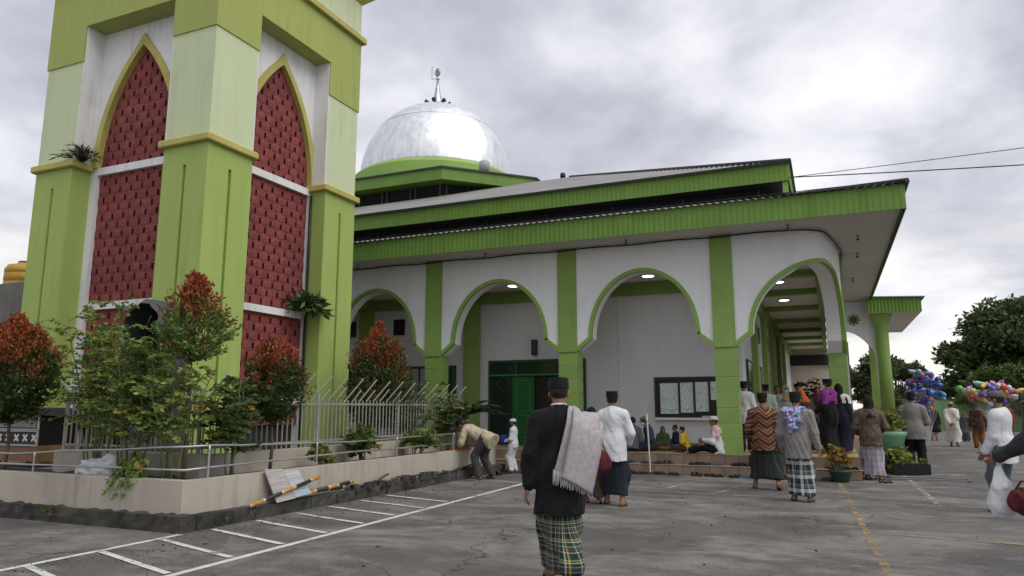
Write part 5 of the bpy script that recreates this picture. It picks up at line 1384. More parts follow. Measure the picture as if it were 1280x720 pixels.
            fn = union([inflate(torso[2], lz * 1.2)] + sk, g_.get('k', 0.14) * s); fn = inflate(fn, -0.2 * g_.get('k', 0.14) * s); fn = clip(fn, T(0, 0, g_.get('waist', min([0.10] + [q['hem'] + 0.05 for q in garments if q['kind'] == 'top' and 'hem' in q]))), U); fn = clip(fn, (0, 0, zb0), (0, 0, -1))
        elif kind == 'shawl':
            tf = [inflate(torso[0], lz * 2.0 + 0.012), inflate(torso[3], lz + 0.012), cone(shL, nb, 0.066 * s + lz, 0.066 * s), cone(shR, nb, 0.066 * s + lz, 0.066 * s), cone(shL, T(-0.2, 0.01, g_.get('drop', 0.28)), 0.07 * s + lz, 0.08 * s + lz), cone(shR, T(0.2, 0.01, g_.get('drop', 0.28)), 0.07 * s + lz, 0.08 * s + lz)]
            fn = union(tf, 0.05 * s); fn = clip(fn, T(0, 0, g_.get('drop', 0.28)), -U); fn = clip(fn, nb + U * 0.045 * s, U)
        fn = folds(fn, amp, sd_, 15.0 / s, 0.30 if kind in ('sarong', 'robe') else 0.7)
        v, f = nets(fn, lo - 0.06, hi + 0.06, h)
        put(g_.get('name', {'top': 'shirt', 'robe': 'robe', 'trousers': 'trousers', 'sarong': 'sarong', 'shawl': 'shawl'}[kind]), mesh_from([(v, f)], 'garment', mt, seam))
    # hair and headgear
    if hijab is not None:
        f1 = union([ell(HT(0, -0.008, 0.012), np.array([0.096, 0.112, 0.122]) * s, Rh), cone(hc - Rh @ A(0, 0.02, 0.06) * s, nb - U * 0.03 * s, 0.095 * s, 0.115 * s), cone(nb - U * 0.03 * s, T(0, 0.0, 0.40), 0.12 * s, 0.165 * s)], 0.05 * s)
        op = ell(HT(0, 0.115, -0.018), np.array([0.058, 0.075, 0.078]) * s, Rh)
        fn = lambda P: np.maximum(f1(P), -op(P)); fn = clip(fn, T(0, 0, 0.34), -U)
        put('headscarf', mesh_from([nets(folds(fn, 0.008 * s, seed + 40, 18, 0.5), T(0, 0, 0.5) - 0.34 * s, T(0, 0, 0.5) + 0.36 * s, min(h, 0.014))], 'headscarf', hijab, seam))
    elif not bald:
        fh = ell(HT(0, -0.014, 0.026), np.array([0.084, 0.101, 0.099]) * s, Rh); fh2 = clip(fh, HT(0, 0.045, 0.02), Rh @ A(0, 0.9, -0.45)); fh3 = clip(fh2, HT(0, -0.04, -0.062), Rh @ A(0, -0.35, -1))
        put('hair', mesh_from([nets(folds(fh3, 0.004 * s, seed + 50, 60), hc - 0.14 * s, hc + 0.15 * s, min(h, 0.010))], 'hair', HAIRM, seam))
    if hat:
        kind, hm = hat; mb = MB()
        if kind == 'peci': pr = [(0.001, 0.030), (0.84, 0.030), (0.985, 0.036), (1.0, 0.045), (0.965, 0.118), (0.94, 0.126), (0.86, 0.127), (0.50, 0.116), (0.001, 0.112)]
        elif kind == 'skullcap': pr = [(0.97, 0.040), (1.0, 0.046), (0.99, 0.075), (0.93, 0.098), (0.72, 0.118), (0.40, 0.128), (0.001, 0.131)]
        elif kind == 'cap': pr = [(0.98, 0.035), (1.02, 0.045), (1.03, 0.075), (0.96, 0.108), (0.72, 0.130), (0.35, 0.138), (0.001, 0.140)]
        n = 28; vv = []
        for (r_, z) in pr:
            for k in range(n):
                a = 2 * math.pi * k / n; vv.append(tuple(HT(0.0925 * r_ * math.cos(a), -0.010 + 0.112 * r_ * math.sin(a), z - (0.012 * math.sin(a) if z < 0.06 else 0) * -1)))
        mb.add(vv, [(i * n + k, i * n + (k + 1) % n, (i + 1) * n + (k + 1) % n, (i + 1) * n + k) for i in range(len(pr) - 1) for k in range(n)])
        if kind == 'cap':
            vv = []
            for k in range(9):
                a = R(35) + R(110) * k / 8; vv += [tuple(HT(0.092 * math.cos(a), -0.01 + 0.108 * math.sin(a), 0.045)), tuple(HT(0.100 * math.cos(a), -0.01 + 0.175 * math.sin(a), 0.030)), tuple(HT(0.100 * math.cos(a), -0.01 + 0.175 * math.sin(a), 0.036)), tuple(HT(0.092 * math.cos(a), -0.01 + 0.108 * math.sin(a), 0.053))]
            mb.add(vv, [(4 * k + j, 4 * k + 4 + j, 4 * k + 4 + (j + 1) % 4, 4 * k + (j + 1) % 4) for k in range(8) for j in range(4)])
        put({'peci': 'peci_cap', 'skullcap': 'skullcap', 'cap': 'brimmed_cap'}[kind], mb.mesh('hat', hm, 'auto'))
    if mask not in (None, 'hidden'):
        fm = clip(clip(ell(HT(0, 0.045, -0.052), np.array([0.066, 0.072, 0.056]) * s, Rh), HT(0, 0.02, 0), Rh @ A(0, -1, 0)), HT(0, 0, -0.015), Rh @ A(0, 0, 1))
        put('face_mask', mesh_from([nets(fm, hc - 0.14 * s, hc + 0.15 * s, 0.010)], 'mask', mask))
    if sandals is not None:
        for k in (0, 1):
            fd, up_ = fdir[k]; mb = MB(); c = ank[k] + fd * 0.055 * s - up_ * 0.088 * s; lt = np.cross(fd, up_); n = 20; vv = []
            for z in (-0.010, 0.010):
                for j in range(n):
                    a = 2 * math.pi * j / n; w_ = 0.046 if math.sin(a) > 0 else 0.038
                    vv.append(tuple(c + fd * 0.135 * math.sin(a) * s + lt * w_ * math.cos(a) * s + up_ * z * s))
            mb.add(vv, [tuple(range(n - 1, -1, -1)), tuple(range(n, 2 * n))] + [(j, (j + 1) % n, n + (j + 1) % n, n + j) for j in range(n)])
            so = put('sandal', mb.mesh('sandal', sandals))
            mb = MB(); q = [c + fd * 0.03 * s + lt * w_ * s + up_ * z * s for w_, z in ((-0.044, 0.01), (-0.034, 0.05), (0, 0.066), (0.034, 0.05), (0.044, 0.01))]; mb.tube([tuple(p) for p in q], 0.012 * s, 6); put('strap', mb.mesh('strap', sandals), so)
    root['_s'] = s
    return root, put, dict(T=T, HT=HT, s=s, wri=wri, elb=elb, shL=shL, shR=shR, nb=nb, ank=ank, U=U, Fw=Fw, X=X)

# ---- patterned cloth (UV: metres round the body, metres up)
def uvn(t):
    u = t.n('ShaderNodeUVMap'); u.uv_map = 'UVMap'; sp = t.n('ShaderNodeSeparateXYZ'); t.l(u.outputs[0], sp.inputs[0]); return sp.outputs[0], sp.outputs[1]
def plaid(name, period, base, bands, blend=0.5, finish=0.85):
    """bands: (start, end, colour) in fractions of the period, woven both ways"""
    t = NT(name); u, v = uvn(t)
    def stripes(c, shift):
        f = t.math('FRACT', t.math('ADD', t.math('DIVIDE', c, period), shift)); st = []; last = 0.0
        st.append((0.0, base))
        for a, b, col in bands: st += [(a, col), (b, base)]
        return t.ramp(f, st, 'CONSTANT')
    c = t.mix(blend, stripes(u, 10.0), stripes(v, 10.37))
    c = t.mix(t.maprange(t.noise(t.obj(), 30, 3), 0.3, 0.7, 0, 0.25), c, (0.02, 0.02, 0.02))
    t.l(c, t.b.inputs['Base Color']); t.b.inputs['Roughness'].default_value = finish; t.b.inputs['Specular IOR Level'].default_value = 0.2
    t.bump(t.noise(t.obj(), 90, 3), 0.25, 0.01); return t.mat
def chevron(name, c1, c2, c3, pu, pv):
    t = NT(name); u, v = uvn(t)
    z = t.math('MULTIPLY', t.math('ABSOLUTE', t.math('SUBTRACT', t.math('FRACT', t.math('DIVIDE', t.math('ADD', u, 5.03), pu)), 0.5)), 1.6)
    f = t.math('FRACT', t.math('ADD', t.math('DIVIDE', v, pv), z))
    c = t.ramp(f, [(0.0, c1), (0.30, c2), (0.42, c1), (0.52, c3), (0.60, c1), (0.70, c2), (0.82, c3), (0.9, c1)], 'CONSTANT')
    n = t.noise(t.obj(), 55, 3); c = t.mix(t.maprange(n, 0.5, 0.62, 0, 0.6), c, c1)
    t.l(c, t.b.inputs['Base Color']); t.b.inputs['Roughness'].default_value = 0.8; t.bump(t.noise(t.obj(), 90, 3), 0.2, 0.01); return t.mat
def batik(name, stops, scale):
    t = NT(name); p = t.obj()
    vo = t.n('ShaderNodeTexVoronoi'); vo.inputs['Scale'].default_value = scale; t.l(p, vo.inputs['Vector'])
    n = t.noise(p, scale * 1.4, 4, 0.6, 1.5); f = t.math('ADD', t.math('MULTIPLY', vo.outputs['Distance'], 0.6), t.math('MULTIPLY', n, 0.5))
    t.l(t.ramp(f, stops), t.b.inputs['Base Color']); t.b.inputs['Roughness'].default_value = 0.8; t.bump(t.noise(p, 90, 3), 0.2, 0.01); return t.mat
# ------------------------------------------------------------------ the people
BLK = cloth('black_wool', (0.0095, 0.0095, 0.0105), 0.25); WHT = cloth('white_cotton', (0.58, 0.59, 0.62), 0.05); OFFW = cloth('off_white_cotton', (0.62, 0.61, 0.57), 0.05)
BEI = cloth('beige_cotton', (0.43, 0.36, 0.26), 0.06); GRYT = cloth('charcoal_trousers', (0.055, 0.05, 0.055), 0.12); NAVY = cloth('dark_navy_cloth', (0.018, 0.021, 0.032), 0.2)
GREY = cloth('grey_shirt', (0.20, 0.185, 0.175), 0.08); SLATE = cloth('slate_shirt', (0.085, 0.095, 0.105), 0.1); DENIM = cloth('denim', (0.035, 0.055, 0.10), 0.2); YEL = cloth('yellow_shirt', (0.62, 0.42, 0.025), 0.08)
OLIV = cloth('olive_cloth', (0.06, 0.075, 0.03), 0.15); MAR = cloth('maroon_cloth', (0.085, 0.018, 0.020), 0.15); BLUE = cloth('blue_cloth', (0.02, 0.035, 0.16), 0.25); TEAL = cloth('teal_cloth', (0.10, 0.22, 0.20), 0.1)
BRN = cloth('brown_cloth', (0.18, 0.085, 0.03), 0.12); BRND = cloth('dark_brown_cloth', (0.05, 0.032, 0.025), 0.15); ORA = cloth('orange_cloth', (0.52, 0.12, 0.03), 0.1); LGRN = cloth('pale_green_shirt', (0.42, 0.48, 0.42), 0.06)
PURP = cloth('purple_shawl_cloth', (0.21, 0.035, 0.21), 0.35, scale=25); PINK = cloth('pink_white_shawl_cloth', (0.55, 0.36, 0.38), 0.3, scale=40); TAN = cloth('tan_cap_cloth', (0.36, 0.29, 0.17), 0.1); GCAP = cloth('grey_cap_cloth', (0.13, 0.115, 0.10), 0.15)
JEAN = cloth('grey_blue_jeans', (0.085, 0.10, 0.125), 0.15); LBLUE = cloth('light_blue_mask', (0.35, 0.48, 0.55), 0.05); WMASK = cloth('white_mask', (0.7, 0.7, 0.7), 0.03); GBLUE = cloth('grey_blue_shirt', (0.11, 0.13, 0.17), 0.1); SLEEVE = cloth('dark_grey_jacket', (0.035, 0.036, 0.04), 0.15)
RUB = M('dark_rubber', (0.02, 0.018, 0.017), 0.8, 0.2, 9, 0.1, 60); BRUB = M('brown_leather', (0.10, 0.05, 0.03), 0.7, 0.2, 9, 0.1, 60)
P_FG = plaid('green_white_plaid', 0.135, (0.008, 0.045, 0.026), [(0.06, 0.12, (0.50, 0.50, 0.44)), (0.18, 0.24, (0.46, 0.34, 0.07)), (0.36, 0.50, (0.012, 0.014, 0.035)), (0.56, 0.60, (0.46, 0.46, 0.42)), (0.70, 0.76, (0.20, 0.045, 0.02)), (0.84, 0.88, (0.42, 0.42, 0.40))], 0.5)
P_BW = plaid('black_white_plaid', 0.21, (0.022, 0.03, 0.032), [(0.08, 0.34, (0.60, 0.62, 0.62)), (0.46, 0.52, (0.20, 0.24, 0.26)), (0.60, 0.66, (0.42, 0.45, 0.46))], 0.5)
P_DK = plaid('dark_striped_sarong', 0.16, (0.020, 0.026, 0.024), [(0.10, 0.16, (0.09, 0.10, 0.09)), (0.5, 0.54, (0.06, 0.075, 0.07))], 0.25)
P_GW = plaid('grey_white_sarong', 0.12, (0.30, 0.28, 0.33), [(0.10, 0.30, (0.48, 0.46, 0.50)), (0.5, 0.6, (0.15, 0.13, 0.17)), (0.75, 0.8, (0.55, 0.54, 0.56))], 0.3)
CHEV = chevron('brown_chevron_batik', (0.040, 0.016, 0.012), (0.34, 0.16, 0.055), (0.17, 0.05, 0.025), 0.30, 0.15)
BTK = batik('dark_brown_batik', [(0.25, (0.018, 0.013, 0.012)), (0.42, (0.075, 0.045, 0.032)), (0.55, (0.14, 0.095, 0.07)), (0.72, (0.022, 0.015, 0.014))], 26)
SCARF = batik('blue_white_scarf', [(0.25, (0.05, 0.12, 0.32)), (0.42, (0.50, 0.60, 0.70)), (0.55, (0.08, 0.20, 0.45)), (0.72, (0.30, 0.08, 0.20))], 24)
def V2(p, z=0.0): return (p.x, p.y, z)
SIT = (((-0.33, 0.20, 0.13), (0.08, 0.30, 0.09)), ((0.33, 0.20, 0.13), (-0.08, 0.30, 0.09)))

# the man walking away in the foreground
root, put, J = person(V2(at_z(701, 731)), 'man in black jacket and green plaid sarong walking away across the yard', H=1.70, rel=-3, h=0.010, build=1.10,
    feet=((-0.075, 0.20), (0.075, -0.20)), lift=(0, 0.13), pitch=(0, 52), hands=((-0.275, -0.04, 0.80), (0.17, 0.30, 1.02)), curl=(0.45, 0.8), head=(4, 3), lean=2,
    garments=[dict(kind='sarong', mat=P_FG, hemz=0.10, loose=0.024, fold=0.012, k=0.13, flare=1.12, ), dict(kind='top', mat=BLK, hem=-0.33, loose=0.032, fold=0.010, name='jacket')], hat=('peci', PECI), sandals=RUB, seed=2)
T, s_ = J['T'], J['s']
# white shirt collar band
mb = MB(); q = []
for k in range(17):
    a = 2 * math.pi * k / 16; q.append(tuple(T(0.062 * math.cos(a), -0.006 + 0.066 * math.sin(a), 0.575 - 0.006 * math.sin(a))))
mb.tube(q, 0.010, 6, False); put('shirt_collar', mb.mesh('collar', WHT, True))
# prayer rug: a folded sheet over the right shoulder, with fringe (its own thing, in the man's frame)
rugm = M('grey_rug_pile', (0.36, 0.335, 0.345), 0.95, 0.16, 26, 0.5, 160, local=True, spec=0.1, sheen=0.3)
rug = thing('prayer_rug', root.location, 'grey fringed prayer rug hanging over the black jacket', 'rug', rz=root.rotation_euler[2])
cl = [(0.19, 0.20, 1.10), (0.195, 0.185, 1.22), (0.20, 0.12, 1.36), (0.205, 0.02, 1.425), (0.20, -0.09, 1.40), (0.19, -0.165, 1.31), (0.165, -0.195, 1.19), (0.135, -0.205, 1.06), (0.110, -0.21, 0.95), (0.092, -0.21, 0.88)]
def sheet(cl, wv, th, nw, name, mat, parent):
    mb = MB(); vv = []; n = len(cl)
    for side_ in (0, 1):
        for i, c in enumerate(cl):
            c = Vector(c); t_ = (Vector(cl[min(i + 1, n - 1)]) - Vector(cl[max(i - 1, 0)])).normalized(); w_ = Vector(wv(i / (n - 1))); nn = w_.cross(t_).normalized()
            for k in range(nw + 1):
                f = k / nw - 0.5; sag = -0.10 * abs(f) ** 1.6 if 1 < i < 5 else -0.02 * abs(f)
                p = c + w_ * f + nn * (th * (0.5 - side_)) + Vector((0, 0, sag)) + nn * 0.012 * math.sin(7 * f + 4 * i / n)
                vv.append(p[:])
    m_ = nw + 1; ff = []
    for i in range(n - 1):
        for k in range(nw):
            a = i * m_ + k; b = n * m_ + a
            ff += [(a, a + 1, a + m_ + 1, a + m_), (b, b + m_, b + m_ + 1, b + 1)]
    for i in range(n - 1):
        for k in (0, nw):
            a = i * m_ + k; b = n * m_ + a; ff.append((a, a + m_, b + m_, b))
    for k in range(nw):
        for i in (0, n - 1):
            a = i * m_ + k; b = n * m_ + a; ff.append((a, a + 1, b + 1, b))
    mb.add(vv, ff); me = mb.mesh(name, mat, True); o = bpy.data.objects.new(name, me); COL.objects.link(o); o.parent = parent; WLOC[o.name] = Vector((0, 0, 0)); return o
# densify the centre line
def dens(c, k=4):
    o = []
    for a, b in zip(c[:-1], c[1:]):
        for i in range(k): o.append(tuple(Vector(a).lerp(Vector(b), i / k)))
    return o + [c[-1]]
rp = sheet(dens(cl), lambda f: (0.23 + 0.08 * f, 0.02 - 0.02 * f, -0.05 - 0.05 * f), 0.028, 10, 'rug_pile', rugm, rug)
mb = MB(); frm = M('rug_fringe_yarn', (0.44, 0.42, 0.44), 0.9, 0.2, 30, 0.2, 100, local=True)
for layer in (0, 1):
    for k in range(44):
        f = k / 43 - 0.5; b = Vector(cl[-1]) + Vector((0.31, 0, -0.10)) * f + Vector((0, -0.012 - 0.010 * layer, -0.02 * abs(f) + 0.03 * layer))
        L = rng.uniform(0.075, 0.10); dx = rng.uniform(-0.012, 0.012)
        mb.tube([b[:], (b + Vector((dx * 0.5, -0.004, -L * 0.5)))[:], (b + Vector((dx, rng.uniform(-0.006, 0.006), -L)))[:]], [0.0042, 0.0036, 0.0022], 4)
fo = bpy.data.objects.new('rug_fringe', mb.mesh('rug_fringe', frm)); COL.objects.link(fo); fo.parent = rug; fo['kind'] = 'stuff'
# second fold of the rug lying a little askew underneath
sheet(dens([(q[0] + 0.035, q[1] - (0.035 if i > 3 else -0.02), q[2] - 0.03 - (0.02 if i > 5 else 0)) for i, q in enumerate(cl)]), lambda f: (0.25, 0.02, -0.14), 0.02, 8, 'rug_underfold', rugm, rug)

# man in white shirt ahead of him, with a maroon bag; a veiled companion at his left
r2, put2, J2 = person(V2(at_z(768, 632)), 'man in white shirt and dark sarong with black cap, next to a maroon bag', H=1.70, rel=8, h=0.013, feet=((-0.13, 0.16), (0.13, -0.06)), hands=((-0.28, 0.06, 0.80), (0.22, 0.22, 0.92)), build=1.05,
    garments=[dict(kind='sarong', mat=NAVY, hemz=0.16, loose=0.022, fold=0.012, flare=1.15), dict(kind='top', mat=WHT, hem=-0.24, loose=0.028, fold=0.010)], hat=('peci', PECI), sandals=BRUB, seed=3, head=(0, -20))
def soft_bag(name, base, label, size, mat, rz=0, cat='bag', strap=True, seed=5, h=0.012, parent=None):
    o = thing(name, base, label, cat, rz=rz) if parent is None else parent
    f = folds(ell((0, 0, size[2] * 0.5), (size[0] / 2, size[1] / 2, size[2] / 2)), 0.02, seed, 22, 0.8)
    me = mesh_from([nets(f, (-size[0] * 0.7, -size[1] * 0.8, -0.06), (size[0] * 0.7, size[1] * 0.8, size[2] * 1.2), h)], name, mat)
    q = bpy.data.objects.new('bag_body', me); COL.objects.link(q); q.parent = o
    if strap:
        mb = MB(); mb.tube([(-size[0] * 0.3, 0, size[2] * 0.85), (-size[0] * 0.1, 0, size[2] * 1.25), (size[0] * 0.1, 0, size[2] * 1.25), (size[0] * 0.3, 0, size[2] * 0.85)], 0.010, 6); q = bpy.data.objects.new('bag_handle', mb.mesh('handle', mat, True)); COL.objects.link(q); q.parent = o
    return o
pb = at_z(752, 637); soft_bag('cloth_bag', (pb.x, pb.y, 0.50), 'maroon cloth bag carried beside the white-shirted man', (0.30, 0.18, 0.34), MAR, rz=0.4, strap=True)
person(V2(at_z(741, 629)), 'short figure in black headscarf and dark robe at the white-shirted man’s side', H=1.46, rel=0, h=0.018, feet=((-0.1, 0.1), (0.1, -0.1)), garments=[dict(kind='robe', mat=BRND, hemz=0.12, loose=0.03)], hijab=BLK, sandals=BRUB, seed=4)
# bending man and child by the planter
person(V2(at_z(607, 599)), 'man in beige shirt and black cap bending over the planter edge', H=1.68, az=-82, h=0.014, lean=68, hip=0.84, feet=((-0.17, 0.06), (0.17, -0.06)), hands=((-0.16, 0.68, 0.66), (0.16, 0.64, 0.66)), head=(-22, 0), elbows=((-0.6, -0.2, -1), (0.6, -0.2, -1)),
    garments=[dict(kind='trousers', mat=GRYT, loose=0.022), dict(kind='top', mat=BEI, hem=-0.20, loose=0.028, fold=0.010)], hat=('peci', PECI), sandals=RUB, seed=6)
r5, put5, J5 = person(V2(at_z(642, 590)), 'small child in white clothes and white cap standing by the palm', H=1.20, az=-95, h=0.013, feet=((-0.1, 0.04), (0.1, -0.04)), hands=((-0.12, 0.25, 0.98), (0.12, 0.25, 0.98)), head=(6, 0),
    garments=[dict(kind='trousers', mat=WHT, loose=0.035, fold=0.010), dict(kind='top', mat=WHT, hem=-0.12, loose=0.028)], hat=('skullcap', WHT), mask=BLUE, sandals=RUB, seed=7)
pb = at_z(641, 590); soft_bag('folded_cloth', (pb.x - 0.24, pb.y - 0.02, 0.60), 'dark blue folded cloth in the small child’s arms', (0.26, 0.22, 0.24), BLUE, strap=False, cat='cloth')
# people sitting on the platform under the notice board
PZ = PLAT + 0.012
SG = 'people sitting on the mosque platform'
def seat(u, Y, v=555): p = at_y(u, v, Y); return (p.x, p.y, PZ)
def sitter(u, Y, label, H, rel, gar, **kw):
    return person(seat(u, Y), label, H=H, rel=rel, h=0.016, hip=0.13, legs=SIT, hands=kw.pop('hands', ((-0.16, 0.28, 0.22), (0.16, 0.28, 0.22))), garments=gar, group=SG, **kw)
sitter(790, 17.35, 'seated man with dark hair and slate shirt, his back to the yard', 1.50, 15, [dict(kind='trousers', mat=NAVY, loose=0.03), dict(kind='top', mat=SLATE, hem=-0.08, loose=0.03)], lean=10, seed=10)
sitter(815, 17.9, 'seated person in blue denim jacket, grey cap and white mask', 1.50, -95, [dict(kind='trousers', mat=BRND, loose=0.03), dict(kind='top', mat=DENIM, hem=-0.06, loose=0.03)], lean=14, hat=('cap', GCAP), mask=WMASK, seed=11)
sitter(829, 18.1, 'seated child wrapped in an olive green headscarf', 1.05, 175, [dict(kind='sarong', mat=OLIV, hemz=-0.5, loose=0.03, k=0.1), dict(kind='top', mat=OLIV, hem=-0.08, loose=0.03)], hijab=OLIV, seed=12, seam='back')
sitter(845, 18.3, 'seated child in dark blue behind the yellow shirt', 1.12, -100, [dict(kind='trousers', mat=DENIM, loose=0.03), dict(kind='top', mat=NAVY, hem=-0.06, loose=0.03)], seed=13)
sitter(858, 17.5, 'seated child in a bright yellow shirt and face mask', 1.10, -75, [dict(kind='trousers', mat=BRND, loose=0.02), dict(kind='top', mat=YEL, hem=-0.08, sleeve=0.4, loose=0.03)], lean=10, mask=LBLUE, seed=14)
person(seat(897, 17.02), 'seated man in white robe, white cap and pink shawl by the tiled column', H=1.52, rel=-92, h=0.014, hip=0.13, legs=(((-0.12, 0.36, 0.20), (-0.06, 0.66, 0.09)), ((0.16, 0.38, 0.16), (0.10, 0.60, 0.08))), hands=((-0.10, 0.34, 0.34), (0.12, 0.34, 0.30)), lean=4, group=SG,
    garments=[dict(kind='trousers', mat=BLK, loose=0.03), dict(kind='top', mat=WHT, hem=-0.12, loose=0.032), dict(kind='shawl', mat=PINK, drop=0.30, loose=0.012)], hat=('skullcap', WHT), seed=15)
# standing group
person(seat(933, 18.0), 'man in white shirt and black cap standing behind the tiled column', H=1.64, rel=12, h=0.016, garments=[dict(kind='trousers', mat=NAVY, loose=0.02), dict(kind='top', mat=WHT, hem=-0.22, loose=0.028)], hat=('peci', PECI), sandals=RUB, seed=16)
person(V2(at_z(959, 612)), 'man in brown chevron batik shirt and dark sarong with black cap', H=1.72, rel=4, h=0.013, feet=((-0.20, 0.10), (0.21, -0.16)), lift=(0, 0.05), pitch=(0, 25), build=1.12, hands=((-0.26, 0.16, 0.86), (0.29, -0.02, 0.78)),
    garments=[dict(kind='sarong', mat=P_DK, hemz=0.20, loose=0.03, fold=0.014, flare=1.25), dict(kind='top', mat=CHEV, hem=-0.22, loose=0.034, fold=0.010)], hat=('peci', PECI), sandals=BRUB, seed=17)
r14, put14, J14 = person(V2(at_z(1002, 627)), 'man in grey shirt and black and white plaid sarong with a blue scarf', H=1.70, rel=4, h=0.013, feet=((-0.10, 0.06), (0.13, -0.04)), build=1.08, hands=((-0.24, 0.12, 0.84), (0.30, -0.02, 0.80)), head=(2, 12),
    garments=[dict(kind='sarong', mat=P_BW, hemz=0.10, loose=0.026, fold=0.012, flare=1.1), dict(kind='top', mat=GREY, hem=-0.24, loose=0.030, fold=0.010)], hat=('peci', PECI), sandals=RUB, seed=18)
# his scarf: a wrap over neck and left shoulder blade
T = J14['T']
fs = union([cone(T(-0.16, -0.08, 0.52), T(0.12, -0.08, 0.52), 0.055, 0.050), cone(T(-0.15, -0.10, 0.50), T(-0.03, -0.155, 0.24), 0.055, 0.05), cone(T(-0.05, -0.13, 0.40), T(-0.08, -0.155, 0.20), 0.055, 0.04), cone(T(-0.15, 0.04, 0.5), T(0.12, 0.05, 0.5), 0.05, 0.05), cone(T(0.0, -0.12, 0.5), T(0.06, -0.14, 0.34), 0.05, 0.035)], 0.05)
put14('scarf', mesh_from([nets(folds(fs, 0.016, 77, 26, 0.8), T(0, 0, 0.38) - 0.34, T(0, 0, 0.38) + 0.34, 0.012)], 'scarf', SCARF))
CG = 'people standing in the side corridor'
person(seat(961, 20.0), 'man in pale green shirt and black cap inside the corridor', H=1.62, rel=0, h=0.018, garments=[dict(kind='trousers', mat=NAVY, loose=0.02), dict(kind='top', mat=LGRN, hem=-0.2, loose=0.026)], hat=('peci', PECI), seed=19, group=CG)
person(seat(986, 20.6), 'masked woman in tan headscarf and pale dress facing the yard', H=1.62, rel=178, h=0.018, garments=[dict(kind='robe', mat=LGRN, hemz=0.1, loose=0.03)], hijab=TAN, mask=LBLUE, seed=20, seam='back', group=CG)
person(seat(1013, 19.3), 'woman in orange headscarf and brown blouse leaning forward', H=1.55, rel=-30, h=0.018, lean=26, garments=[dict(kind='sarong', mat=BLK, hemz=0.08, loose=0.03), dict(kind='top', mat=BRND, hem=-0.14, loose=0.03)], hijab=ORA, seed=21, group=CG)
person(seat(1040, 18.4), 'woman in long black dress with purple shawl and black cap', H=1.68, rel=-60, h=0.016, garments=[dict(kind='robe', mat=BLK, hemz=0.06, loose=0.03, flare=1.15), dict(kind='shawl', mat=PURP, drop=0.22, loose=0.02, fold=0.012)], hat=('peci', PECI), mask=WMASK, seed=22, hands=((-0.14, 0.24, 0.95), (0.14, 0.24, 0.95)), group=CG)
person(seat(1053, 18.75), 'woman in navy dress with white shawl beside the corner column', H=1.58, rel=20, h=0.016, garments=[dict(kind='robe', mat=NAVY, hemz=0.06, loose=0.03, flare=1.1), dict(kind='shawl', mat=OFFW, drop=0.30, loose=0.015)], hijab=BLK, seed=23, group=CG)
person(V2(at_z(1093, 600)), 'woman in dark batik blouse and grey patterned sarong with black headscarf', H=1.68, rel=-6, h=0.013, feet=((-0.11, 0.03), (0.13, -0.02)), build=1.14, hands=((-0.22, 0.2, 0.95), (0.20, 0.24, 0.98)),
    garments=[dict(kind='sarong', mat=P_GW, hemz=0.09, loose=0.03, fold=0.012, flare=1.12), dict(kind='top', mat=BTK, hem=-0.20, loose=0.036, fold=0.010)], hijab=cloth('black_scarf', (0.012, 0.011, 0.012), 0.2), sandals=BRUB, seed=24)
person(V2(at_z(1147, 591)), 'man in plain grey long-sleeved shirt and black trousers by the trough', H=1.80, rel=2, h=0.014, feet=((-0.12, 0.0), (0.12, 0.0)), build=1.08, hands=((-0.16, 0.28, 1.02), (0.16, 0.28, 1.02)), garments=[dict(kind='trousers', mat=BLK, loose=0.032), dict(kind='top', mat=GREY, hem=-0.20, loose=0.032)], hat=('peci', PECI), sandals=RUB, seed=25)
FG_ = 'people around the balloon sellers'
person(V2(at_z(1193, 558)), 'person in long white robe and tan cap walking with hands behind the back', H=1.68, rel=8, h=0.018, feet=((-0.1, 0.08), (0.12, -0.08)), hands=((-0.05, -0.24, 0.88), (0.07, -0.25, 0.90)), elbows=((-1, -0.2, 0), (1, -0.2, 0)), garments=[dict(kind='robe', mat=OFFW, hemz=0.16, loose=0.035, flare=1.1)], hat=('skullcap', TAN), sandals=RUB, seed=26, group=FG_)
person(V2(at_z(1226, 560)), 'man in brown vest and brown trousers under the second balloon bunch', H=1.66, rel=-20, h=0.018, feet=((-0.1, 0.05), (0.12, -0.02)), garments=[dict(kind='trousers', mat=BRN, loose=0.035), dict(kind='top', mat=BRND, hem=-0.18, loose=0.03), dict(kind='shawl', mat=BRN, drop=0.25, loose=0.01)], hat=('peci', PECI), sandals=RUB, seed=27, group=FG_)
person(V2(at_z(1243, 553)), 'woman in long teal robe and headscarf by the green wall', H=1.62, rel=160, h=0.02, garments=[dict(kind='robe', mat=TEAL, hemz=0.06, loose=0.035, flare=1.2)], hijab=TEAL, seed=28, group=FG_, seam='back')
person(V2(at_z(1209, 552)), 'child in dark grey outfit walking between the balloon sellers', H=1.30, rel=-150, h=0.018, garments=[dict(kind='robe', mat=SLATE, hemz=0.08, loose=0.03)], sandals=RUB, seed=29, group=FG_, seam='back')
person(V2(at_z(1169, 551)), 'balloon seller in black dress hidden behind the blue balloon bunch', H=1.58, rel=170, h=0.02, garments=[dict(kind='trousers', mat=PINK, loose=0.025), dict(kind='robe', mat=BLK, hemz=0.42, loose=0.035, flare=1.15)], hijab=BLK, sandals=WHT, seed=30, group=FG_, seam='back')
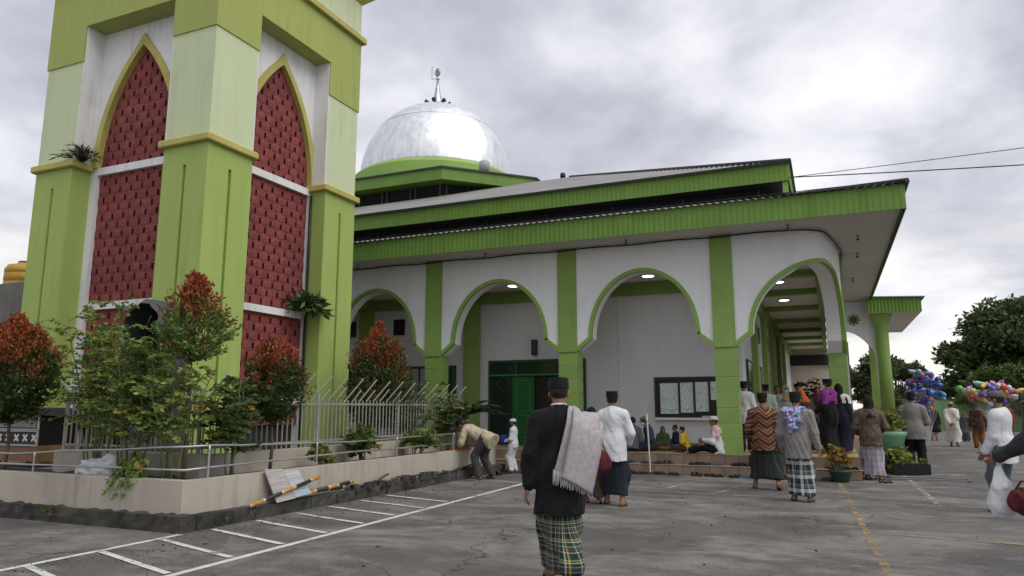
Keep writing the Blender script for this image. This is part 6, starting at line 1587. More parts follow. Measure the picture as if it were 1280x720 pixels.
# right edge of the yard
person(V2(at_z(1263, 640)), 'man in white shirt, grey flat cap and pale blue mask looking sideways', H=1.69, rel=-72, h=0.014, feet=((-0.12, 0.05), (0.12, -0.05)), hands=((-0.2, 0.18, 0.84), (0.2, 0.2, 0.86)), garments=[dict(kind='trousers', mat=JEAN, loose=0.025), dict(kind='top', mat=WHT, hem=-0.22, loose=0.03)], hat=('skullcap', GCAP), mask=LBLUE, sandals=RUB, seed=31, head=(4, 0))
r28, put28, J28 = person(V2(at_z(1352, 722)), 'person in dark grey jacket at the yard edge holding a white plastic bag', H=1.66, rel=-84, h=0.011, lean=10, feet=((-0.12, 0.12), (0.12, -0.08)), hands=((-0.06, 0.66, 0.92), (0.26, 0.20, 0.80)), elbows=((-0.3, -0.6, -1), (0.6, -1, -0.1)), curl=(0.75, 0.4), head=(15, 0),
    garments=[dict(kind='trousers', mat=NAVY, loose=0.025), dict(kind='top', mat=SLEEVE, hem=-0.10, loose=0.03, name='jacket')], hat=('cap', GCAP), sandals=RUB, seed=32)
# the thin white carrier bag in that hand
wv = r28.matrix_world if False else None
azr = -r28.rotation_euler[2]; hw = J28['wri'][0]; hx, hy = hw[0], hw[1]
hp = Vector((r28.location.x + hx * math.cos(azr) + hy * math.sin(azr), r28.location.y - hx * math.sin(azr) + hy * math.cos(azr), hw[2]))
def film():
    t = NT('white_plastic_film'); t.b.inputs['Base Color'].default_value = (0.82, 0.84, 0.87, 1); t.b.inputs['Roughness'].default_value = 0.35
    tr = t.n('ShaderNodeBsdfTranslucent'); tr.inputs['Color'].default_value = (0.8, 0.83, 0.87, 1); mx = t.n('ShaderNodeMixShader'); mx.inputs[0].default_value = 0.35
    t.l(t.b.outputs[0], mx.inputs[1]); t.l(tr.outputs[0], mx.inputs[2]); t.l(mx.outputs[0], t.out.inputs['Surface'])
    t.bump(t.noise(t.obj(), 14, 5, 0.7, 1.0), 0.8, 0.03); return t.mat
FILM = film()
cb = thing('plastic_carrier_bag', (hp.x, hp.y, hp.z - 0.56), 'crumpled white plastic carrier bag hanging from a hand', 'bag', rz=0.5)
fb = union([ell((0, 0, 0.20), (0.13, 0.08, 0.16)), cone((-0.02, 0, 0.30), (0, 0, 0.50), 0.07, 0.018), cone((-0.08, 0, 0.12), (-0.10, 0.0, 0.02), 0.05, 0.012), cone((0.05, 0, 0.10), (0.03, 0.0, 0.0), 0.05, 0.01)], 0.05)
q = bpy.data.objects.new('bag_body', mesh_from([nets(folds(fb, 0.016, 91, 30, 0.6), (-0.22, -0.16, -0.06), (0.22, 0.16, 0.56), 0.009)], 'bag', FILM)); COL.objects.link(q); q.parent = cb
mb = MB(); mb.tube([(-0.015, 0, 0.46), (-0.025, 0, 0.53), (0, 0, 0.57), (0.025, 0, 0.53), (0.015, 0, 0.46)], 0.006, 6); q = bpy.data.objects.new('bag_handle', mb.mesh('handle', FILM, True)); COL.objects.link(q); q.parent = cb
pb = at_z(1296, 718); soft_bag('shoulder_bag', (pb.x - 0.02, pb.y - 0.05, 0.50), 'maroon shoulder bag hanging at the yard edge above dark trousers', (0.32, 0.18, 0.24), MAR, rz=0.2, seed=8)

# more of the crowd near the corner column
person(seat(1026, 19.9), 'woman in plum headscarf and dark blouse deep in the corridor', H=1.56, rel=170, h=0.02, garments=[dict(kind='robe', mat=BRND, hemz=0.06, loose=0.03)], hijab=cloth('plum_scarf', (0.10, 0.02, 0.05), 0.15), seed=34, group=CG, seam='back')
person(seat(975, 21.6), 'man in white shirt without cap far inside the corridor', H=1.64, rel=175, h=0.02, garments=[dict(kind='trousers', mat=NAVY, loose=0.02), dict(kind='top', mat=OFFW, hem=-0.2, loose=0.026)], seed=35, group=CG, seam='back')
person(seat(1001, 22.4), 'tall man in black shirt and cap far inside the corridor', H=1.70, rel=160, h=0.02, garments=[dict(kind='trousers', mat=GRYT, loose=0.02), dict(kind='top', mat=BLK, hem=-0.2, loose=0.026)], hat=('peci', PECI), seed=36, group=CG, seam='back')
person((-1.25, 16.86, 0.208), 'person in grey-blue jeans and maroon top sitting on the platform edge', H=1.58, rel=150, h=0.016, hip=0.36, legs=(((-0.14, 0.34, 0.38), (-0.14, 0.30, 0.02)), ((0.14, 0.34, 0.38), (0.16, 0.26, 0.02))), hands=((-0.14, 0.30, 0.45), (0.14, 0.30, 0.45)), lean=14, garments=[dict(kind='trousers', mat=JEAN, loose=0.02), dict(kind='top', mat=MAR, hem=-0.1, loose=0.03)], sandals=RUB, seed=37, seam='back')
person(V2(at_z(1136, 556)), 'woman in brown dress near the blue balloons', H=1.52, rel=140, h=0.022, garments=[dict(kind='robe', mat=BRN, hemz=0.06, loose=0.03)], hijab=BRND, seed=39, group=FG_, seam='back')
person(V2(at_z(1266, 551)), 'man in plain red shirt by the green wall', H=1.62, rel=-120, h=0.022, garments=[dict(kind='trousers', mat=NAVY, loose=0.03), dict(kind='top', mat=cloth('red_shirt', (0.22, 0.03, 0.025), 0.1), hem=-0.2, loose=0.03)], seed=40, group=FG_)
# ------------------------------------------------------------------ things on and around the mosque
# notice board with sheets behind its frame
nbd = thing('notice_board', (-3.3, IY - 0.08, 1.14), 'black framed notice board with pale printed sheets on the gallery wall', 'notice board')
BX0, BX1, BZ0, BZ1 = -4.22, -2.30, 1.20, 2.20
mb = MB(); mb.box(BX0, BX1, IY - 0.05, IY - 0.004, BZ0, BZ1); mb.build('backing', BLACK, nbd)
FRM = M('dark_wood_frame', (0.035, 0.022, 0.016), 0.5, 0.2, 6, 0.1, 50)
for (x0, x1, z0, z1) in ((BX0 - 0.06, BX0, BZ0 - 0.05, BZ1 + 0.06), (BX1, BX1 + 0.06, BZ0 - 0.05, BZ1 + 0.06), (BX0, BX1, BZ1, BZ1 + 0.06), (BX0, BX1, BZ0 - 0.0, BZ0 + 0.04)):
    mb = MB(); mb.box(x0, x1, IY - 0.09, IY - 0.003, z0, z1); mb.build('frame_bar', FRM, nbd)
mb = MB(); mb.bbox(BX0 - 0.05, BX1 + 0.05, IY - 0.17, IY - 0.002, BZ0 - 0.06, BZ0 - 0.002, 0.006); mb.build('ledge', WALL, nbd)
def print_mat(name, base, ink, seed):
    t = NT(name); p = t.obj()
    sp = t.n('ShaderNodeSeparateXYZ'); t.l(p, sp.inputs[0])
    row = t.math('FRACT', t.math('MULTIPLY', sp.outputs[2], 34.0)); on = t.maprange(row, 0.45, 0.5, 0, 1)
    n = t.noise(t.mapping(p, (26, 1, 34), (seed, 0, 0)), 1.0, 4, 0.7); on2 = t.math('MULTIPLY', on, t.maprange(n, 0.46, 0.54, 0, 0.75))
    blk = t.maprange(t.noise(t.mapping(p, (5, 1, 7), (seed * 3, 0, 0)), 1.0, 2), 0.60, 0.63, 0, 0.6)
    c = t.mix(on2, base, ink); c = t.mix(blk, c, (0.25, 0.42, 0.48)); t.l(c, t.b.inputs['Base Color']); t.b.inputs['Roughness'].default_value = 0.35; return t.mat
for k, (x0, x1, z0, z1) in enumerate(((-4.13, -3.66, 1.30, 2.10), (-3.60, -3.27, 1.33, 2.11), (-3.21, -2.88, 1.36, 2.12), (-2.82, -2.60, 1.66, 2.13), (-2.52, -2.34, 1.55, 2.12))):
    mb = MB(); mb.box(x0, x1, IY - 0.057, IY - 0.051, z0, z1); mb.build('printed_sheet', print_mat('printed_sheet_%d' % k, (0.68, 0.77, 0.75), (0.14, 0.19, 0.20), k * 2.3 + 1), nbd)
for x in (-3.63, -3.24, -2.85):
    mb = MB(); mb.box(x - 0.018, x + 0.018, IY - 0.088, IY - 0.058, BZ0 + 0.04, BZ1); mb.build('sash_bar', FRM, nbd)
mb = MB(); mb.bbox(-3.05, -2.62, IY - 0.16, IY - 0.06, BZ0 + 0.0, BZ0 + 0.05, 0.01); tag(mb.build('leaflet_stack', WHT), 'small stack of papers lying on the notice board ledge', 'papers')
# arrow plate near the corner of the gallery wall
sgn = thing('arrow_sign', (-2.25, IY - 0.02, 1.98), 'small square sign with a pale arrow beside the tiled column', 'sign')
mb = MB(); mb.box(-2.40, -2.12, IY - 0.03, IY - 0.003, 1.98, 2.27); mb.build('sign_plate', M('sign_dark', (0.05, 0.055, 0.055), 0.5), sgn)
mb = MB(); mb.box(-2.375, -2.145, IY - 0.036, IY - 0.031, 2.005, 2.245); mb.build('sign_face', M('sign_pale', (0.42, 0.45, 0.44), 0.5), sgn)
mb = MB(); mb.add([(x, IY - 0.040, z) for x, z in ((-2.345, 2.14), (-2.26, 2.215), (-2.175, 2.14), (-2.22, 2.14), (-2.235, 2.03), (-2.285, 2.03), (-2.30, 2.14))], [tuple(range(7))]); mb.build('arrow_mark', M('sign_ink', (0.03, 0.035, 0.035), 0.6), sgn)
# slim column speaker over the door
csp = thing('wall_speaker', (-7.72, IY - 0.08, 2.95), 'slim dark column speaker on the wall above the mosque door', 'speaker')
mb = MB(); mb.bbox(-7.80, -7.64, IY - 0.15, IY - 0.03, 2.95, 3.40, 0.012); mb.build('cabinet', BLACK, csp)
mb = MB(); mb.box(-7.785, -7.655, IY - 0.157, IY - 0.151, 2.97, 3.38); mb.build('grille', M('speaker_grille', (0.05, 0.05, 0.055), 0.6, 0.2, 60, 0.4, 200), csp)
mb = MB(); mb.box(-7.74, -7.70, IY - 0.03, IY - 0.002, 3.1, 3.25); mb.build('bracket', VERGE, csp)
# white stick on a round base in front of the steps
stk = thing('white_stick', V2(at_z(813, 592)), 'thin white pole on a flat base in front of the mosque steps', 'pole')
c = stk.location
mb = MB(); mb.tube([(c.x, c.y, 0.02), (c.x - 0.02, c.y, 0.75), (c.x - 0.04, c.y, 1.22)], 0.017, 8); mb.build('shaft', M('white_enamel', (0.62, 0.60, 0.55), 0.5, 0.08, 9), stk)
mb = MB(); mb.lathe([(0.13, 0.0), (0.13, 0.02), (0.03, 0.035)], (c.x, c.y, 0.0), 18); mb.build('base_plate', VERGE, stk)
mb = MB(); mb.tube([(c.x - 0.04, c.y, 1.17), (c.x - 0.045, c.y, 1.32)], 0.026, 8); mb.build('grip', MATS['white_enamel'], stk)
# water cooler box in the corridor
wb = thing('water_box', (-0.62, 18.3, PZ), 'pale plastic box standing on the corridor floor', 'box')
mb = MB(); mb.bbox(-0.78, -0.46, 18.1, 18.5, PZ, PZ + 0.34, 0.03); mb.build('tub', M('pale_plastic', (0.42, 0.45, 0.46), 0.4, 0.06, 5), wb)
mb = MB(); mb.bbox(-0.80, -0.44, 18.08, 18.52, PZ + 0.34, PZ + 0.39, 0.015); mb.build('lid', M('pale_plastic_lid', (0.50, 0.54, 0.56), 0.4), wb)

# ---- footwear left on the ground and the steps
def sandal_mesh(mat, kind):
    mb = MB(); n = 18; vv = []
    for z in (0.0, 0.022):
        for j in range(n):
            a = 2 * math.pi * j / n; yy = math.sin(a); w_ = (0.046 if yy > 0 else 0.036) + 0.004 * math.cos(2 * a)
            vv.append((w_ * math.cos(a), 0.13 * yy, z + (0.006 if yy < -0.5 else 0) * (z > 0)))
    mb.add(vv, [tuple(range(n - 1, -1, -1)), tuple(range(n, 2 * n))] + [(j, (j + 1) % n, n + (j + 1) % n, n + j) for j in range(n)])
    if kind == 0:
        mb.tube([(0, 0.07, 0.02), (0.0, 0.055, 0.05), (-0.02, 0.0, 0.052), (-0.042, -0.045, 0.02)], 0.009, 6); mb.tube([(0, 0.055, 0.05), (0.02, 0.0, 0.052), (0.042, -0.045, 0.02)], 0.009, 6)
    else:
        vv = []
        for k in range(9):
            a = math.pi * k / 8; vv += [(0.046 * math.cos(a), 0.085, 0.018 + 0.045 * math.sin(a)), (0.048 * math.cos(a), -0.005, 0.018 + 0.062 * math.sin(a))]
        mb.add(vv, [(2 * k, 2 * k + 2, 2 * k + 3, 2 * k + 1) for k in range(8)])
    return mb.mesh('sandal', mat)
SM = [(sandal_mesh(RUB, 0), 'black thong'), (sandal_mesh(M('black_slide', (0.015, 0.015, 0.016), 0.6), 1), 'black slide'), (sandal_mesh(BRUB, 1), 'brown leather'), (sandal_mesh(M('blue_foam', (0.05, 0.10, 0.19), 0.7, 0.1, 9), 0), 'blue foam'), (sandal_mesh(M('pale_foam', (0.42, 0.45, 0.47), 0.7, 0.1, 9), 1), 'pale grey'), (sandal_mesh(M('dark_brown_slide', (0.045, 0.028, 0.02), 0.7), 0), 'dark brown')]
def drop_sandals(n, fx, fy, z, where, grp, wts):
    for k in range(n):
        me, kn = rng.choices(SM, wts)[0]; x, y = fx(), fy(); a = rng.uniform(-0.7, 0.7) + (math.pi if rng.random() < 0.5 else 0)
        for j in (0, 1):
            o = link_obj('sandal', me, None, (x + 0.11 * j * math.cos(a) + rng.uniform(-.02, .02), y + 0.10 * j * math.sin(a), z + 0.002), (0, 0, a + rng.uniform(-0.35, 0.35)))
            tag(o, '%s sandal left %s' % (kn, where), 'sandal', grp + ', ' + kn)
for x0 in np.arange(-6.3, 0.2, 0.24):
    drop_sandals(1, lambda: x0 + rng.uniform(0, 0.25), lambda: rng.uniform(16.66, 16.74), 0.207, 'on the middle step of the mosque', 'footwear on the step', (5, 4, 2, 0.6, 0.6, 4))
for x0 in np.arange(-6.6, 0.2, 0.20):
    drop_sandals(1, lambda: x0 + rng.uniform(0, 0.25), lambda: rng.uniform(16.20, 16.42), 0.0, 'on the asphalt along the mosque steps', 'footwear along the steps', (4, 3, 1.5, 2.5, 2.0, 2))
for k in range(12):
    drop_sandals(1, lambda: rng.uniform(-6.95, -6.3), lambda: rng.uniform(14.6, 15.9), 0.0, 'on the asphalt behind the bending man', 'footwear by the planter end', (5, 4, 1.5, 1, 0.5, 3))
drop_sandals(3, lambda: rng.uniform(0.6, 1.0), lambda: rng.uniform(16.2, 17.4), 0.0, 'beside the pot with the yellow plant', 'footwear beside the pots', (3, 3, 1, 3, 2, 1))

# ---- pots and trough
def pot(name, base, prof, mat, label, n=28):
    o = thing(name, base, label, 'plant pot'); mb = MB(); mb.lathe(prof, base, n); mb.build('pot_wall', mat, o, True)
    zt = prof[-1][1]; mb = MB(); mb.lathe([(prof[-1][0] * 0.95, zt - 0.04), (0.001, zt - 0.03)], base, n); mb.build('soil', SOIL, o); return o
MINT = M('mint_plastic', (0.17, 0.36, 0.22), 0.45, 0.06, 4, 0.03); DKG = M('dark_green_plastic', (0.025, 0.05, 0.035), 0.5, 0.1, 4, 0.03)
pc = at_y(1113, 556, 19.0); ped = thing('pot_stand', (pc.x, pc.y, 0), 'short concrete stand under the big mint green pot', 'stand')
mb = MB(); mb.lathe([(0.26, 0.0), (0.24, 0.05), (0.16, 0.10), (0.15, 0.42), (0.22, 0.46), (0.22, 0.50)], (pc.x, pc.y, 0), 20); mb.build('pedestal', MOSS, ped, True)
pot('flower_pot', (pc.x, pc.y, 0.50), [(0.22, 0), (0.25, 0.02), (0.33, 0.30), (0.36, 0.33), (0.37, 0.40), (0.35, 0.42)], MINT, 'big mint green pot with a variegated leafy plant')
compound_shrub('variegated_plant', (pc.x, pc.y, 0.88), 'yellow-green variegated plant growing in the big mint pot', 8, 0.55, 0.55, 60, 81, lsz=0.15, cols=((0.10, 0.17, 0.03), (0.33, 0.36, 0.07)), leaflets=3, cat='plant', droop=0.5)
compound_shrub('variegated_plant', (pc.x + 0.18, pc.y - 0.45, 0.02), 'yellow-green leafy clump on the ground below the big mint pot', 7, 0.55, 0.45, 50, 82, lsz=0.13, cols=((0.10, 0.18, 0.03), (0.33, 0.38, 0.07)), leaflets=3, cat='plant', droop=0.6)
p2 = Vector((0.10, 16.10, 0)); pot('flower_pot', (p2.x, p2.y, 0.0), [(0.13, 0), (0.15, 0.02), (0.20, 0.18), (0.22, 0.20), (0.22, 0.23), (0.20, 0.24)], DKG, 'small dark green pot with a dry yellow plant at the step end')
compound_shrub('dry_plant', (p2.x, p2.y, 0.20), 'dry yellow and orange plant in the small dark green pot', 7, 0.55, 0.36, 60, 83, lsz=0.09, cols=((0.22, 0.15, 0.03), (0.42, 0.24, 0.05)), leaflets=5, cat='plant', droop=0.5)
pt = at_z(1140, 594); tr_ = thing('plant_trough', (pt.x, pt.y, 0), 'low black rectangular trough in front of the man in grey', 'trough')
mb = MB()
hx, hy, hz = 0.36, 0.16, 0.24
for (x0, x1, y0, y1, z0, z1) in ((-hx, hx, -hy, -hy + 0.02, 0, hz), (-hx, hx, hy - 0.02, hy, 0, hz), (-hx, -hx + 0.02, -hy + 0.021, hy - 0.021, 0, hz), (hx - 0.02, hx, -hy + 0.021, hy - 0.021, 0, hz), (-hx + 0.021, hx - 0.021, -hy + 0.021, hy - 0.021, 0, 0.02)): mb.box(pt.x + x0, pt.x + x1, pt.y + y0, pt.y + y1, z0, z1)
mb.build('trough_shell', BLACK, tr_)
mb = MB(); mb.box(pt.x - hx + 0.022, pt.x + hx - 0.022, pt.y - hy + 0.022, pt.y + hy - 0.022, 0.021, hz - 0.05); mb.build('soil', SOIL, tr_)
bar = thing('metal_barrier', (1.4, 17.0, 0), 'flat grey metal frame lying on the asphalt by the black trough', 'frame')
for a, b in (((0.75, 16.95, 0.03), (2.5, 17.05, 0.03)), ((0.75, 17.35, 0.03), (2.5, 17.45, 0.03)), ((0.78, 16.95, 0.03), (0.78, 17.35, 0.03)), ((2.45, 17.05, 0.03), (2.45, 17.45, 0.03)), ((1.2, 17.0, 0.06), (2.1, 17.4, 0.10))):
    mb = MB(); mb.tube([a, b], 0.012, 6); mb.build('bar', M('grey_bar', (0.14, 0.155, 0.17), 0.5, 0.1, 4, metal=0.3), bar)
# ---- balloons
def balloon_bunch(center, label, n, rx, rz, ry, palette, seed, longs=0.3):
    r = random.Random(seed); c = Vector(center); o = thing('balloon_bunch', (c.x, c.y, c.z - rz - 0.9), label, 'balloons')
    strings = MB()
    for k in range(n):
        for _ in range(30):
            d = Vector((r.uniform(-1, 1), r.uniform(-1, 1), r.uniform(-1, 1)))
            if d.length <= 1: break
        p = c + Vector((d.x * rx, d.y * ry, d.z * rz)); col = r.choice(palette); mt = MATS.get('balloon_%.2f_%.2f_%.2f' % col)
        if mt is None:
            t = NT('balloon'); t.b.inputs['Base Color'].default_value = (*col, 1); t.b.inputs['Roughness'].default_value = 0.22; t.b.inputs['Coat Weight'].default_value = 0.4; t.l(t.mix(t.maprange(t.noise(t.obj(), 9, 2), 0.45, 0.6, 0, 0.35), col, tuple(min(1, q * 1.8 + 0.12) for q in col)), t.b.inputs['Base Color']); mt = t.mat; MATS['balloon_%.2f_%.2f_%.2f' % col] = mt
        mb = MB(); rad = r.uniform(0.085, 0.13)
        if r.random() < longs:
            L = r.uniform(0.26, 0.42); a = r.uniform(0, 6.28); dd = Vector((math.cos(a), math.sin(a), r.uniform(-0.3, 0.5))).normalized()
            mb.tube([p - dd * L * 0.55, p - dd * L * 0.5, p - dd * L * 0.3, p, p + dd * L * 0.3, p + dd * L * 0.48, p + dd * L * 0.52 + Vector((0, 0, 0.06))], [0.01, 0.04, 0.07, 0.08, 0.07, 0.035, 0.008], 10)
        else:
            mb.lathe([(0.012, -rad * 1.28), (0.02, -rad * 1.2), (rad * 0.45, -rad * 0.9), (rad * 0.82, -rad * 0.5), (rad, 0.05 * rad), (rad * 0.9, rad * 0.5), (rad * 0.55, rad * 0.88), (0.001, rad * 1.05)], p, 14)
        mb.build('balloon', mt, o, True)
        strings.tube([(p.x, p.y, p.z - rad), (c.x + (p.x - c.x) * 0.3, c.y, c.z - rz - 0.3), (c.x, c.y, c.z - rz - 0.9)], 0.003, 4, False)
    st = strings.build('strings', M('string', (0.5, 0.5, 0.5), 0.8), o); st['kind'] = 'stuff'
PAL1 = [(0.03, 0.04, 0.26), (0.03, 0.05, 0.32), (0.04, 0.03, 0.22), (0.02, 0.14, 0.38), (0.40, 0.08, 0.14), (0.10, 0.05, 0.30), (0.42, 0.16, 0.22), (0.03, 0.05, 0.30), (0.15, 0.32, 0.38), (0.48, 0.20, 0.08)]
PAL2 = [(0.50, 0.07, 0.05), (0.55, 0.25, 0.03), (0.04, 0.32, 0.06), (0.25, 0.08, 0.35), (0.10, 0.05, 0.35), (0.48, 0.22, 0.33), (0.50, 0.52, 0.50), (0.55, 0.35, 0.05), (0.15, 0.45, 0.40)]
b1 = at_y(1156, 490, 28.5); balloon_bunch((b1.x, b1.y, b1.z), 'tall bunch of blue and pink foil balloons above a seller in black', 64, 0.56, 0.82, 0.40, PAL1, 5, 0.5)
b2 = at_y(1236, 489, 29.5); balloon_bunch((b2.x, b2.y, b2.z), 'wide bunch of red, orange and green balloons near the green wall', 54, 0.92, 0.38, 0.42, PAL2, 6, 0.5)
# ---- overhead cables from the upper roof corner to a pole outside the yard
pole = thing('utility_pole', (19.0, 17.0, 0), 'concrete utility pole carrying the cables to the roof', 'pole')
mb = MB(); mb.tube([(19, 17, 0), (19, 17, 9.5)], [0.16, 0.10], 10); mb.build('shaft', M('pole_concrete', (0.3, 0.29, 0.27), 0.9), pole, True)
mb = MB(); mb.box(18.3, 19.7, 16.92, 17.0, 9.0, 9.12); mb.build('cross_arm', VERGE, pole)
for k, (u, v, lab) in enumerate(((1280, 197, 'lower black overhead cable running from the roof corner'), (1280, 178, 'upper thin overhead cable running from the roof corner'))):
    a = Vector((UX, UY - 0.05, 6.93)); m_ = at_y(u, v, 17.6); b = a + (m_ - a) * (19.2 / (m_.x - a.x)); b.y = 17.0 + 0 * k; pts = []
    for i in range(31):
        f = i / 30; p = a.lerp(b, f); p.z -= 0.55 * 4 * f * (1 - f) * (0.3 if k == 0 else 0.2); pts.append(p[:])
    mb = MB(); mb.tube(pts, 0.014 if k == 0 else 0.009, 5); tag(mb.build('overhead_cable', BLACK), lab, 'cable')

# ------------------------------------------------------------------ left side: cart, hood, neighbouring wall, tank, scrap
cart = thing('cart_box', (-12.9, 8.25, 0.45), 'box cart with black and white ornamental side panel beside the minaret', 'cart')
CW = M('cart_wood', (0.22, 0.12, 0.06), 0.7, 0.2, 5, 0.1); CM_ = M('cart_metal', (0.42, 0.42, 0.40), 0.4, 0.1, 5, metal=0.6)
cx0, cx1, cy0, cz0 = -13.55, -12.34, 8.2, 0.50
mb = MB(); mb.box(cx0, cx1, cy0, cy0 + 0.7, cz0 + 0.05, cz0 + 0.32); mb.build('lower_box', CW, cart)
mb = MB(); mb.box(cx0, cx1, cy0, cy0 + 0.7, cz0 + 0.321, cz0 + 0.82); mb.build('upper_box', BLACK, cart)
for z0, z1 in ((0.34, 0.55), (0.60, 0.80)):
    for (x0, x1, a, b) in ((cx0, cx1 + 0.02, z0 - 0.03, z0), (cx0, cx1 + 0.02, z1, z1 + 0.03), (cx1 - 0.02, cx1 + 0.02, z0, z1), (cx0, cx0 + 0.03, z0, z1)):
        mb = MB(); mb.box(x0, x1, cy0 - 0.02, cy0 - 0.001, cz0 + a, cz0 + b); mb.build('metal_edge', CM_, cart)
mb = MB(); mb.box(cx0 + 0.06, cx1 - 0.06, cy0 - 0.012, cy0 - 0.001, cz0 + 0.62, cz0 + 0.78); mb.build('upper_panel', M('painted_panel', (0.20, 0.19, 0.15), 0.5, 0.5, 14, 0.05), cart)
WO = M('white_ornament', (0.62, 0.62, 0.60), 0.5)
for x in np.arange(cx0 + 0.2, cx1 - 0.05, 0.23):
    mb = MB(); a = 0.075
    for k in range(4):
        an = math.pi / 2 * k + math.pi / 4; mb.obox((x + 0.04 * math.cos(an), cy0 - 0.008, cz0 + 0.445 + 0.04 * math.sin(an)), (math.cos(an), 0, math.sin(an)), (0, 1, 0), (-math.sin(an), 0, math.cos(an)), 0.035, 0.005, 0.018)
    mb.obox((x, cy0 - 0.0075, cz0 + 0.445), (1, 0, 0), (0, 1, 0), (0, 0, 1), 0.022, 0.006, 0.022); mb.build('ornament', WO, cart)
mb = MB(); mb.add([(cx0 - 0.05, cy0 - 0.08, cz0 + 0.83), (cx1 + 0.08, cy0 - 0.08, cz0 + 0.83), (cx1 + 0.08, cy0 + 0.78, cz0 + 0.83), (cx0 - 0.05, cy0 + 0.78, cz0 + 0.83), (cx0, cy0 + 0.1, cz0 + 0.97), (cx1 - 0.1, cy0 + 0.1, cz0 + 0.95), (cx1 - 0.1, cy0 + 0.6, cz0 + 0.95), (cx0, cy0 + 0.6, cz0 + 0.97)], [(3, 2, 1, 0), (0, 1, 5, 4), (1, 2, 6, 5), (2, 3, 7, 6), (3, 0, 4, 7), (4, 5, 6, 7)]); mb.build('tarp_cover', M('black_tarp', (0.02, 0.021, 0.023), 0.5, 0.3, 5, 0.4, 14), cart)
for x in (cx0 + 0.2, cx1 - 0.2):
    mb = MB(); mb.tube([(x, cy0 + 0.02, cz0 - 0.03), (x, cy0 + 0.02, cz0 + 0.06)], 0.05, 12); mb.build('wheel', RUB, cart)
# dark canvas hood on a frame in front of the minaret
hood = thing('canvas_hood', (-9.98, 8.35, 0.45), 'dark grey canvas hood on a frame standing against the minaret', 'hood')
TARP = M('grey_canvas', (0.045, 0.05, 0.058), 0.7, 0.25, 3, 0.35, 12)
mb = MB(); prof = [(-0.62, 0.45), (-0.56, 1.4), (-0.50, 2.45), (-0.38, 2.95), (-0.10, 3.22), (0.16, 3.18), (0.36, 2.98), (0.47, 2.78), (0.50, 2.2), (0.54, 1.3), (0.58, 0.45)]
vv = []
prof2 = []
for a, b in zip(prof[:-1], prof[1:]):
    for i in range(4): prof2.append((a[0] + (b[0] - a[0]) * i / 4, a[1] + (b[1] - a[1]) * i / 4))
prof2.append(prof[-1]); n = len(prof2); rows = (0.0, 0.12, 0.24, 0.36, 0.48)
for j, y in enumerate(rows):
    for i, (x, z) in enumerate(prof2): vv.append((-10.08 + x + 0.015 * math.sin(i * 1.7 + j), 8.18 + y + 0.02 * math.sin(i * 0.9), z + (0.08 if j == 0 and z > 2.6 else 0) * -1))
mb.add(vv, [(j * n + i, j * n + i + 1, (j + 1) * n + i + 1, (j + 1) * n + i) for j in range(4) for i in range(n - 1)]); mb.build('canvas', TARP, hood, True)
mb = MB(); mb.add([(-10.08 + x * 0.97, 8.64, z) for x, z in prof2], [tuple(range(n))]); mb.build('back_panel', BLACK, hood)
for x, zt in ((-10.62, 2.6), (-9.57, 2.6)):
    mb = MB(); mb.tube([(x, 8.2, 0.45), (x + (0.08 if x < -10 else -0.05), 8.2, zt)], 0.02, 6); mb.build('frame_pole', STEEL, hood)
mb = MB(); mb.bbox(-10.42, -9.72, 8.25, 8.62, 0.45, 1.55, 0.03); mb.build('covered_cabinet', M('cabinet_grey', (0.10, 0.10, 0.11), 0.5, 0.2, 4), hood)
mb = MB(); mb.bbox(-10.46, -9.68, 8.19, 8.63, 1.55, 1.60, 0.01); mb.build('shelf', M('shelf_white', (0.5, 0.5, 0.5), 0.5), hood)
# neighbour's concrete wall and the yellow tank above it
nw_ = thing('concrete_wall', (-23, 13.6, 0), 'tall weathered concrete wall of the neighbouring plot', 'wall')
WC = M('weathered_concrete', (0.16, 0.155, 0.14), 0.95, 0.35, 0.8, 0.4, 12, streak=0.8, scol=(0.04, 0.04, 0.035))
mb = MB(); rough_box(mb, -34, -15.6, 13.5, 13.75, 0, 5.15, 0.4, 0.01); mb.build('wall_panel', WC, nw_)
for k in range(6):
    mb = MB(); mb.box(-33.5 + 3 * k, -33.2 + 3 * k, 13.42, 13.499, 0, 5.2); mb.build('pillar', WC, nw_)
tank = thing('water_tank', (-23.95, 14.8, 5.2), 'yellow plastic water tank above the concrete wall', 'tank')
TY = M('yellow_tank_plastic', (0.42, 0.25, 0.035), 0.5, 0.15, 2, 0.05, streak=0.4, scol=(0.2, 0.13, 0.05))
mb = MB(); mb.lathe([(0.56, 0.0), (0.58, 0.05), (0.58, 0.22), (0.55, 0.25), (0.58, 0.28), (0.58, 0.50), (0.55, 0.53), (0.58, 0.56), (0.58, 0.66), (0.50, 0.80), (0.26, 0.86), (0.24, 0.90), (0.001, 0.91)], (-23.75, 14.8, 5.2), 28); mb.build('tank_shell', TY, tank, True)
mb = MB(); mb.lathe([(0.22, 0.9), (0.23, 0.95), (0.001, 0.98)], (-23.75, 14.8, 5.2), 16); mb.build('tank_lid', M('blue_lid', (0.02, 0.03, 0.12), 0.5), tank, True)
mb = MB(); mb.box(-24.8, -23.1, 14.0, 15.6, 0, 5.2); mb.build('tank_stand', WC, tank)
bb = thing('blue_drum', (-25.4, 14.6, 5.2), 'dark blue drum beside the yellow water tank', 'drum')
mb = MB(); mb.lathe([(0.28, 0), (0.30, 0.05), (0.30, 0.35), (0.285, 0.38), (0.30, 0.41), (0.30, 0.85), (0.26, 0.92), (0.001, 0.93)], (-25.4, 14.6, 5.2), 20); mb.build('drum_shell', M('blue_drum_plastic', (0.015, 0.02, 0.10), 0.45, 0.15, 4), bb, True)
mb = MB(); mb.box(-25.8, -25.0, 14.2, 15.0, 0, 5.2); mb.build('drum_stand', WC, bb)
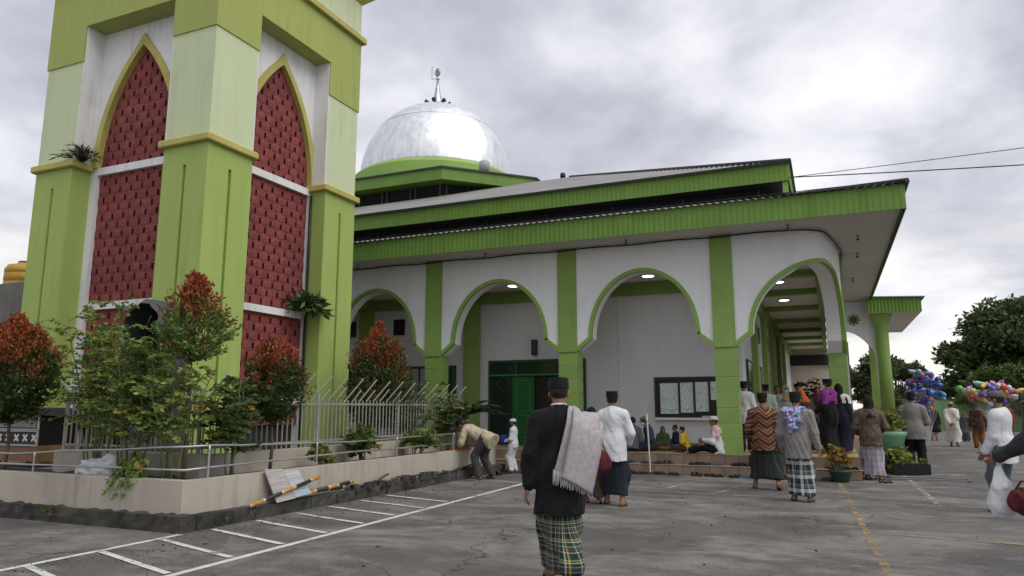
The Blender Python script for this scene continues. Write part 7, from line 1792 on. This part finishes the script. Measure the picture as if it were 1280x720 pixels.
# ---- leaning boards and striped poles on the kerb
def stripe_mat():
    t = NT('yellow_black_stripes'); p = t.obj(); sp = t.n('ShaderNodeSeparateXYZ'); t.l(p, sp.inputs[0])
    f = t.math('FRACT', t.math('ADD', t.math('DIVIDE', sp.outputs[0], 0.62), 0.72)); c = t.ramp(f, [(0, (0.022, 0.022, 0.024)), (0.52, (0.50, 0.50, 0.47)), (0.58, (0.52, 0.25, 0.02)), (0.94, (0.50, 0.50, 0.47))], 'CONSTANT')
    c = t.mix(t.maprange(t.noise(p, 18, 5, 0.7), 0.5, 0.7, 0, 0.6), c, (0.07, 0.06, 0.05)); t.l(c, t.b.inputs['Base Color']); t.b.inputs['Roughness'].default_value = 0.6; return t.mat
STRP = stripe_mat()
def striped_pole(a, b, r, label):
    a, b = Vector(a), Vector(b); L = (b - a).length; mb = MB(); mb.tube([(-L / 2, 0, 0), (L / 2, 0, 0)], r, 10); me = mb.mesh('striped_pole', STRP, True)
    o = link_obj('striped_pole', me, None, tuple((a + b) / 2)); o.rotation_euler = (b - a).to_track_quat('X', 'Z').to_euler(); tag(o, label, 'pole', 'striped barrier poles on the kerb')
striped_pole((-7.01, 7.55, 0.19), (-7.03, 8.95, 0.44), 0.026, 'yellow and black striped pole propped under the leaning boards')
striped_pole((-7.10, 8.55, 0.24), (-7.12, 9.7, 0.225), 0.030, 'yellow and black striped pole lying flat on the kerb')
striped_pole((-7.04, 8.75, 0.235), (-7.15, 9.95, 0.28), 0.030, 'yellow and black striped pole lying across the other on the kerb')
lb = thing('leaning_boards', (-7.1, 8.2, 0.17), 'broken pale printed boards leaning against the planter wall', 'board')
for k, (y0, y1, z0, z1, col) in enumerate(((7.92, 8.28, 0.17, 0.62, (0.40, 0.37, 0.35)), (8.30, 8.62, 0.20, 0.58, (0.45, 0.47, 0.50)))):
    mb = MB(); 
    pts = [(-7.02, y0 + 0.12, z0), (-7.02, y1 + 0.14, z0 + 0.02), (-7.165, y1, z1 - 0.02), (-7.165, y0, z1 + 0.0)]
    nrm_ = Vector((0.97, 0, 0.25)) * 0.018
    mb.add(pts + [(Vector(p) + nrm_)[:] for p in pts], [(3, 2, 1, 0), (4, 5, 6, 7), (0, 1, 5, 4), (1, 2, 6, 5), (2, 3, 7, 6), (3, 0, 4, 7)]); mb.build('board_piece', print_mat('board_print_%d' % k, col, (0.22, 0.21, 0.21), 5 + k), lb)
# scrap pipes and rubble on the kerb further on
for k in range(9):
    y = 9.9 + 0.52 * k + rng.uniform(-.1, .1); a = Vector((-7.10 + rng.uniform(-.04, .06), y, 0.19)); b = a + Vector((rng.uniform(-.06, .08), rng.uniform(0.45, 0.85), rng.uniform(0.0, 0.14)))
    mb = MB(); mb.tube([a, a.lerp(b, 0.5) + Vector((0, 0, rng.uniform(0, 0.05))), b], 0.016, 6); tag(mb.build('scrap_pipe', M('rusty_dark_pipe', (0.05, 0.045, 0.042), 0.7, 0.4, 8, 0.2)), 'dark scrap pipe lying on the kerb below the railing', 'scrap', 'scrap pipes on the kerb')
rub_mesh = []
for k in range(5):
    mb = MB(); r0 = 0.05
    vv = [(r0 * rng.uniform(.6, 1.2) * x, r0 * rng.uniform(.6, 1.2) * y, r0 * rng.uniform(.5, 1.0) * z + 0.03) for x in (-1, 1) for y in (-1, 1) for z in (-1, 1)]
    mb.add(vv, [(0, 1, 3, 2), (4, 6, 7, 5), (0, 4, 5, 1), (2, 3, 7, 6), (0, 2, 6, 4), (1, 5, 7, 3)]); rub_mesh.append(mb.mesh('rubble_stone', MOSS))
for k in range(46):
    o = link_obj('rubble_stone', rub_mesh[k % 5], None, (-7.12 + rng.uniform(-.05, .10), rng.uniform(9.8, 15.3), 0.155), (0, 0, rng.uniform(0, 6.28))); o.scale = [rng.uniform(0.6, 1.5)] * 3; tag(o, 'rough dark rubble stone lying on the kerb below the railing', 'stone', 'rubble on the kerb')
# white plastic sack in the planter, orange tray under the bending man's hands
sk = thing('plastic_sack', (-9.15, 6.95, 0.50), 'crumpled white plastic sack among the planter plants', 'sack')
fb = union([ell((0, 0, 0.12), (0.34, 0.16, 0.15)), ell((0.22, 0, 0.20), (0.14, 0.10, 0.15)), ell((-0.22, 0.02, 0.10), (0.18, 0.12, 0.12))], 0.06)
q = bpy.data.objects.new('sack_film', mesh_from([nets(folds(fb, 0.03, 93, 22, 0.9), (-0.5, -0.3, -0.1), (0.5, 0.3, 0.45), 0.014)], 'sack', FILM)); COL.objects.link(q); q.parent = sk
ty = thing('orange_tray', (-7.30, 14.02, PTOP - 0.01), 'orange brick-like tray on the planter wall under his hands', 'tray')
mb = MB()
for (x0, x1, y0, y1, z0, z1) in ((-0.12, 0.12, -0.28, 0.28, 0, 0.015), (-0.12, -0.105, -0.28, 0.28, 0.015, 0.07), (0.105, 0.12, -0.28, 0.28, 0.015, 0.07), (-0.105, 0.105, -0.28, -0.265, 0.015, 0.07), (-0.105, 0.105, 0.265, 0.28, 0.015, 0.07)): mb.box(-7.30 + x0, -7.30 + x1, 14.02 + y0, 14.02 + y1, PTOP - 0.01 + z0, PTOP - 0.01 + z1)
mb.build('tray_shell', M('orange_tray_clay', (0.36, 0.12, 0.04), 0.7, 0.15, 5), ty)

compound_shrub('corridor_plant', (-0.75, 32.5, PLAT), 'dark leafy potted plant standing deep inside the side corridor', 9, 2.3, 1.0, 110, 85, lsz=0.17, cols=((0.03, 0.055, 0.016), (0.13, 0.17, 0.05)), leaflets=5, cat='plant', droop=0.5, yellow=0.1)

# small fittings on the gallery wall
mb = MB(); mb.tube([(-5.2, IY - 0.02, PLAT + 0.9), (-5.2, IY - 0.02, CZ - 0.36)], 0.013, 6); mb.build('conduit', WALL, mosque)
mb = MB(); mb.bbox(-5.26, -5.14, IY - 0.045, IY - 0.001, PLAT + 0.86, PLAT + 1.02, 0.008); mb.build('switch_box', WHT, mosque)
mb = MB(); mb.box(XE, DX0 - 0.08, IY - 0.014, IY - 0.002, PLAT + 0.012, PLAT + 0.13); mb.box(DX1 + 0.01, IX, IY - 0.014, IY - 0.002, PLAT + 0.012, PLAT + 0.13); mb.build('skirting', TILE, mosque)
# dry leaves and grit blown over the asphalt
r = np.random.default_rng(5); n = 900
P = np.stack([r.uniform(-6.9, 5, n), r.uniform(3.2, 20, n), r.uniform(0.006, 0.012, n)], 1); k = r.uniform(0, 1, n) < 0.6; P[k, 0] = -6.95 + np.abs(r.normal(size=k.sum())) * 0.5; P = P[~((P[:, 1] > 16.4) & (P[:, 0] < 0.6))]; m_ = len(P)
lf = leaves('dry_leaf_litter', P, np.stack([r.normal(size=m_), r.normal(size=m_), np.full(m_, 0.08)], 1), r.uniform(0.015, 0.05, m_), np.array([0.10, 0.07, 0.04]) * r.uniform(0.4, 1.8, (m_, 1)), None, 0.5)
tag(lf, 'scattered dry leaf litter on the asphalt along the kerb', 'leaf litter', kind='stuff')
